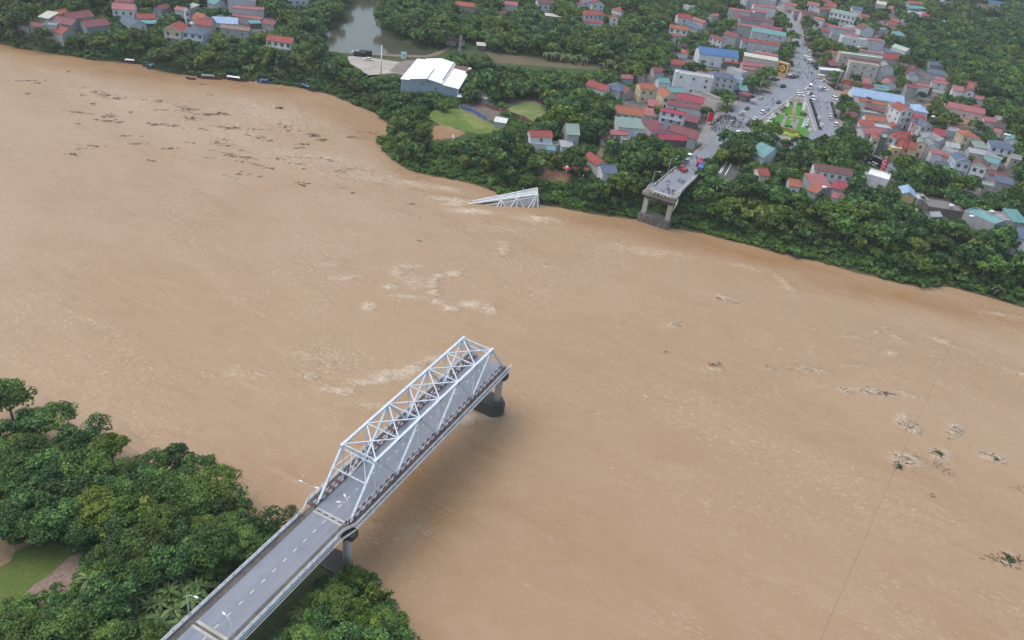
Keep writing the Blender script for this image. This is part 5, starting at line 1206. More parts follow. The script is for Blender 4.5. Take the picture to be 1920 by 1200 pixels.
NEARR = [(662,1082,'light',.8,'light green tree beside the near pier column'),(705,1118,'bamboo',.95,'yellow green bamboo clump right of the approach bridge'),(722,1160,'feather',.8,0),(682,1172,'light',.8,0),(630,1132,'broad',.85,0),(598,1165,'broad',.8,0),(572,1192,'feather',.75,0),(650,1200,'broad',.8,0),(540,1215,'broad',.7,0),(750,1205,'broad',.8,0),(700,1215,'broad',.9,0),(615,1100,'broad',.6,0),(735,1190,'bamboo',.6,'small bamboo clump at the bottom right corner of the thicket'),(590,1120,'feather',.5,0)]
NM = {'broad': ('broadleaf_tree', 'tree', 'dense dark green broadleaf tree'), 'feather': ('feathery_tree', 'tree', 'feathery mid green tree'), 'light': ('light_tree', 'tree', 'light green tree'), 'sparse': ('sparse_tree', 'tree', 'sparse tree'), 'bamboo': ('bamboo_clump', 'bamboo', 'bamboo clump'),
      'banana': ('banana_plant', 'banana plant', 'banana plant with long arching leaves'), 'bushy': ('bush', 'bush', 'leafy green bush'), 'palm': ('palm_tree', 'palm tree', 'tall palm with drooping fronds'), 'pine': ('tall_slim_tree', 'tree', 'slim dark tree on a bare trunk')}
BCL = {'broad': 6.4, 'feather': 7.4, 'light': 5.0, 'sparse': 7.0, 'bamboo': 6.0, 'banana': 2.6, 'bushy': 1.5, 'palm': 8.5, 'far': 5.8, 'pine': 9.4, 'farbamboo': 5, 'farpalm': 8, 'farbanana': 2.6}
def near_plant(px, py, key, sc, label, where, grp):
    z = PN
    for _ in range(4):
        p = at(px, py, z+BCL[key]*sc); z = max(.2, hz(p[0], p[1]))
    n_, cat, d = NM[key]; o = plant(key, p[0], p[1], z, sc, n_, label or d+' '+where, cat, grp)
    if label: NLAND.append((label, np.array([px, py])))
    else: AUTO.append((o, {'tree': {'broad': 'dark green tree', 'feather': 'feathery tree', 'light': 'light green tree'}.get(key, 'tree')}.get(cat, cat), np.array([px, py])))
    return p
for px, py, k, sc, lb in NEAR: near_plant(px, py, k, sc*1.02, lb, LB, 'trees of the wood left of the approach bridge')
for px, py, k, sc, lb in NEARR: near_plant(px, py, k, sc, lb, RB, 'trees of the thicket right of the approach bridge')
SKY = [(0,716),(40,732),(100,748),(150,772),(195,812),(232,862),(262,848),(330,846),(395,872),(440,900),(470,948),(520,962),(600,940)]
rn = random.Random(31); cnt_ = 0; HAVE = [(px, py) for px, py, *_ in NEAR]
for tr in range(3000):
    if cnt_ >= 62: break
    px, py = rn.uniform(-10, 560), rn.uniform(720, 1200); k = rn.choice(['broad', 'broad', 'feather', 'feather', 'light', 'bamboo', 'broad', 'feather', 'sparse']); sc = rn.uniform(.7, 1.12); rp = 34*sc
    ys_ = np.interp(px, [a for a, _ in SKY], [b for _, b in SKY])
    if py-rp*.9 < ys_ or px+rp*.8 > 315+(1200-py)*1.075-8 or (px < 178+rp*.5 and 1000-rp*.4 < py < 1150+rp*.9) or (205 < px < 420 and py > 1055): continue
    if any(abs(px-a)**2+abs(py-b)**2 < (26*sc+6)**2 for a, b in HAVE): continue
    p_ = at(px, py, PN+BCL[k]*sc)
    if hz(p_[0], p_[1]) < 1.2: continue
    HAVE.append((px, py)); cnt_ += 1; near_plant(px, py, k, sc, 0, LB, 'trees of the wood left of the approach bridge')
for px, py in ((232,1075),(262,1098),(300,1078),(318,1108),(345,1092),(360,1120),(328,1140),(290,1135),(250,1130),(378,1095),(400,1085),(225,1105),(200,1075),(170,1085),(310,1165),(270,1165),(340,1170),(235,1150),(425,1030),(445,1012),(462,1030),(410,1045),(450,985),(180,1120),(150,1135)):
    near_plant(px, py, 'banana', random.uniform(1.05, 1.4), None, 'in the clump left of the approach bridge', 'banana plants left of the approach bridge')
for px, py in ((560,1150),(585,1130),(610,1165),(640,1175),(545,1180),(600,1190),(520,1195),(575,1165)):
    near_plant(px, py, 'banana', random.uniform(.8, 1.1), None, 'in the shade right of the approach bridge', 'banana plants right of the approach bridge')
for k in range(70):
    px, py = random.choice([(random.uniform(100, 560), random.uniform(960, 1195)), (random.uniform(560, 760), random.uniform(1060, 1200)), (random.uniform(0, 130), random.uniform(1110, 1200))])
    q = at(px, py, PN+1)
    if abs(q[0]) < 7 or hz(q[0], q[1]) < 1 or (px < 165 and py < 1130): continue
    w_ = 'under the wood left of the approach bridge' if q[0] < 0 else 'on the slope right of the approach bridge'
    near_plant(px, py, 'bushy', random.uniform(.7, 1.5), None, w_, 'bushes '+w_)
# --- explicit trees in the town (crown centre pixel, species, scale, label)
SG = 'street trees of the town'
TOWN = [('h',(830,240),'far',1.15,'big round street tree, right one beside the clock like gold sign'),('h',(735,290),'far',1.0,'middle street tree west of the plaza'),('h',(655,385),'far',.95,'yellowish front street tree left of the plaza road'),('h',(790,400),'far',.7,'small street tree next to the red umbrella stall'),
('g',(1135,590),'far',.95,'dark round tree over the pavement by the white side walls'),('g',(1110,720),'far',.75,'low tree above the packed crowd'),('g',(865,735),'far',.7,'small round tree between the red banner and the balcony house'),
('e',(225,320),'far',1.1,'round tree in the street bend, topmost on the west side'),('e',(325,455),'far',1.1,'round tree below the street bend'),('e',(335,570),'far',.85,'smaller round tree where the street widens'),
('e',(500,240),'far',.9,0),('e',(590,300),'far',.9,0),('e',(620,420),'far',1.0,0),('e',(690,520),'far',1.0,0),('e',(640,610),'far',1.0,0),('e',(790,600),'far',.9,0),('e',(740,730),'far',1.0,0),('e',(860,950),'far',.75,0),('e',(690,800),'far',.8,0),
('h',(1690,280),'far',.7,0),('h',(1830,590),'far',.9,0),('h',(1790,700),'far',1.0,0),('h',(1860,850),'far',.9,0),('h',(1850,960),'far',.8,0),('i',(170,240),'far',.8,0),('i',(180,330),'far',.9,0),
('h',(320,1080),'far',1.1,0),('h',(500,1110),'far',1.05,0),('h',(720,960),'far',1.15,0),('h',(880,980),'far',1.1,0),('h',(640,1080),'far',1.05,0),('h',(800,1130),'far',1.0,0),('h',(390,1180),'far',1.1,0),
('m',(640,120),'far',.6,0),('m',(150,210),'far',1.0,0),('m',(60,130),'far',1.0,0),('m',(230,150),'far',.8,0),('m',(480,60),'far',.8,0)]
for z_, p_, k, sc, lb in TOWN:
    q = Zp(z_, p_); w_ = at(q[0], q[1], PL+BCL[k]*sc); east = q[0] > 1500
    o_ = plant(k, w_[0], w_[1], PL, sc, 'street_tree', lb or ('leafy street tree on the east side of the market street' if east else 'leafy tree between the bridge head and the plaza'), 'tree', SG)
    if not lb: AUTO.append((o_, 'street tree', np.array(q)))
for k in range(26):
    q = (1505+random.uniform(-18, 118), 258+random.uniform(-6, 30)); w_ = at(q[0], q[1]+.1*(q[0]-1505), PL+9.4)
    plant('pine', w_[0], w_[1], PL, random.uniform(.75, 1.0), 'tall_slim_tree', 'slim dark tree on a bare trunk in the grove below the plaza', 'tree', 'grove of slim trees below the plaza')
for z_, p_, lb in (('c',(300,1080),'coconut palm behind the small pale green field'),('c',(860,230),'palm above the narrow pond near the two tier villa'),('i',(470,240),'small palm in front of the blue hall'),('d',(540,800),'dark palm like tree left of the coral roofs')):
    q = Zp(z_, p_); w_ = at(q[0], q[1], PL+8); plant('farpalm', w_[0], w_[1], PL, 1.0, 'palm_tree', lb, 'palm tree', 'palms of the town')
for k in range(16):
    x, y = random.uniform(-6, 6), random.uniform(211, 226); plant('bushy', x, y, hz(x, y)-.2, random.uniform(.9, 1.3), 'bush', 'green bush added to darken the gap beneath the cut far span', 'bush', 'bushes added beneath the cut far span')  # bushes added so the lit ground under the deck looks dark
# --- everything else: scattered by rule, kept clear of open ground and of the houses' visible faces
OPEN = [[(1620,282),(1690,318),(1686,330),(1662,318),(1622,296)],[(1205,352),(1205,425),(1262,432),(1272,372),(1312,322),(1347,285),(1324,258),(1285,290)],
 [(1324,262),(1322,238),(1345,220),(1385,194),(1425,170),(1460,148),(1488,138),(1490,100),(1484,60),(1471,25),(1460,0),(1478,0),(1502,50),(1513,90),(1526,124),(1564,165),(1580,190),(1575,242),(1500,262),(1440,228),(1400,238),(1385,262),(1350,262)],
 [(648,-10),(716,-10),(702,20),(712,45),(735,60),(775,80),(855,84),(850,95),(830,108),(795,112),(796,120),(755,142),(700,144),(655,122),(640,100),(608,95),(600,70),(610,48),(650,35),(642,15)],
 [(800,203),(840,200),(858,196),(885,186),(912,190),(950,208),(955,212),(975,224),(1003,229),(1025,216),(1030,198),(1020,186),(975,178),(940,186),(950,240),(900,254),(868,262),(830,264),(806,258)],
 [(900,98),(960,100),(1060,110),(1165,122),(1165,128),(1090,132),(975,124),(925,120)],
 [(1006,332),(1018,314),(1048,316),(1100,322),(1110,338),(1050,344),(1012,338)], [(266,118),(300,116),(335,117),(342,127),(300,130)], [(1338,324),(1353,300),(1388,300),(1398,312),(1390,326),(1372,338),(1350,334)],
 [(1108,300),(1112,250),(1128,250),(1138,268),(1136,292)], [(810,85),(905,70),(905,100),(855,96)], [(870,205),(1005,348),(1012,395),(870,392),(860,385)][2:]+[(1000,350)]]
OPEN = [np.array(p, float) for p in OPEN]
NORAND = [W_([(1296,292),(1318,238),(1338,217),(1374,186),(1418,168),(1453,144),(1480,134),(1484,103),(1490,87),(1476,58),(1462,29),(1448,-30),(1480,-30),(1489,20),(1509,66),(1531,124),(1573,172),(1584,190),(1588,240),(1590,262),(1500,300),(1400,290),(1345,290)])]
def scatter(spacing, seed, zone, crown_h, crown_r, margin=40, hull_pad=.8, zmin=1.0, low=False):
    rg = np.random.default_rng(seed); gx = np.arange(-540, 240, spacing); gy = np.arange(95, 1060, spacing)
    X, Y = np.meshgrid(gx, gy); X = X+rg.uniform(-.42, .42, X.shape)*spacing; Y = Y+rg.uniform(-.42, .42, Y.shape)*spacing; X = X.ravel(); Y = Y.ravel()
    Z = hgt(X, Y); k = Z > zmin
    P0 = pj(np.stack([X, Y, Z], 1)); k &= (P0[:, 0] > -margin) & (P0[:, 0] < 1920+margin) & (P0[:, 1] > -margin) & (P0[:, 1] < 800)
    for P in PONDS+NORAND: k &= ~inside(X, Y, P)
    k &= zone(X, Y, Z, P0)
    X, Y, Z = X[k], Y[k], Z[k]; D = np.hypot(X-CP[0], Y-CP[1]); sc = rg.uniform(.62, 1.12, len(X))+.45*(rg.random(len(X)) < .13); ok = np.ones(len(X), bool)
    hc = crown_h*sc; rr = crown_r*sc
    C = pj(np.stack([X, Y, Z+hc], 1)); rp = FPX/np.sqrt(D**2+125**2)*rr
    samples = [(0, 0)] if low else [(0, 0), (0, -.8), (.8, 0), (-.8, 0), (0, .8)]
    for P in OPEN:
        for sx, sy in samples: ok &= ~inside(C[:, 0]+sx*rp, C[:, 1]+sy*rp, P)
    for P, dist, foot in HULLS:
        c = foot.mean(0); near = np.hypot(X-c[0], Y-c[1]) < 45
        if not near.any(): continue
        i = np.where(near & ok)[0]; e = c+(foot-c)*1.0; 
        v = foot-c; L = np.linalg.norm(v, axis=1, keepdims=True); e = c+v*(L+1.6)/L
        bad = inside(X[i], Y[i], e)
        front = D[i] < dist
        for sx, sy in samples: bad |= front & inside(C[i, 0]+sx*rp[i]*hull_pad, C[i, 1]+sy*rp[i]*hull_pad, P)
        ok[i[bad]] = False
    return X[ok], Y[ok], Z[ok], sc[ok], D[ok]
YW = [W_(P) for P in YARDS]
def z_tree(X, Y, Z, P0):
    rg = np.random.default_rng(99); y = np.zeros(len(X), bool)
    for P in YW[:2]+YW[3:]: y |= inside(X, Y, P)
    return (Z > 1.3) & (~y | (rg.random(len(X)) < .5))
TX, TY, TZ, TS, TD = scatter(5.6, 1, z_tree, 6.2, 3.6)
print('trees', len(TX))
def zone_name(px, py, x, y):
    if px < 560: return 'behind the upper left river bank'
    if px < 900: return 'between the pond and the river bend' if py > 110 else 'around the pond'
    if px < 1215: return 'on the river bank left of the bridge head' if py > 230 else 'in the grove around the narrow pond'
    if py > 330: return 'in the river wood right of the bridge head'
    if px > 1600 and py < 330: return 'in the big wood at the upper right'
    return 'between the town houses'
order = np.argsort(TD); used = np.zeros(len(TX), bool)
rgk = np.random.default_rng(5)
nmax = 300-len(NEAR)-len(NEARR)-len(TOWN)-26
PT = pj(np.stack([TX, TY, TZ], 1))
KN = {'far': ('broadleaf_tree', 'dark green broadleaf tree', 'tree'), 'farbamboo': ('bamboo_clump', 'yellow green bamboo clump', 'bamboo'), 'farbanana': ('banana_plant', 'banana plant', 'banana plant'), 'farpalm': ('palm_tree', 'palm tree', 'palm tree')}
kinds = np.where(rgk.random(len(TX)) < .11, 1, np.where(rgk.random(len(TX)) < .03, 3, 0))
cnt = 0; vis_ = (PT[:, 0] > -10) & (PT[:, 0] < 1930) & (PT[:, 1] > -5)
for i in order:
    if cnt >= nmax: break
    if not vis_[i]: continue
    key = ('far', 'farbamboo', 'farbanana', 'farpalm')[kinds[i]]
    if key != 'far': 
        pass
    n_, d, cat = KN[key]; zn = zone_name(PT[i, 0], PT[i, 1], TX[i], TY[i])
    AUTO.append((plant(key, TX[i], TY[i], TZ[i]-.1, TS[i], n_, d+' '+zn, cat, cat+'s '+zn, zs=TS[i]*random.uniform(.85, 1.15)), cat if cat != 'tree' else 'tree', PT[i]-[0, 14])); used[i] = True
    cnt += key == 'far'
rest = ~used
def scatter_obj(name, pts, sc, idx, protos, label=None):
    """one object: instances of plant meshes on points (geometry nodes)"""
    me = bpy.data.meshes.new(name); me.vertices.add(len(pts)); me.vertices.foreach_set('co', pts.astype(np.float32).ravel())
    me.attributes.new('sc', 'FLOAT', 'POINT').data.foreach_set('value', sc.astype(np.float32))
    me.attributes.new('idx', 'INT', 'POINT').data.foreach_set('value', idx.astype(np.int32))
    me.attributes.new('rot', 'FLOAT', 'POINT').data.foreach_set('value', rng.uniform(0, 6.28, len(pts)).astype(np.float32)); me.update()
    o = bpy.data.objects.new(name, me); COL.objects.link(o)
    g = bpy.data.node_groups.new(name+'_nodes', 'GeometryNodeTree'); g.is_modifier = True
    g.interface.new_socket('Geometry', in_out='INPUT', socket_type='NodeSocketGeometry'); g.interface.new_socket('Geometry', in_out='OUTPUT', socket_type='NodeSocketGeometry')
    N = g.nodes; gi = N.new('NodeGroupInput'); go = N.new('NodeGroupOutput'); jn = N.new('GeometryNodeJoinGeometry')
    def attr(n, t):
        a = N.new('GeometryNodeInputNamedAttribute'); a.data_type = t; a.inputs['Name'].default_value = n; return a.outputs['Attribute']
    asc, ar, ai = attr('sc', 'FLOAT'), attr('rot', 'FLOAT'), attr('idx', 'INT')
    cr = N.new('ShaderNodeCombineXYZ'); g.links.new(ar, cr.inputs[2])
    for k, p in enumerate(protos):
        oi = N.new('GeometryNodeObjectInfo'); oi.inputs['Object'].default_value = p; oi.inputs['As Instance'].default_value = True
        ip = N.new('GeometryNodeInstanceOnPoints'); cmp = N.new('FunctionNodeCompare'); cmp.data_type = 'INT'; cmp.operation = 'EQUAL'
        g.links.new(ai, cmp.inputs[2]); cmp.inputs[3].default_value = k
        g.links.new(gi.outputs[0], ip.inputs['Points']); g.links.new(cmp.outputs[0], ip.inputs['Selection']); g.links.new(oi.outputs['Geometry'], ip.inputs['Instance'])
        g.links.new(cr.outputs[0], ip.inputs['Rotation']); g.links.new(asc, ip.inputs['Scale']); g.links.new(ip.outputs[0], jn.inputs[0])
    g.links.new(jn.outputs[0], go.inputs[0]); md = o.modifiers.new('scatter', 'NODES'); md.node_group = g
    return tag(o, label, None, None, 'stuff')
def proto(key, i):
    cn, tn, it = SP[key]; c, tr = it[i]
    bm = bmesh.new(); bm.from_mesh(c); n = len(bm.faces); bm.from_mesh(tr); bm.faces.ensure_lookup_table()
    for f in bm.faces[n:]: f.material_index = 1
    me = bpy.data.meshes.new('plant_source'); bm.to_mesh(me); bm.free(); me.materials.append(c.materials[0]); me.materials.append(tr.materials[0])
    return bpy.data.objects.new('plant_source', me)
pr = [proto('far', i) for i in range(6)]+[proto('farbamboo', i) for i in range(2)]+[proto('farpalm', 0)]
kk = kinds[rest]; idx = np.where(kk == 0, rgk.integers(0, 6, rest.sum()), np.where(kk == 1, 6+rgk.integers(0, 2, rest.sum()), 8))
scatter_obj('distant_wood', np.stack([TX, TY, TZ-.1], 1)[rest], TS[rest]*1.04, idx, pr, 'continuous distant woodland of dark green trees filling the far side of town')
# undergrowth on the banks and between the trees
def z_bank(X, Y, Z, P0):
    d = seg_dist(X, Y, farS); return d < 60
UX, UY, UZ, US, UD = scatter(2.4, 3, z_bank, 1.5, 1.4, hull_pad=.5, zmin=.12, low=True)
def z_in(X, Y, Z, P0):
    y = np.zeros(len(X), bool)
    for P in YW: y |= inside(X, Y, P)
    return (seg_dist(X, Y, farS) >= 60) & ~y & (Y < 620)
VX, VY, VZ, VS, VD = scatter(4.2, 4, z_in, 1.5, 1.6, hull_pad=.5)
print('bank plants', len(UX), len(VX))
gb = np.random.default_rng(8)
pb = [proto('bushy', i) for i in range(3)]+[proto('farbanana', i) for i in range(2)]
AX = np.concatenate([UX, VX]); AY = np.concatenate([UY, VY]); AZ = np.concatenate([UZ, VZ]); AS = np.concatenate([US, VS])
bi = np.where(gb.random(len(AX)) < .05, 3+gb.integers(0, 2, len(AX)), gb.integers(0, 3, len(AX)))
AP = pj(np.stack([AX, AY, AZ], 1)); lt_ = (AP[:, 0] > 700) & (AP[:, 0] < 1010) & (AP[:, 1] > 225); lt2 = (AP[:, 0] > 1010) & (AZ < 8.5) | (AP[:, 0] < 420)
pb += [proto('tussock', 0), proto('tussock', 1)]; u_ = gb.random(len(AX)); bi = np.where((lt_ & (u_ < .75)) | (lt2 & (u_ < .35)), 5+(u_*97).astype(int) % 2, bi)
scatter_obj('undergrowth', np.stack([AX, AY, np.maximum(AZ-.3, .0)], 1), AS*.95, bi, pb, 'rough green undergrowth of bushes and creepers covering the river bank')
gx = np.arange(-190, 45, 2.2); X, Y = np.meshgrid(gx, np.arange(-75, 60, 2.2)); X = (X+gb.uniform(-1, 1, X.shape)).ravel(); Y = (Y+gb.uniform(-1, 1, Y.shape)).ravel(); Z = hgt(X, Y); Q = pj(np.stack([X, Y, np.maximum(Z, 0)], 1))
ok = (Z > .15) & (Z < 6) & (np.abs(X) > 6.5) & ~inside(Q[:, 0], Q[:, 1], np.array([(-60,985),(70,990),(172,1040),(172,1080),(60,1175),(-60,1190)], float)) & ~(((Q[:, 0] > 215) & (Q[:, 0] < 420) & (Q[:, 1] > 1080)) & (gb.random(len(X)) < .92))
scatter_obj('undergrowth', np.stack([X, Y, Z-.2], 1)[ok], gb.uniform(.7, 1.45, ok.sum()), gb.integers(0, 3, ok.sum()), pb[:3], 'tangled green undergrowth beneath the trees of the near bank')
# banana row along the narrow pond, individually
for k in range(46):
    t = k/45; q = (1012+185*t+random.uniform(-4, 4), 100+30*t+random.uniform(-7, 5)-4)
    w_ = at(q[0], q[1], PL+2.5)
    plant('farbanana', w_[0], w_[1], PL, random.uniform(1.0, 1.5), 'banana_plant', 'banana plant in the pale row along the narrow pond', 'banana plant', 'banana plants along the narrow pond')
for k in range(24):
    q = (400+random.uniform(0, 150), 115+random.uniform(0, 38)); w_ = at(q[0], q[1]+.15*(q[0]-400), 4.5)
    z0 = hz(w_[0], w_[1])
    if z0 < 1.5: continue
    plant('farbanana', w_[0], w_[1], z0, random.uniform(1.0, 1.5), 'banana_plant', 'banana plant on the bank above the moored boats', 'banana plant', 'banana plants above the moored boats')

# labels that say which plant: nearest recognisable neighbour and the side of it
NLAND = [('left truss portal of the standing bridge', (600, 935)), ('bottom joint of the approach bridge', (365, 1165)), ('allotment at the left edge', (60, 1060)), ('near pier column', (645, 1035)), ('tall tree at the left edge', (12, 742)), ('thin open branched tree', (182, 790)), ('yellowish topped waterside tree', (205, 840)), ('large bright leafed tree', (245, 955)), ('flat topped feathery tree', (402, 905)), ('yellow tipped tree at the river bend', (436, 925)), ('bright yellow green tree', (312, 1005)), ('brownish half bare tree', (510, 968)), ('yellow green bamboo clump', (705, 1118)), ('bottom left corner', (0, 1200))]
NLAND = [(l, np.array(p, float)) for l, p in NLAND]
FL = [(l.split(' with ')[0] if len(l.split()) > 9 and len(l.split(' with ')[0].split()) > 4 and sum(l.split(' with ')[0] == m.split(' with ')[0] for m, _ in LAND) == 1 else l, p) for l, p in LAND]+[('cut bridge end', np.array([1240, 360])), ('sunken white truss', np.array([945, 372])), ('black and white marker post', np.array([848, 270])), ('white warehouse', np.array([828, 140])), ('bright green riverside field', np.array([870, 225])), ('rescue team', np.array([1035, 328])), ('white bars on the dark court', np.array([1360, 315]))]
FL = [(l, p) for l, p in FL if len(l.split()) <= 8 and not l.startswith(('second', 'left', 'right', 'upper', 'lower'))]
AUTO += FILL
bucket = {}
for o, nm_, p in AUTO:
    L_ = NLAND if p[1] > 640 else FL
    d = [float(np.hypot(*(p-q))) for _, q in L_]; i = int(np.argmin(d)); v = p-L_[i][1]
    side = ('left of' if v[0] < 0 else 'right of') if abs(v[0]) > abs(v[1]) else ('above' if v[1] < 0 else 'below')
    bucket.setdefault((nm_, side, L_[i][0]), []).append((d[i], o))
ORD = ['nearest', 'second', 'third', 'fourth', 'fifth', 'sixth', 'seventh', 'eighth', 'ninth', 'tenth', 'eleventh', 'twelfth', 'thirteenth', 'fourteenth', 'fifteenth', 'sixteenth', 'seventeenth']+['farther '+w for w in ('', 'second ', 'third ', 'fourth ', 'fifth ', 'sixth ', 'seventh ', 'eighth ')]
for (nm_, side, l), v in bucket.items():
    v.sort(key=lambda t: t[0]); art = '' if l.startswith(('the ', 'a ')) else 'the '
    for i, (_, o) in enumerate(v):
        o['label'] = ((ORD[min(i, len(ORD)-1)].strip()+' ') if len(v) > 1 else '')+nm_+' '+side+' '+art+l
        if len(v) == 1 and len(o['label'].split()) < 5: o['label'] = 'leafy '+o['label']
# ------------------------------------------------------------------ lamp posts, poles, masts, signs
m_pole = mat('pole_white', (.66, .67, .66), .5, .12, .8); m_lamp = mat('lamp_head', (.85, .86, .86), .4, .05)
m_red = mat('paint_red', (.40, .04, .04), .45, .12); m_blue = mat('paint_blue', (.07, .14, .34), .5, .15); m_black = mat('paint_black', (.02, .022, .026), .4, .2); m_rub = mat('rubber', (.02, .02, .02), .9, .1); m_yel = mat('paint_yellow', (.72, .50, .04), .6, .2); m_sil = mat('paint_silver', (.42, .43, .45), .4, .1); m_cwhite = mat('paint_car_white', (.80, .81, .82), .35, .05); m_grn = mat('paint_green', (.05, .25, .10), .6, .2); m_org = mat('vest_orange', (.75, .17, .03), .7, .1)
def lamp(x, y, z, h, arms, label, group='lamp posts of the broken bridge', al=1.6):
    r = empty('street_lamp', (x, y, z)); tag(r, label, 'street lamp', group)
    MB().tube([(0, 0, 0), (0, 0, h*.6), (0, 0, h-.4)], [.10, .075, .055], 8).build('pole', m_pole, r)
    MB().box(-.16, -.16, 0, .16, .16, .3).build('base', m_rail, r)
    for a in arms:
        c, s = math.cos(R(a)), math.sin(R(a))
        ar = MB().tube([(0, 0, h-.5), (c*al*.35, s*al*.35, h), (c*al, s*al, h+.15)], [.05, .045, .04], 6).build('arm', m_pole, r)
        hd = MB(); P = [(-.1, -.05), (.15, -.16), (.65, -.13), (.72, 0), (.65, .13), (.15, .16), (-.1, .05)]
        hd.prism([(c*(al+u)-s*v, s*(al+u)+c*v) for u, v in P], h+.08, h+.26); hd.build('lamp_head', m_lamp, r)
lamp(-4.75, -2.0, ZD, 6.2, (185, 5), 'twin armed white street lamp at the left rail just before the truss')
lamp(4.35, -1.2, ZD, 6.0, (150, 215), 'white street lamp at the right rail just before the truss')
lamp(-4.92, -33.2, ZD, 6.2, (10,), 'white street lamp on the left rail near the bottom edge')
lamp(4.92, -33.2, ZD, 6.2, (168,), 'white street lamp with its head above the roadway near the bottom edge')
lamp(-4.9, 205.2, ZD-.2, 7.5, (12,), 'white street lamp at the very end of the cut far span', al=1.4)
lamp(-4.9, 225.5, ZD-.9, 7.5, (12,), 'second white street lamp, further back on the cut far span', al=1.8)
def pole(p, h, label, r0=.16, arms=0, m=None, name='utility_pole', cat='pole', z=PL, grp=None):
    w_ = at(p[0], p[1], z); r = empty(name, tuple(w_)); tag(r, label, cat, grp)
    MB().tube([(0, 0, 0), (0, 0, h)], [r0, r0*.7], 8).build('shaft', m or m_conc_lt, r)
    for k in range(arms): MB().box(-.9, -.06, h-.5-k*.8, .9, .06, h-.4-k*.8).build('crossarm', m_steel_old, r)
    return r
pole((714,143), 15.5, 'tall white mast standing on the pale concrete yard', .32, 0, m_white, 'mast', 'mast')
pole((1566,170), 13, 'pale leaning looking pole at the east side of the plaza', .2, 1)
pole((1783,105), 10, 'lone pale pole in the middle of the big eastern wood', .28, 1, m_white)
for i, (p, lb) in enumerate([((1484,118),'thin utility pole on the west pavement below the street bend'),((1508,78),'thin utility pole on the east side in the street bend'),((1580,232),'thin utility pole at the corner of the east pavement'),((1362,214),'thin utility pole above the packed crowd'),((1420,182),'thin utility pole beside the parked dark car'),((1640,322),'thin utility pole by the white flat roof'),((1835,372),'thin utility pole behind the blue green sheet roof'),((1858,340),'thin utility pole right of the twin villas'),((1312,286),'thin utility pole at the left kerb of the bridge ramp')]):
    pole(p, 8.5, lb, .13, 1, grp='utility poles of the town')
def lattice(p, h, w0, w1, m1, label, z=PL, seg=12):
    w_ = at(p[0], p[1], z); r = empty('lattice_mast', tuple(w_), .4); tag(r, label, 'mast')
    mb = MB(); W = lambda t: w0+(w1-w0)*t
    for sx, sy in ((-1, -1), (1, -1), (1, 1), (-1, 1)): mb.beam((sx*w0/2, sy*w0/2, 0), (sx*w1/2, sy*w1/2, h), .16)
    mb.build('corner_posts', m1, r); mb = MB()
    for k in range(seg):
        t0, t1 = k/seg, (k+1)/seg; a, b_ = W(t0)/2, W(t1)/2; s = 1 if k % 2 else -1
        for ux, uy in ((1, 0), (0, 1)):
            for q in (-1, 1):
                p0 = (s*a*ux+q*a*uy, s*a*uy+q*a*ux, h*t0); p1 = (-s*b_*ux+q*b_*uy, -s*b_*uy+q*b_*ux, h*t1); mb.beam(p0, p1, .10)
    mb.build('bracing', m1, r); return r
def band(name, c1, c2, per):
    m, t, b = new_mat(name); tc = nd(t, 'ShaderNodeTexCoord'); sx = nd(t, 'ShaderNodeSeparateXYZ'); t.links.new(tc.outputs['Object'], sx.inputs[0])
    k = math_(t, 'GREATER_THAN', math_(t, 'FRACT', math_(t, 'MULTIPLY', sx.outputs[2], 1/per)), .5); t.links.new(mixc(t, k, c1, c2), b.inputs['Base Color']); b.inputs['Roughness'].default_value = .7; return m
lattice((1686,306), 23, 2.4, 1.2, mat('mast_red', (.42, .07, .05), .7, .35, .4), 'red lattice mast rising between the narrow villas and the vivid red roof')
lattice((861,107), 12, 1.3, .9, mat('mast_grey', (.55, .56, .56), .7, .2), 'pale lattice pylon between the pavilion and the warehouse', seg=9)
lattice((1894,392), 13, 1.8, 1.0, _M['mast_red'], 'faint reddish lattice mast near the right edge')
def marker(p, h, z, label, c1, c2):
    w_ = at(p[0], p[1], z); r = empty('river_marker', tuple(w_)); tag(r, label, 'marker post', 'navigation marker posts')
    MB().tube([(0, 0, 0), (0, 0, h)], .17, 8).build('post', band('marker_'+label[:6], c1, c2, 2.2), r)
    MB().box(-.6, -.06, h-1.5, .6, .06, h).build('board', m_white if c1[1] > .3 else m_yel, r)
marker((847.5,284), 7.5, 6, 'black and white banded marker post with a white board on the grassy bank', (.8, .8, .78), (.05, .05, .06))
marker((1060,332), 5, 9, 'short white marker post beside the rescue team', (.8, .8, .79), (.5, .05, .04))
marker((1709,415), 6, 8, 'yellow topped white marker post in the river wood', (.82, .8, .7), (.08, .08, .08))
def text(body, size, loc, rot, m, parent, name='lettering', ext_=.03):
    cu = bpy.data.curves.new(name, 'FONT'); cu.body = body; cu.size = size; cu.extrude = ext_; cu.align_x = 'CENTER'; cu.align_y = 'CENTER'
    o = bpy.data.objects.new(name, cu); COL.objects.link(o); dg = bpy.context.evaluated_depsgraph_get(); me = bpy.data.meshes.new_from_object(o.evaluated_get(dg)); bpy.data.objects.remove(o)
    me.materials.clear(); q = link(name, me, m, parent, loc); q.rotation_euler = rot; return q
def face_rot(p): return math.atan2(p[1]-CP[1], p[0]-CP[0])+R(90)
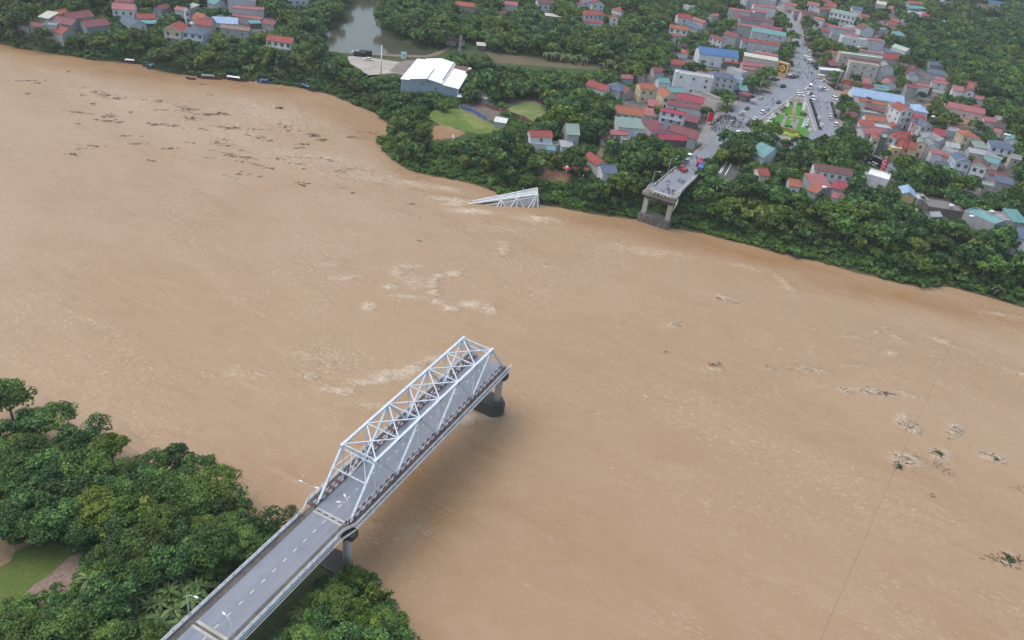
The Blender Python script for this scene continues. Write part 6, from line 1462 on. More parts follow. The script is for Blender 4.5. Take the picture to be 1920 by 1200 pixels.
# gold ring tower sign
w_ = at(1464, 143, PL); r = empty('tower_sign', tuple(w_), R(-14)); tag(r, 'tall gold framed sign tower with a glowing looking gold ring on black', 'sign')
MB().box(-3.3, -1.2, 0, 3.3, 1.2, 8.6).build('body', mat('sign_tan', (.55, .36, .24), .6, .15), r)
mb = MB()
for x0, z0, x1, z1 in ((-3.1, 2.2, -2.6, 8.2), (2.6, 2.2, 3.1, 8.2), (-2.6, 2.2, 2.6, 2.6), (-2.6, 7.8, 2.6, 8.2)): mb.box(x0, -1.32, z0, x1, -1.203, z1)
mb.build('frame', m_yel, r); MB().box(-2.6, -1.26, 2.6, 2.6, -1.203, 7.8).build('panel', mat('sign_maroon_black', (.06, .015, .012), .5, .3), r)
mb = MB(); n = 24
for k in range(n):
    a, b_ = 2*math.pi*k/n, 2*math.pi*(k+1)/n; mb.add([(math.cos(t)*q, -1.3, 5.2+math.sin(t)*q) for t, q in ((a, 1.45), (b_, 1.45), (b_, 1.95), (a, 1.95))], [(0, 1, 2, 3)])
mb.build('ring', mat('ring_pale_gold', (.85, .66, .28), .5, .1), r)
mb = MB(); mb.add([(math.cos(2*math.pi*k/n)*1.2, -1.29, 5.2+math.sin(2*math.pi*k/n)*1.2) for k in range(n)], [tuple(range(n))]); mb.build('disc', mat('disc_gold', (.60, .28, .03), .5, .2), r)
# long black shop signboard with the red panel
a = at(1622, 285, PL+6.5); b_ = at(1670, 308, PL+6.5); u = b_-a; L_ = float(np.hypot(*u[:2])); rz = math.atan2(u[1], u[0])
r = empty('shop_signboard', (a[0], a[1], PL), rz); tag(r, 'long black shop signboard with white strokes and a red lettered square panel', 'signboard')
k_ = L_/48
MB().box(0, 0, 2.2, 32*k_*1.05, .3, 6.5).build('black_panel', m_black, r); MB().box(32*k_*1.05+.02, -.1, 1.6, 43*k_, .32, 7.4).build('red_panel', mat('panel_red', (.50, .02, .07), .5, .1), r)
MB().box(43*k_+.02, -.02, 2.0, 52*k_, .3, 5.0).build('grey_panel', m_shut, r)
mb = MB()
for x, z, l in ((.6, 5.6, 1.3), (.6, 4.5, 1.3), (.6, 3.3, 1.3)): mb.box(x, -.04, z, x+l, -.003, z+.55)
mb.build('stroke', m_white, r)
for x, z, l in ((3.2, 2.6, 2.2), (6.0, 2.6, 2.0), (5.4, 3.7, 3.2), (9.6, 2.5, 1.4), (11.4, 2.5, 1.4), (13.0, 2.5, 1.3)):
    if x+l < 32*k_: MB().box(x, -.04, z, x+l, -.003, z+.55).build('stroke', m_white, r)
MB().box(8.4*k_/.55*.5, -.04, 4.6, 8.4*k_/.55*.5+2.2, -.003, 5.1).build('stroke', m_white, r)
text('G', 3.0, (37.5*k_, -.13, 5.9), (R(90), 0, 0), m_white, r); text('*A4', 1.3, (37.5*k_, -.13, 3.9), (R(90), 0, 0), m_white, r); text('A:*', 1.3, (37.5*k_, -.13, 2.5), (R(90), 0, 0), m_white, r)
text('(1Y', 2.0, (47.5*k_, -.05, 3.5), (R(90), 0, 0), m_white, r)
for x in (.5, 16, 36*k_): MB().box(x, .02, 0, x+.3, .28, 2.2).build('leg', m_steel_old, r)
w_ = at(1612, 290, PL+3); r = empty('blue_sign', (w_[0], w_[1], PL), rz); tag(r, 'small blue round cornered signboard at the left end of the black shop signboard', 'sign')
MB().box(-2.2, 0, 2.2, 2.2, .25, 5.4).build('panel', m_cwhite, r); MB().prism([(-1.5, -.02), (1.5, -.02), (1.5, -.003), (-1.5, -.003)], 2.6, 5.0).build('blue_field', m_blue, r); MB().box(-.15, .05, 0, .15, .2, 2.2).build('leg', m_steel_old, r)
# red canopy front with yellow lettering below the pinkish beige facade
a = at(1581, 153, PL+4.2); b_ = at(1598, 156, PL+4.2); u = b_-a; L_ = float(np.hypot(*u[:2])); rz = math.atan2(u[1], u[0])
r = empty('canopy_sign', (a[0], a[1], PL), rz); tag(r, 'crimson canopy sign with orange yellow lettering at the plaza corner', 'sign')
MB().box(0, 0, 2.9, L_, .4, 5.4).build('panel', m_red, r)
for i, (z, cc) in enumerate(((4.6, m_org), (3.7, m_yel))):
    text('IIIHIMI', 1.15, (L_*.52, -.05, z), (R(90), 0, 0), cc, r)
for x in (.1, L_-.4): MB().box(x, .05, 0, x+.3, .35, 2.9).build('leg', m_red, r)
MB().box(L_+.05, .1, 3.4, L_+19, .5, 4.9).build('long_fascia', mat('fascia_pink', (.45, .10, .16), .6, .2), r)
# red banner flag over the west pavement
w_ = at(1321, 243, PL); r = empty('red_banner', tuple(w_), R(40)); tag(r, 'large plain red banner leaning over the packed crowd', 'banner')
MB().tube([(0, 0, 0), (0, 0, 9)], .06, 6).build('pole', m_pole, r)
mb = MB(); vs = []; 
for i in range(8):
    for j in range(5): vs.append((.05+i*.45, .25*math.sin(i*.9+j*.5), 8.9-j*1.1-i*.08))
mb.add(vs, [(i*5+j, (i+1)*5+j, (i+1)*5+j+1, i*5+j+1) for i in range(7) for j in range(4)], 0, True); mb.build('cloth', mat('flag_red', (.75, .015, .02), .7, .1), r)
# ------------------------------------------------------------------ plaza park
def bed(name, pts, m, h, label, wd=1.6, seed=0, n=None):
    rs = random.Random(seed); mb = MB(); P = [at(*H_(*p), PL+.2) for p in pts]
    for a, b_ in zip(P[:-1], P[1:]):
        d = b_-a; l = float(np.hypot(*d[:2])); k = max(2, int(l/.55))
        for i in range(k):
            for q in range(2):
                c = a+d*(i+rs.random()*.5)/k; x, y = c[0]+rs.uniform(-.5, .5)*wd, c[1]+rs.uniform(-.5, .5)*wd; s = rs.uniform(.28, .5)
                mb.prism([(x+s*math.cos(t), y+s*math.sin(t)) for t in (0.2, 1.5, 2.7, 3.9, 5.2)], PL+.1, PL+.2+h*rs.uniform(.5, 1.1))
    o = mb.build(name, m); return tag(o, label, 'hedge')
m_hedy = mat('hedge_yellow', (.60, .58, .04), .9, .35, 1.0); m_hedo = mat('hedge_orange', (.42, .26, .09), .9, .4, 1.0); m_hedw = mat('flowers_white', (.62, .68, .62), .8, .4, 1.5); m_hedg = mat('hedge_green', (.03, .10, .02), .9, .4, 1.0)
bed('hedge', [(975,1015),(1040,1045),(1120,1065),(1200,1070),(1230,1060)], m_hedy, 1.0, 'bright yellow curved hedge at the foot of the plaza park', 3.2, 1)
bed('hedge', [(1000,960),(1080,985),(1160,1000),(1225,1015)], m_hedo, .9, 'orange brown curved hedge just above the bright yellow one', 3.0, 2)
bed('hedge', [(1020,1105),(1090,1115),(1160,1130)], m_hedy, .6, 'faint olive hedge below the bright yellow one', 2.0, 3)
bed('flower_row', [(820,920),(850,870),(880,830),(910,780)], m_hedw, .8, 'lower left white flower row of the plaza park', 2.4, 4)
bed('flower_row', [(1055,700),(1075,660),(1092,615)], m_hedw, .8, 'upper left white flower row of the plaza park', 1.6, 5)
bed('flower_row', [(1270,740),(1285,690),(1295,640)], m_hedw, .8, 'upper right white flower row of the plaza park', 1.4, 6)
bed('flower_row', [(1280,970),(1300,910),(1325,850)], m_hedw, .8, 'lower right white flower row of the plaza park', 2.4, 7)
bed('flower_row', [(1350,1000),(1365,970)], m_hedw, .8, 'short white flower row at the right corner of the plaza park', 1.6, 8)
bed('hedge', [(1150,600),(1250,612)], m_hedo, .5, 'reddish flower bed at the tip of the plaza park', 3.0, 9)
bed('hedge', [(1150,700),(1135,860)], m_hedo, .25, 'thin reddish bed along the middle of the plaza park', 1.2, 10)
bed('hedge', [(1050,940),(1140,955)], m_hedg, .7, 'dark green clipped hedge in the middle lawn of the plaza park', 1.0, 11)
for i, (x, y) in enumerate(((935,795),(1255,790),(1290,800),(1040,710),(1225,660),(1005,740),(880,870),(1325,960),(1110,650))):
    w_ = at(*H_(x, y), PL+.14); plant('bushy', w_[0], w_[1], PL, .6, 'clipped_bush', 'small round clipped bush on the lawn of the plaza park', 'bush', 'clipped bushes of the plaza park')
w_ = at(*H_(1115, 860), PL+.14); r = empty('flagpole', tuple(w_)); tag(r, 'thin white flagpole in the centre of the plaza park', 'flagpole'); MB().tube([(0, 0, 0), (0, 0, 11)], [.09, .05], 6).build('shaft', m_white, r); MB().box(-.8, -.8, 0, .8, .8, .4).build('plinth', m_conc_lt, r)
# ------------------------------------------------------------------ vehicles
def car_proto(col, kind='car'):
    L_, W_2, Hh = {'car': (4.4, .9, 1.45), 'suv': (4.8, .96, 1.85), 'van': (5.4, 1.0, 2.4), 'truck': (6.6, 1.1, 2.6)}[kind]
    r = empty(kind if kind != 'suv' else 'car', (0, 0, 0)); z0, zb = .32, .32+Hh*.38; zt = Hh
    mb = MB(); x = L_/2
    prof = [(-x, z0), (x, z0), (x, zb*.9), (x*.9, zb), (-x*.95, zb), (-x, zb*.92)]
    n = len(prof); vs = [(px, -W_2, pz) for px, pz in prof]+[(px, W_2, pz) for px, pz in prof]
    mb.add(vs, [tuple(range(n)), tuple(range(n, 2*n))[::-1]]+[(i, n+i, n+(i+1) % n, (i+1) % n) for i in range(n)]); mb.build('body', col, r)
    f0, f1, b0, b1 = {'car': (.42, .18, -.72, -.5), 'suv': (.48, .28, -.96, -.84), 'van': (.92, .72, -.98, -.96), 'truck': (.98, .86, .42, .44)}[kind]
    def cab(nm, a0, a1, c0, c1, z1, z2, w1, w2, m):
        vs = [(a0*x, -w1, z1), (a0*x, w1, z1), (c0*x, w1, z1), (c0*x, -w1, z1), (a1*x, -w2, z2), (a1*x, w2, z2), (c1*x, w2, z2), (c1*x, -w2, z2)]
        MB().add(vs, [(0, 3, 2, 1), (4, 5, 6, 7), (0, 1, 5, 4), (1, 2, 6, 5), (2, 3, 7, 6), (3, 0, 4, 7)]).build(nm, m, r)
    cab('windows', f0, f1, b0, b1, zb+.003, zt-.06, W_2*.97, W_2*.84, m_glass); cab('roof', f1, f1*.96, b1, b1*.96, zt-.058, zt, W_2*.86, W_2*.80, col)
    if kind == 'truck': MB().box(-x, -1.1, .9, x*.38, 1.1, 2.4).build('cargo_bed', col, r)
    for sx in (-.62, .62):
        for sy in (-1, 1):
            w_ = MB().tube([(sx*x, sy*W_2*.78, .33), (sx*x, sy*W_2*1.02, .33)], .33, 12).build('wheel', m_rub, r)
    for sy in (-1, 1): MB().box(x+.002, sy*W_2*.55-.16, zb*.72, x+.05, sy*W_2*.55+.16, zb*.86).build('headlight', m_lamp, r)
    return r
PCAR = {('w', 'car'): (m_cwhite, 'car'), ('w', 'suv'): (m_cwhite, 'suv'), ('k', 'car'): (m_black, 'car'), ('k', 'suv'): (m_black, 'suv'), ('s', 'car'): (m_sil, 'car'), ('r', 'truck'): (m_red, 'truck'), ('r', 'suv'): (m_red, 'suv'), ('b', 'truck'): (m_blue, 'truck'), ('w', 'van'): (m_cwhite, 'van'), ('s', 'truck'): (m_sil, 'truck'), ('k', 'truck'): (m_black, 'truck')}
_pc = {}
def car(z_, p, ck, ang, label, cat=None, z=None):
    q = Zp(z_, p); zz = PL+.05 if z is None else z; w_ = at(q[0], q[1], zz+.5)
    if z is None and z_ in 'q' and w_[1] < 300: 
        for _ in range(5): zz = hz(w_[0], w_[1])+.17; w_ = at(q[0], q[1], zz+.5)
    # heading: ang given in pixel space (degrees, 0 = right, 90 = up)
    w2 = at(q[0]+8*math.cos(R(ang)), q[1]-8*math.sin(R(ang)), zz+.5); rz = math.atan2(w2[1]-w_[1], w2[0]-w_[0])
    if ck not in _pc: _pc[ck] = o = car_proto(*PCAR[ck])
    else: o = copy_tree(_pc[ck])
    o.location = (w_[0], w_[1], zz); o.rotation_euler = (0, 0, rz)
    tag(o, label, cat or {'car': 'car', 'suv': 'car', 'van': 'van', 'truck': 'truck'}[ck[1]], 'vehicles around the plaza' if z is None and z_ != 'n' else 'vehicles parked by the pond')
CARS = [(480,765,'w','car',45,'white car parked at the pavement just right of the crowd'),(755,760,'w','suv',40,'large white car beside the park kerb, middle one of three'),(810,715,'s','car',40,'grey white car just above the large white one at the park kerb'),(655,838,'w','car',38,'white car at the park kerb nearest the trees'),(960,628,'k','car',35,'black car alone at the upper park kerb'),
(570,915,'k','suv',60,'dark car in the shade beside the lowest white kerb car'),(605,870,'k','car',40,'dark car between the lowest white kerb car and the shaded one'),(380,850,'k','suv',50,'black car boxed in by the edge of the crowd'),(345,885,'s','car',60,'grey car surrounded by the crowd'),(730,575,'s','car',40,'grey car parked on the west pavement below the round tree'),(555,705,'k','car',45,'dark grey car parked at the west kerb left of the road'),(1018,428,'k','suv',15,'dark car stopped at the middle of the plaza mouth'),
(1210,495,'w','car',-35,'white car at the very tip of the park, left one'),(1205,525,'w','car',-35,'white car just below the left one at the park tip'),(1262,530,'w','car',-35,'white car at the park tip right of the first pair'),(1318,452,'w','car',30,'white car left of the tall white van above the park tip'),(1366,435,'w','van',80,'tall white van above the park tip'),(1338,515,'w','car',70,'white car below the tall white van'),(1382,522,'k','car',80,'dark car below the tall white van'),
(1395,572,'w','suv',80,'white car first in the column right of the park tip'),(1402,615,'w','suv',80,'white car second in the column right of the park tip'),(1490,462,'s','truck',60,'beige grey truck crossing right of the van'),(1553,462,'w','car',-20,'white car right of the beige grey truck'),(1680,585,'w','suv',-30,'white car on the east pavement in front of the big tree'),(1476,835,'w','car',80,'small white car among motorbikes at the right park edge'),(1505,928,'w','car',70,'lowest white car at the right park edge'),(1628,795,'w','car',90,'upper of two cars parked on the right branch road'),(1632,835,'s','car',90,'grey lower of two cars parked on the right branch road'),(1692,915,'w','suv',80,'white car in front of the trees at the end of the right branch'),(1545,355,'w','car',0,'white car in the shade under the long white canopy'),(790,1112,'w','van',60,'white van half hidden by the plaza trees'),(440,1028,'w','suv',20,'white car glimpsed below the crowd between trees'),(1860,535,'w','suv',80,'turquoise white car at the far right of the plaza'),(1365,60,'w','car',80,'white car on the east pavement near the street mouth'),(1365,15,'w','car',80,'white car second up the east pavement')]
for x, y, c, kd, a, lb in CARS: car('h', (x, y), (c, kd), a, lb)
for x, y, c, kd, a, lb in ((545,655,'w','car',80,'white car parked on the east side in the widening street'),(545,700,'w','car',80,'white car one below on the east side in the widening street'),(510,620,'s','car',80,'pale car topmost of the row on the east side'),(350,250,'k','car',-50,'dark car in the street bend'),(530,490,'s','car',80,'grey car parked beneath the street trees')): car('e', (x, y), (c, kd), a, lb)
car('n', (185,398), ('w','car'), 170, 'white car at the pond edge', z=PL+.03); car('n', (345,488), ('w','car'), 170, 'white car on the grass strip by the concrete yard', z=PL+.03); car('n', (235,435), ('k','truck'), 175, 'dark covered truck left on the pond dyke', z=PL+.03); car('n', (315,420), ('k','truck'), 175, 'dark covered truck right on the pond dyke', z=PL+.03)
car('q', (1293,293), ('w','suv'), 50, 'white car with dark windows parked on the bridge ramp'); car('q', (1287,302), ('s','car'), 50, 'grey car behind the red fire truck on the ramp'); car('q', (1279,315), ('r','suv'), 50, 'red rescue car at the left side of the ramp'); car('q', (1283,321), ('r','suv'), 40, 'second red rescue car nearest the cut end')
car('q', (1312,308), ('r','truck'), 60, 'red fire truck at the right edge of the ramp'); car('q', (1313,317), ('b','truck'), 70, 'small blue truck just below the red fire truck'); car('m', (620,130), ('s','car'), 90, 'grey car standing at the foot of the plaza park'); car('m', (690,140), ('r','suv'), 20, 'dark red car right of the one at the foot of the park')
# ------------------------------------------------------------------ people
def person_mesh(seed, top, leg, pose=0, hair=(.02, .018, .016)):
    """one continuous figure grown with a Skin modifier, 1.66 m tall"""
    bm = bmesh.new(); J = {}
    st = .12 if pose != 1 else .26
    pts = {'pel': (0, 0, .92), 'spn': (0, .01, 1.15), 'chs': (0, 0, 1.32), 'nek': (0, 0, 1.44), 'hd0': (0, .02, 1.53), 'hd1': (0, .01, 1.64),
           'hl': (-.10, 0, .88), 'kl': (-.11, .03+st*.4, .48), 'al': (-.11, -.02+st*.2, .08), 'tl': (-.12, .12+st*.2, .03), 'hr': (.10, 0, .88), 'kr': (.11, .03-st*.4, .48), 'ar': (.11, -.04-st, .08), 'tr': (.12, .10-st, .03),
           'sl': (-.19, 0, 1.36), 'el': (-.25, .0, 1.10), 'wl': (-.26, .10, .88), 'gl': (-.26, .14, .80), 'sr': (.19, 0, 1.36), 'er': (.25, .0, 1.10), 'wr': (.26, .08, .88), 'gr': (.26, .12, .80)}
    if pose == 2: pts.update(er=(.26, .12, 1.18), wr=(.16, .28, 1.34), gr=(.14, .32, 1.40))
    ed = [('pel', 'spn'), ('spn', 'chs'), ('chs', 'nek'), ('nek', 'hd0'), ('hd0', 'hd1'), ('pel', 'hl'), ('hl', 'kl'), ('kl', 'al'), ('al', 'tl'), ('pel', 'hr'), ('hr', 'kr'), ('kr', 'ar'), ('ar', 'tr'), ('chs', 'sl'), ('sl', 'el'), ('el', 'wl'), ('wl', 'gl'), ('chs', 'sr'), ('sr', 'er'), ('er', 'wr'), ('wr', 'gr')]
    rad = {'pel': .15, 'spn': .13, 'chs': .15, 'nek': .06, 'hd0': .095, 'hd1': .085, 'h': .10, 'k': .065, 'a': .045, 't': .04, 's': .07, 'e': .05, 'w': .035, 'g': .03}
    for k, p in pts.items(): J[k] = bm.verts.new(p)
    for a, b_ in ed: bm.edges.new((J[a], J[b_]))
    me = bpy.data.meshes.new('person_sk'); bm.verts.index_update(); names = list(pts); bm.to_mesh(me); bm.free()
    o = bpy.data.objects.new('tmp', me); COL.objects.link(o); md = o.modifiers.new('s', 'SKIN'); 
    if not me.skin_vertices: 
        bpy.context.view_layer.objects.active = o
        bpy.ops.mesh.customdata_skin_add()
    for i, k in enumerate(names):
        q = rad.get(k, rad.get(k[0], .05)); me.skin_vertices[0].data[i].radius = (q, q); me.skin_vertices[0].data[i].use_root = (k == 'pel')
    md.use_smooth_shade = True; sb = o.modifiers.new('d', 'SUBSURF'); sb.levels = 1
    dg = bpy.context.evaluated_depsgraph_get(); res = bpy.data.meshes.new_from_object(o.evaluated_get(dg)); bpy.data.objects.remove(o)
    res.name = 'person'; res.materials.clear()
    for m in (mat('skin', (.42, .25, .17), .6, .1), top, leg, mat('hair_dark', hair, .6, .2)): res.materials.append(m)
    for f in res.polygons:
        x, y, z = f.center; mi = 1
        if z > 1.56 or (z > 1.47 and y < -.01): mi = 3
        elif z > 1.42: mi = 0
        elif abs(x) > .22 and z < 1.12: mi = 0
        elif z < .93: mi = 2
        if z < .06: mi = 3
        f.material_index = mi
    return res
CL = {n: mat('cloth_'+n, c, .85, .15) for n, c in dict(white=(.70,.71,.72), navy=(.035,.05,.12), grey=(.25,.26,.28), black=(.025,.025,.03), khaki=(.30,.26,.17), teal=(.08,.22,.25), pink=(.55,.25,.28), olive=(.10,.13,.06)).items()}
PP = [person_mesh(i, CL[a] if a in CL else m_org, CL[b_], i % 3) for i, (a, b_) in enumerate((('white','navy'),('navy','black'),('grey','black'),('black','grey'),('teal','black'),('white','black'),('khaki','navy'),('pink','navy'),('orange','olive'),('olive','olive')))]
CLN = ['white shirt and navy trousers', 'navy shirt and black trousers', 'grey shirt and black trousers', 'black shirt and grey trousers', 'teal shirt', 'white shirt and black trousers', 'khaki shirt', 'pink shirt', 'orange rescue vest', 'olive uniform']
def person(x, y, z, k, rot, where, grp):
    o = bpy.data.objects.new('person', PP[k]); COL.objects.link(o); o.location = (x, y, z); o.rotation_euler = (0, 0, rot); s = random.uniform(.96, 1.08); o.scale = (s, s, s)
    tag(o, 'person in '+CLN[k]+' '+where, 'person', grp); return o
def crowd(poly, n, where, grp, ks=range(8), z=PL+.05, mind=.55, pz=None):
    P = np.array(poly, float); pts = []
    x0, y0 = P.min(0); x1, y1 = P.max(0); tries = 0
    while len(pts) < n and tries < 6000:
        tries += 1; px, py = random.uniform(x0, x1), random.uniform(y0, y1)
        if not inside(np.array([px]), np.array([py]), P)[0]: continue
        w_ = at(px, py, z) if pz is None else pz(px, py)
        if any((w_[0]-a)**2+(w_[1]-b_)**2 < mind**2 for a, b_ in pts): continue
        pts.append((w_[0], w_[1])); person(w_[0], w_[1], w_[2], random.choice(list(ks)), random.uniform(0, 6.28), where, grp)
Hs = lambda L: [H_(*p) for p in L]
crowd(Hs([(60,960),(160,860),(290,790),(420,850),(500,900),(470,960),(400,1000),(250,1035),(110,1010)]), 150, 'in the packed crowd by the bridge ramp', 'people packed at the start of the bridge ramp')
crowd(Hs([(450,870),(560,830),(620,900),(500,1000),(430,980)]), 14, 'leaving the crowd for the park', 'people packed at the start of the bridge ramp')
crowd(Hs([(1180,240),(1400,260),(1460,350),(1420,420),(1200,400),(1150,320)]), 42, 'walking across the mouth of the plaza', 'people crossing the plaza')
crowd(Hs([(1190,40),(1350,60),(1380,230),(1190,230)]), 16, 'walking in the wide part of the market street', 'people in the market street')
crowd([(1496,60),(1506,100),(1512,90),(1500,52)], 10, 'walking in the street bend', 'people in the market street')
crowd(Hs([(1420,600),(1580,560),(1600,720),(1440,760)]), 14, 'standing on the right branch road', 'people on the right branch road')
crowd(Hs([(560,400),(700,560),(560,660),(430,640)]), 12, 'on the west pavement by the grey car', 'people on the west pavement')
crowd(Hs([(880,600),(930,640),(900,670),(770,700),(780,670)]), 6, 'walking beside the park kerb', 'people beside the park kerb')
def rz_(px, py):
    z = 12.8
    for _ in range(5): w_ = at(px, py, z); z = float(np.interp(w_[1], ROADC[:, 1], ROADC[:, 2]))+.03
    return np.array([w_[0], w_[1], z])
Z5 = lambda L: [(1160+x/6.667, 260+y/6.667) for x, y in L]
crowd(Z5([(520,655),(600,640),(720,690),(690,715),(600,695)]), 13, 'standing at the very edge of the cut span', 'people on the cut far span', pz=rz_)
crowd(Z5([(730,530),(840,530),(810,580),(740,560)]), 8, 'standing in the middle of the cut far span', 'people on the cut far span', pz=rz_)
crowd(Z5([(590,550),(640,540),(620,640),(590,620)]), 4, 'near the left rail of the cut far span', 'people on the cut far span', pz=rz_)
crowd(Z5([(440,600),(560,480),(575,500),(470,610)]), 5, 'leaning at the left rail of the span', 'people on the cut far span', pz=rz_)
crowd(Z5([(620,430),(740,370),(740,400),(640,440)]), 7, 'gathered left of the red rescue cars', 'people on the cut far span', pz=rz_)
crowd(Z5([(900,380),(960,240),(990,250),(940,420)]), 6, 'walking on the ramp near the fire truck', 'people on the cut far span', pz=rz_)
K_ = lambda x, y: (960+x/6.857, 180+y/6.857)
crowd([K_(440,985), K_(590,990), K_(590,1060), K_(450,1050)], 11, 'in the rescue team on the bare earth bank', 'rescue team on the earth bank', [8, 8, 8, 9], 9.5, 1.0)
crowd([K_(340,950), K_(440,980), K_(430,1030), K_(350,1000)], 6, 'beside the rescue team on the bank', 'rescue team on the earth bank', [0, 3, 9], 9.5, .8)
crowd([K_(840,1040), K_(930,1060), K_(900,1120), K_(840,1100)], 5, 'on the riverside path', 'people on the riverside path', [0, 3, 2], 9.5, 1)
# ------------------------------------------------------------------ motorbikes
def bike_proto(col):
    mb = MB(); mb.tube([(-.62, 0, .3), (-.62, 0.001, .3)], .01, 4)
    mb = MB()
    for x in (-.62, .62): mb.tube([(x, -.06, .29), (x, .06, .29)], .29, 10, 0)
    mb.box(-.75, -.12, .55, .1, .12, .78, 0); mb.box(-.3, -.14, .25, .3, .14, .6, 1)
    mb.add([(.2, -.16, .3), (.2, .16, .3), (.62, .12, .9), (.62, -.12, .9), (.1, -.16, .3), (.1, .16, .3), (.5, .12, .95), (.5, -.12, .95)], [(0, 1, 2, 3), (7, 6, 5, 4), (0, 3, 7, 4), (1, 5, 6, 2), (2, 6, 7, 3), (0, 4, 5, 1)], 1)
    mb.beam((.52, -.34, 1.02), (.52, .34, 1.02), .05, .05, 0); me = mb.mesh('motorbike'); me.materials.append(m_rub); me.materials.append(col); return me
BK = [bike_proto(m) for m in (m_black, m_red, m_blue, m_sil, m_black)]
def bikes(p0, p1, n, where, rows=1, dr=2.2, jit=.25):
    a = at(*p0, PL+.06); b_ = at(*p1, PL+.06); d = (b_-a)[:2]; l = float(np.hypot(*d)); d = d/l; q = np.array([-d[1], d[0]]); ang = math.atan2(q[1], q[0])
    for k in range(n):
        for r_ in range(rows):
            t = (k+random.uniform(-jit, jit))/n*l; x, y = a[:2]+d*t+q*dr*r_; o = bpy.data.objects.new('motorbike', BK[random.randrange(5)]); COL.objects.link(o); o.location = (x, y, PL+.1); o.rotation_euler = (0, 0, ang+random.uniform(-.25, .25))
            tag(o, 'motorbike parked '+where, 'motorbike', 'motorbikes parked '+where)
bikes(H_(1370,600), H_(1500,1000), 46, 'in the row along the right park kerb'); bikes(H_(560,590), H_(640,560), 8, 'on the west pavement near the grey car', 2)
bikes(H_(900,360), H_(960,340), 8, 'under the street trees left of the gold ring sign', 2); bikes(H_(1080,300), H_(1160,330), 10, 'in front of the gold ring sign', 3)
bikes(H_(1600,400), H_(1700,480), 12, 'at the east edge of the plaza', 3); bikes(H_(1480,220), H_(1420,120), 10, 'on the east pavement below the street trees', 2); bikes(H_(1640,640), H_(1700,860), 14, 'on the pavement right of the branch road')
bikes(Zp('e',(470,480)), Zp('e',(520,640)), 12, 'on the upper east pavement', 1); bikes(H_(90,930), H_(260,800), 14, 'behind the packed crowd', 1); bikes(H_(470,620), H_(520,560), 6, 'beside the pale stalls on the west pavement', 2)
# ------------------------------------------------------------------ market stalls and parasols
def stall(z_, p, w1, d1, h, m, rot, label):
    q = Zp(z_, p); w_ = at(q[0], q[1], PL+h); r = empty('market_stall', (w_[0], w_[1], PL+.03), R(rot)); tag(r, label, 'stall', 'market stalls on the pavements')
    MB().add([(-w1/2, -d1/2, h-.3), (w1/2, -d1/2, h-.3), (w1/2, 0, h), (-w1/2, 0, h), (-w1/2, d1/2, h-.3), (w1/2, d1/2, h-.3)], [(0, 1, 2, 3), (3, 2, 5, 4)]).build('canopy', m, r)
    for sx in (-1, 1):
        for sy in (-1, 1): MB().box(sx*w1/2*.95-.04, sy*d1/2*.95-.04, 0, sx*w1/2*.95+.04, sy*d1/2*.95+.04, h-.3).build('leg', m_steel_old, r)
    MB().box(-w1*.4, -d1*.2, .75, w1*.4, d1*.3, .85).build('table', m_conc_lt, r)
for i, (z_, x, y, c, lb) in enumerate([('h',1100,265,'W','white stall canopy right of the gold ring sign'),('h',640,590,'LG','pale grey stall canopy left of the grey car'),('h',835,450,'P','pinkish red stall awning by the round street trees'),('h',795,430,'W','small white stall next to the pinkish awning'),('h',1510,270,'W','white stall canopy on the east edge of the plaza'),('h',1600,275,'P','rosy stall canopy right of the white one'),('e',490,535,'P','pale pink stall on the east pavement'),('e',560,640,'W','white stall among the parked cars'),('e',470,325,'B','bright blue stall awning in the street bend'),('e',225,640,'T','green stall awning west of the wide street'),('e',230,695,'W','white scalloped awning west of the wide street'),('e',230,745,'M','maroon awning over the west pavement'),('e',270,800,'M','purple red awning above the gold ring sign'),('e',205,555,'G','grey green awning under the bend trees'),('h',500,740,'LG','grey stall between the dark cars'),('e',540,760,'W','white stall lowest of the east pavement row'),('e',370,190,'SL','slate blue stall at the street top'),('h',1330,30,'W','white stall at the corner of the wide street'),('e',120,90,'LG','grey stall at the top of the street'),('e',270,120,'P','pink stall at the top of the street'),('h',1930,560,'T','teal stall right of the big east tree'),('i',290,545,'O','yellow orange stall awning left of the red metal roof')]):
    stall(z_, (x, y), random.uniform(2.8, 4.5), random.uniform(2.2, 3.2), random.uniform(2.5, 3.2), rmat(c), random.uniform(-30, 30), lb)
def parasol(z_, p, m, label):
    q = Zp(z_, p); w_ = at(q[0], q[1], PL+1.6); r = empty('parasol', (w_[0], w_[1], PL-.6)); tag(r, label, 'parasol', 'parasols by the earth bank'); n = 10
    MB().add([(0, 0, 3.1)]+[(1.9*math.cos(2*math.pi*k/n), 1.9*math.sin(2*math.pi*k/n), 2.4) for k in range(n)], [(0, 1+k, 1+(k+1) % n) for k in range(n)]).build('canopy', m, r); MB().tube([(0, 0, 0), (0, 0, 3.1)], .05, 6).build('pole', m_pole, r)
parasol('k', (705,930), m_red, 'deep red parasol above the marker post'); parasol('k', (820,925), rmat('P'), 'salmon parasol between the trees by the slate roofed house'); parasol('k', (945,940), rmat('R'), 'brick red parasol nearest the slate roofed house')
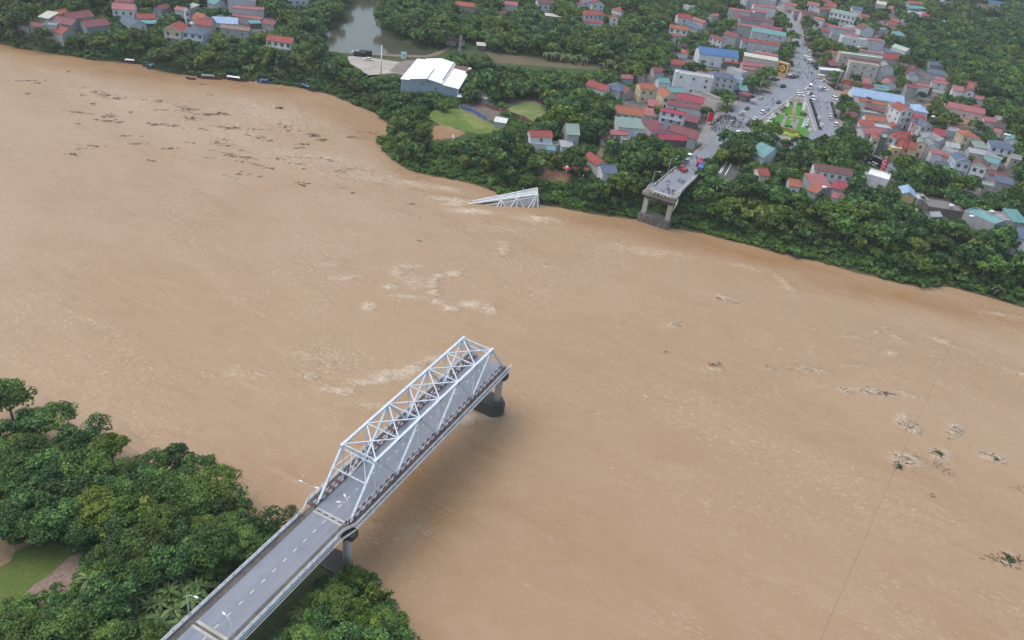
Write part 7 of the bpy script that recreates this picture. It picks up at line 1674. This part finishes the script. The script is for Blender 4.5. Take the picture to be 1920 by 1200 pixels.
# ------------------------------------------------------------------ water tanks on roofs
for z_, p, h, lb in (('g',(480,232),11,'white tank on the left corner of the blank white block'),('d',(490,188),8,'white tank on the pinkish grey roof in the grove'),('d',(1380,582),8,'white tank on the lower coral tube house'),('d',(1190,155),9,'white tank on the faded red roof of the terrace'),('l',(1512,488),6,'white tank on the grey roof right of the blue green sheet'),('l',(1250,550),6,'white tank at the edge of the blue green sheet roof'),('j',(1688,356),9,'left white tank on the slate hipped villa'),('j',(1732,366),9,'right white tank on the slate hipped villa'),('l',(990,410),5.4,'steel tank on the blackened concrete roof'),('m',(1138,690),6,'round steel tank on the wide dusty red roof'),('e',(1168,600),9,'small white tank on the long white block'),('i',(745,340),5,'white tank right of the narrow orange roof'),('b',(820,298),9,'small white tank behind the slate hipped villa'),('a',(945,60),8,'white tank in the trees behind the hamlet'),('j',(755,125),9,'white tank beside the slate gabled villa')):
    q = Zp(z_, p); lv = 6.0 if q[0] < 552 else PL; w_ = at(q[0], q[1], lv+h); r = empty('water_tank', (w_[0], w_[1], lv+h-1.1), R(20)); tag(r, lb, 'water tank', 'water tanks on roofs')
    MB().tube([(-.9, 0, 1.0), (.9, 0, 1.0)], .55, 12).build('tank', m_lamp, r); MB().box(-.7, -.4, 0, -.55, .4, .6).box(.55, -.4, 0, .7, .4, .6).build('stand', m_steel_old, r)
# ------------------------------------------------------------------ boats along the far bank
def boat(p, L_, w_, ang, hull_m, can, label, z0=0):
    q = at(p[0], p[1], .4); w2 = at(p[0]+10*math.cos(R(ang)), p[1]-10*math.sin(R(ang)), .4); r = empty('boat', (q[0], q[1], z0), math.atan2(w2[1]-q[1], w2[0]-q[0])); tag(r, label, 'boat', 'boats moored along the far bank')
    n = 9; vs = []
    for i in range(n):
        t = i/(n-1)*2-1; hw = w_/2*(1-abs(t)**3*.85); x = t*L_/2; sh = .75+.5*abs(t)**3
        vs += [(x, -hw, sh), (x*.94, -hw*.6, -.15), (x*.94, hw*.6, -.15), (x, hw, sh), (x, hw*.86, sh-.04), (x, hw*.8, .25), (x, -hw*.8, .25), (x, -hw*.86, sh-.04)]
    fs = [(i*8+j, i*8+(j+1) % 8, (i+1)*8+(j+1) % 8, (i+1)*8+j) for i in range(n-1) for j in range(8)]+[tuple(range(8))[::-1], tuple(range((n-1)*8, n*8))]
    MB().add(vs, fs).build('hull', hull_m, r)
    if can:
        m = can; a = L_*.22; MB().add([(x, y, z) for x in (-a*1.3, a) for y, z in ((-w_*.42, 1.7), (-w_*.2, 2.05), (w_*.2, 2.05), (w_*.42, 1.7))], [(0, 4, 5, 1), (1, 5, 6, 2), (2, 6, 7, 3)]).build('canopy', m, r)
        for x in (-a*1.2, a*.9):
            for y in (-1, 1): MB().box(x-.04, y*w_*.38-.04, .3, x+.04, y*w_*.38+.04, 1.75).build('canopy_post', m_rail, r)
    for x in (-L_*.33, L_*.36): MB().box(x-.15, -w_*.36, .45, x+.15, w_*.36, .52).build('seat', m_conc_lt, r)
mb_ = mat('hull_brown', (.12, .05, .045), .7, .3); mg_ = mat('hull_grey', (.14, .15, .17), .7, .3)
for a in [((245,117),9,2.0,-5,mb_,m_white,'long brown boat with a short white roof left of the landing'),((276,121),7,2.2,20,mg_,rmat('SL'),'grey boat with a slate blue cover at the landing'),((284,126),6,2.2,15,m_blue,rmat('LB'),'bright blue boat at the tip of the landing'),((332,119),7,2.2,25,mg_,m_white,'grey boat with a tilted white roof drawn up on the landing',.8),((345,130),7,2.2,-12,mg_,rmat('LG'),'grey boat with a pale cover behind the grassy spit',.8),((352,134),5,1.8,-10,mg_,None,'small open grey boat right of the grassy spit',.5),((392,146),12,2.2,-4,mb_,rmat('G'),'long brown boat with a grey green cover',),((412,145.5),5,1.6,-8,mb_,None,'small open brown boat between two long ones'),((440,149),13,2.4,-8,mb_,m_white,'long brown boat with a cream white roof'),((460,149.5),7,1.6,2,mb_,None,'narrow open brown boat touching the cream roofed one'),((496,154),8,2.6,-6,m_blue,m_blue,'blue boat with a blue tarpaulin alone under banana plants'),((484,152),5,1.6,-20,m_cwhite,None,'small white skiff beside the blue tarpaulin boat'),((575,165),12,2.4,-24,mb_,m_blue,'long dark red boat with a blue tarpaulin'),((602,167),6,2.2,-20,m_blue,m_white,'small blue boat with a white top under the trees'),((358,147.5),5,1.2,-8,mb_,None,'half sunk brown canoe at the end of the grassy spit')]: boat(*a)
# ------------------------------------------------------------------ landing yard bits by the twin villas
a = at(334, 114, 4.5); r = empty('retaining_wall', (a[0], a[1], 2.4), R(-8)); tag(r, 'grey concrete landing wall below the pinkish cream villa', 'wall'); MB().box(-5, -.4, 0, 8, .4, 2.6).build('wall', m_conc, r); MB().box(-5.2, -.6, 2.61, 8.2, .6, 2.85).build('coping', m_conc_lt, r)
def fence_run(pts, h, m, label, z=PL, name='fence', cat='fence', posts=3.0, solid=True):
    P = [at(x, y, z) for x, y in pts]; r = empty(name, tuple(P[0])); tag(r, label, cat); O = P[0]
    for a, b_ in zip(P[:-1], P[1:]):
        a = a-O; b_ = b_-O; l = float(np.hypot(*(b_-a)[:2]))
        MB().beam((a[0], a[1], h/2), (b_[0], b_[1], h/2), .14, h if solid else .12).build('panel', m, r)
        for k in range(int(l/posts)+1):
            c = a+(b_-a)*k*posts/l; MB().box(c[0]-.13, c[1]-.13, 0, c[0]+.13, c[1]+.13, h+.25).build('post', m_conc_lt, r)
fence_run([(862,203),(885,210),(903,220),(912,226)], 1.6, m_blue, 'blue sheet fence between the bright field and the bare plot', posts=8)
fence_run([(880,187),(910,200),(948,213),(985,226),(1000,237)], 1.8, mat('brick_wall', (.20, .09, .07), .9, .35), 'reddish brick garden wall along the bare plot', name='garden_wall', cat='wall', posts=9)
fence_run([(285,98),(318,103),(352,104),(378,104)], 1.3, m_white, 'white railing fence in front of the pinkish cream villa', z=6.0, posts=2.0, solid=False)
fence_run([(418,106),(458,96)], 1.6, m_conc_lt, 'pale stepped garden wall right of the slate hipped villa', z=6.0, name='garden_wall', cat='wall')
fence_run([(1662,158),(1700,168),(1745,180),(1772,186)], 3.0, m_yard, 'long rough concrete wall above the blue hall', name='concrete_wall', cat='wall', posts=12)
fence_run([(1676,160),(1722,166),(1782,182)], 2.6, m_conc_dk, 'dark roofed wall behind the long rough concrete wall', name='concrete_wall', cat='wall', posts=14)
# ------------------------------------------------------------------ floating debris
m_twig = mat('wet_wood', (.075, .055, .038), .9, .5, 1.5); m_twig2 = mat('bleached_wood', (.40, .36, .29), .9, .4, 1.5); m_weed = mat('floating_weed', (.05, .08, .025), .9, .5, 1.2)
def debris(px, py, rx, ry, n, pale, label, ang=0, tuft=False):
    c = at(px, py, .05); r = empty('driftwood_raft', tuple(c)); tag(r, label, 'driftwood', 'driftwood floating on the river', 'thing'); s0 = float(np.linalg.norm(c-CPn))/FPX
    ex = at(px+10*math.cos(R(ang)), py+10*math.sin(R(ang)), .05)-c; ex = ex[:2]/np.hypot(*ex[:2]); ey = np.array([-ex[1], ex[0]])
    mb = MB(); mb2 = MB(); RX, RY = rx*s0, ry*s0*2.2
    for k in range(n):
        u, v = random.gauss(0, .42), random.gauss(0, .42); p = ex*u*RX+ey*v*RY; a = random.gauss(0, .5)+(0 if random.random() < .75 else 1.2); l = random.uniform(.5, 1.6)*min(2.2, .5+RX*.16)
        d = ex*math.cos(a)+ey*math.sin(a); z = random.uniform(-.03, .12); q0 = p-d*l/2; q2 = p+d*l/2; qm = p+ey*random.uniform(-.15, .15)*l
        (mb if not pale or random.random() < .3 else mb2).tube([(q0[0], q0[1], z), (qm[0], qm[1], z+.05), (q2[0], q2[1], z+random.uniform(-.1, .25))], random.uniform(.03, .08), 4, cap=False)
    if mb.v: mb.build('dark_branches', m_twig, r)
    if mb2.v: mb2.build('pale_branches', m_twig2, r)
    if tuft:
        co, q, t_ = crown_np(int(px), RX*.45, .35, .15, 6, 26, .3); me = np_mesh('foliage', co, q, t_); me.materials.append(m_leafA); link('foliage', me, m_leafA, r)
DEB = [(50,151,26,2,16,0,0),(71,156,6,2,12,0,0),(52,176,7,3,12,0,20),(128,134,3,2,8,0,0),(190,176,30,4,34,0,18),(222,184,12,5,26,0,0),(300,190,22,3,16,0,8),(206,218,14,7,26,0,-10),(215,228,22,4,22,0,5),(352,205,26,7,44,0,20),(362,222,16,7,36,0,0),(410,214,30,4,26,0,-4),(300,234,40,3,24,0,4),(430,240,36,5,30,0,8),(526,203,7,5,34,0,-40),(415,270,30,4,24,0,8),(490,260,34,4,22,0,14),(535,238,16,3,18,0,0),(590,254,20,5,30,0,12),(605,262,16,3,18,0,0),(570,270,12,3,14,0,0),(440,292,50,4,26,0,12),(700,250,10,5,16,0,40),(392,178,5,2,8,0,0),(380,158,10,2,10,0,0),(520,298,14,3,14,0,12),(658,258,10,4,12,0,-60),
(1030,496,8,3,9,1,20),(948,480,6,6,12,1,60),(1266,607,14,6,24,1,10),(1340,684,10,8,20,0,50),(1358,562,24,4,26,1,14),(1247,660,8,4,10,1,20),(1640,734,26,5,34,1,6),(1662,737,14,4,20,0,20),(1700,797,22,9,52,1,40),(1790,808,14,12,46,1,30),(1762,852,14,7,34,0,5),(1760,870,14,8,26,1,0),(1700,862,24,8,40,1,5),(1686,874,10,6,34,0,0),(1862,858,28,6,28,1,18),(1868,861,6,4,20,0,0),(1585,731,10,5,16,1,0),(1892,1050,16,18,90,0,60),(1780,888,10,4,12,1,20),(1440,688,10,3,10,1,20),(790,452,10,3,9,1,0),(915,415,10,3,10,1,20),(1515,693,26,4,12,1,10),(1912,916,8,5,12,1,40),(1748,930,9,4,8,1,20),(800,700,4,2,6,0,0),(770,383,10,3,12,0,6),(640,352,16,3,12,1,6),(245,210,6,2,8,0,0),(130,620,0,0,0,0,0)]
rd_ = random.Random(77)
for k in range(44):
    x = rd_.uniform(120, 690); y = 172+(x-120)*.13+rd_.uniform(0, 120); DEB.append((x, y, rd_.uniform(9, 28), rd_.uniform(.8, 1.8), rd_.randrange(6, 14), 0, rd_.uniform(-4, 18)))
def dwhere(x, y):
    if x < 700 and y < 330: return 'in the drifting field towards the far upper left'
    if x > 1480 and y > 600: return 'in the right part of the river'
    return 'in open water between the two bridge ends'
for i, (x, y, rx, ry, n, pale, ang) in enumerate(DEB):
    if n == 0: continue
    tuft = (x, y) in ((1686,874),(1892,1050),(1762,852),(526,203),(1868,861))
    sp = {(1892,1050): 'big brown tree root floating at the lower right edge', (1686,874): 'driftwood raft with green leaves below the power cable', (526,203): 'dark stump like driftwood alone near the far bank', (1700,797): 'long pale driftwood raft crossed by the power cable', (1790,808): 'triangular pale driftwood raft right of the power cable', (190,176): 'long dark string of branches at upper left', (1862,858): 'driftwood raft with a dark centre near the right edge', (1340,684): 'short dark branches alone in the middle right water'}.get((x, y))
    debris(x, y, rx, ry, n, pale, sp or ('pale' if pale else 'dark')+(' long' if rx > 20 else ' small')+' bundle of driftwood '+dwhere(x, y), ang, tuft)
# ------------------------------------------------------------------ cable across the river
A = at(1822, 560, PL+4); B = at(1528, 1225, 26); mb = MB(); n = 24; mb.tube([tuple(A+(B-A)*k/n+np.array([0, 0, -5.0*4*(k/n)*(1-k/n)])) for k in range(n+1)], .035, 5); tag(mb.build('power_cable', mat('cable', (.16, .14, .13), .7, .1)), 'thin dark power cable hanging across the right side of the river', 'cable')
A2 = at(1862, 566, PL+4); B2 = at(1660, 1225, 26); mb = MB(); mb.tube([tuple(A2+(B2-A2)*k/n+np.array([0, 0, -5.0*4*(k/n)*(1-k/n)])) for k in range(n+1)], .012, 5); tag(mb.build('power_cable', _M['cable']), 'barely visible second cable right of the dark one', 'cable')
# ------------------------------------------------------------------ air
hm = bpy.data.materials.new('haze_air'); hm.use_nodes = True; t = hm.node_tree; t.nodes.remove(t.nodes['Principled BSDF']); pv = t.nodes.new('ShaderNodeVolumePrincipled')
pv.inputs['Color'].default_value = (.92, .95, 1.0, 1); pv.inputs['Density'].default_value = HAZE; pv.inputs['Anisotropy'].default_value = .25; t.links.new(pv.outputs[0], t.nodes['Material Output'].inputs['Volume'])
mb = MB(); mb.box(-4600, -3600, -5.5, 4600, 6600, 146); hz_o = mb.build('haze', hm); tag(hz_o, kind='stuff')
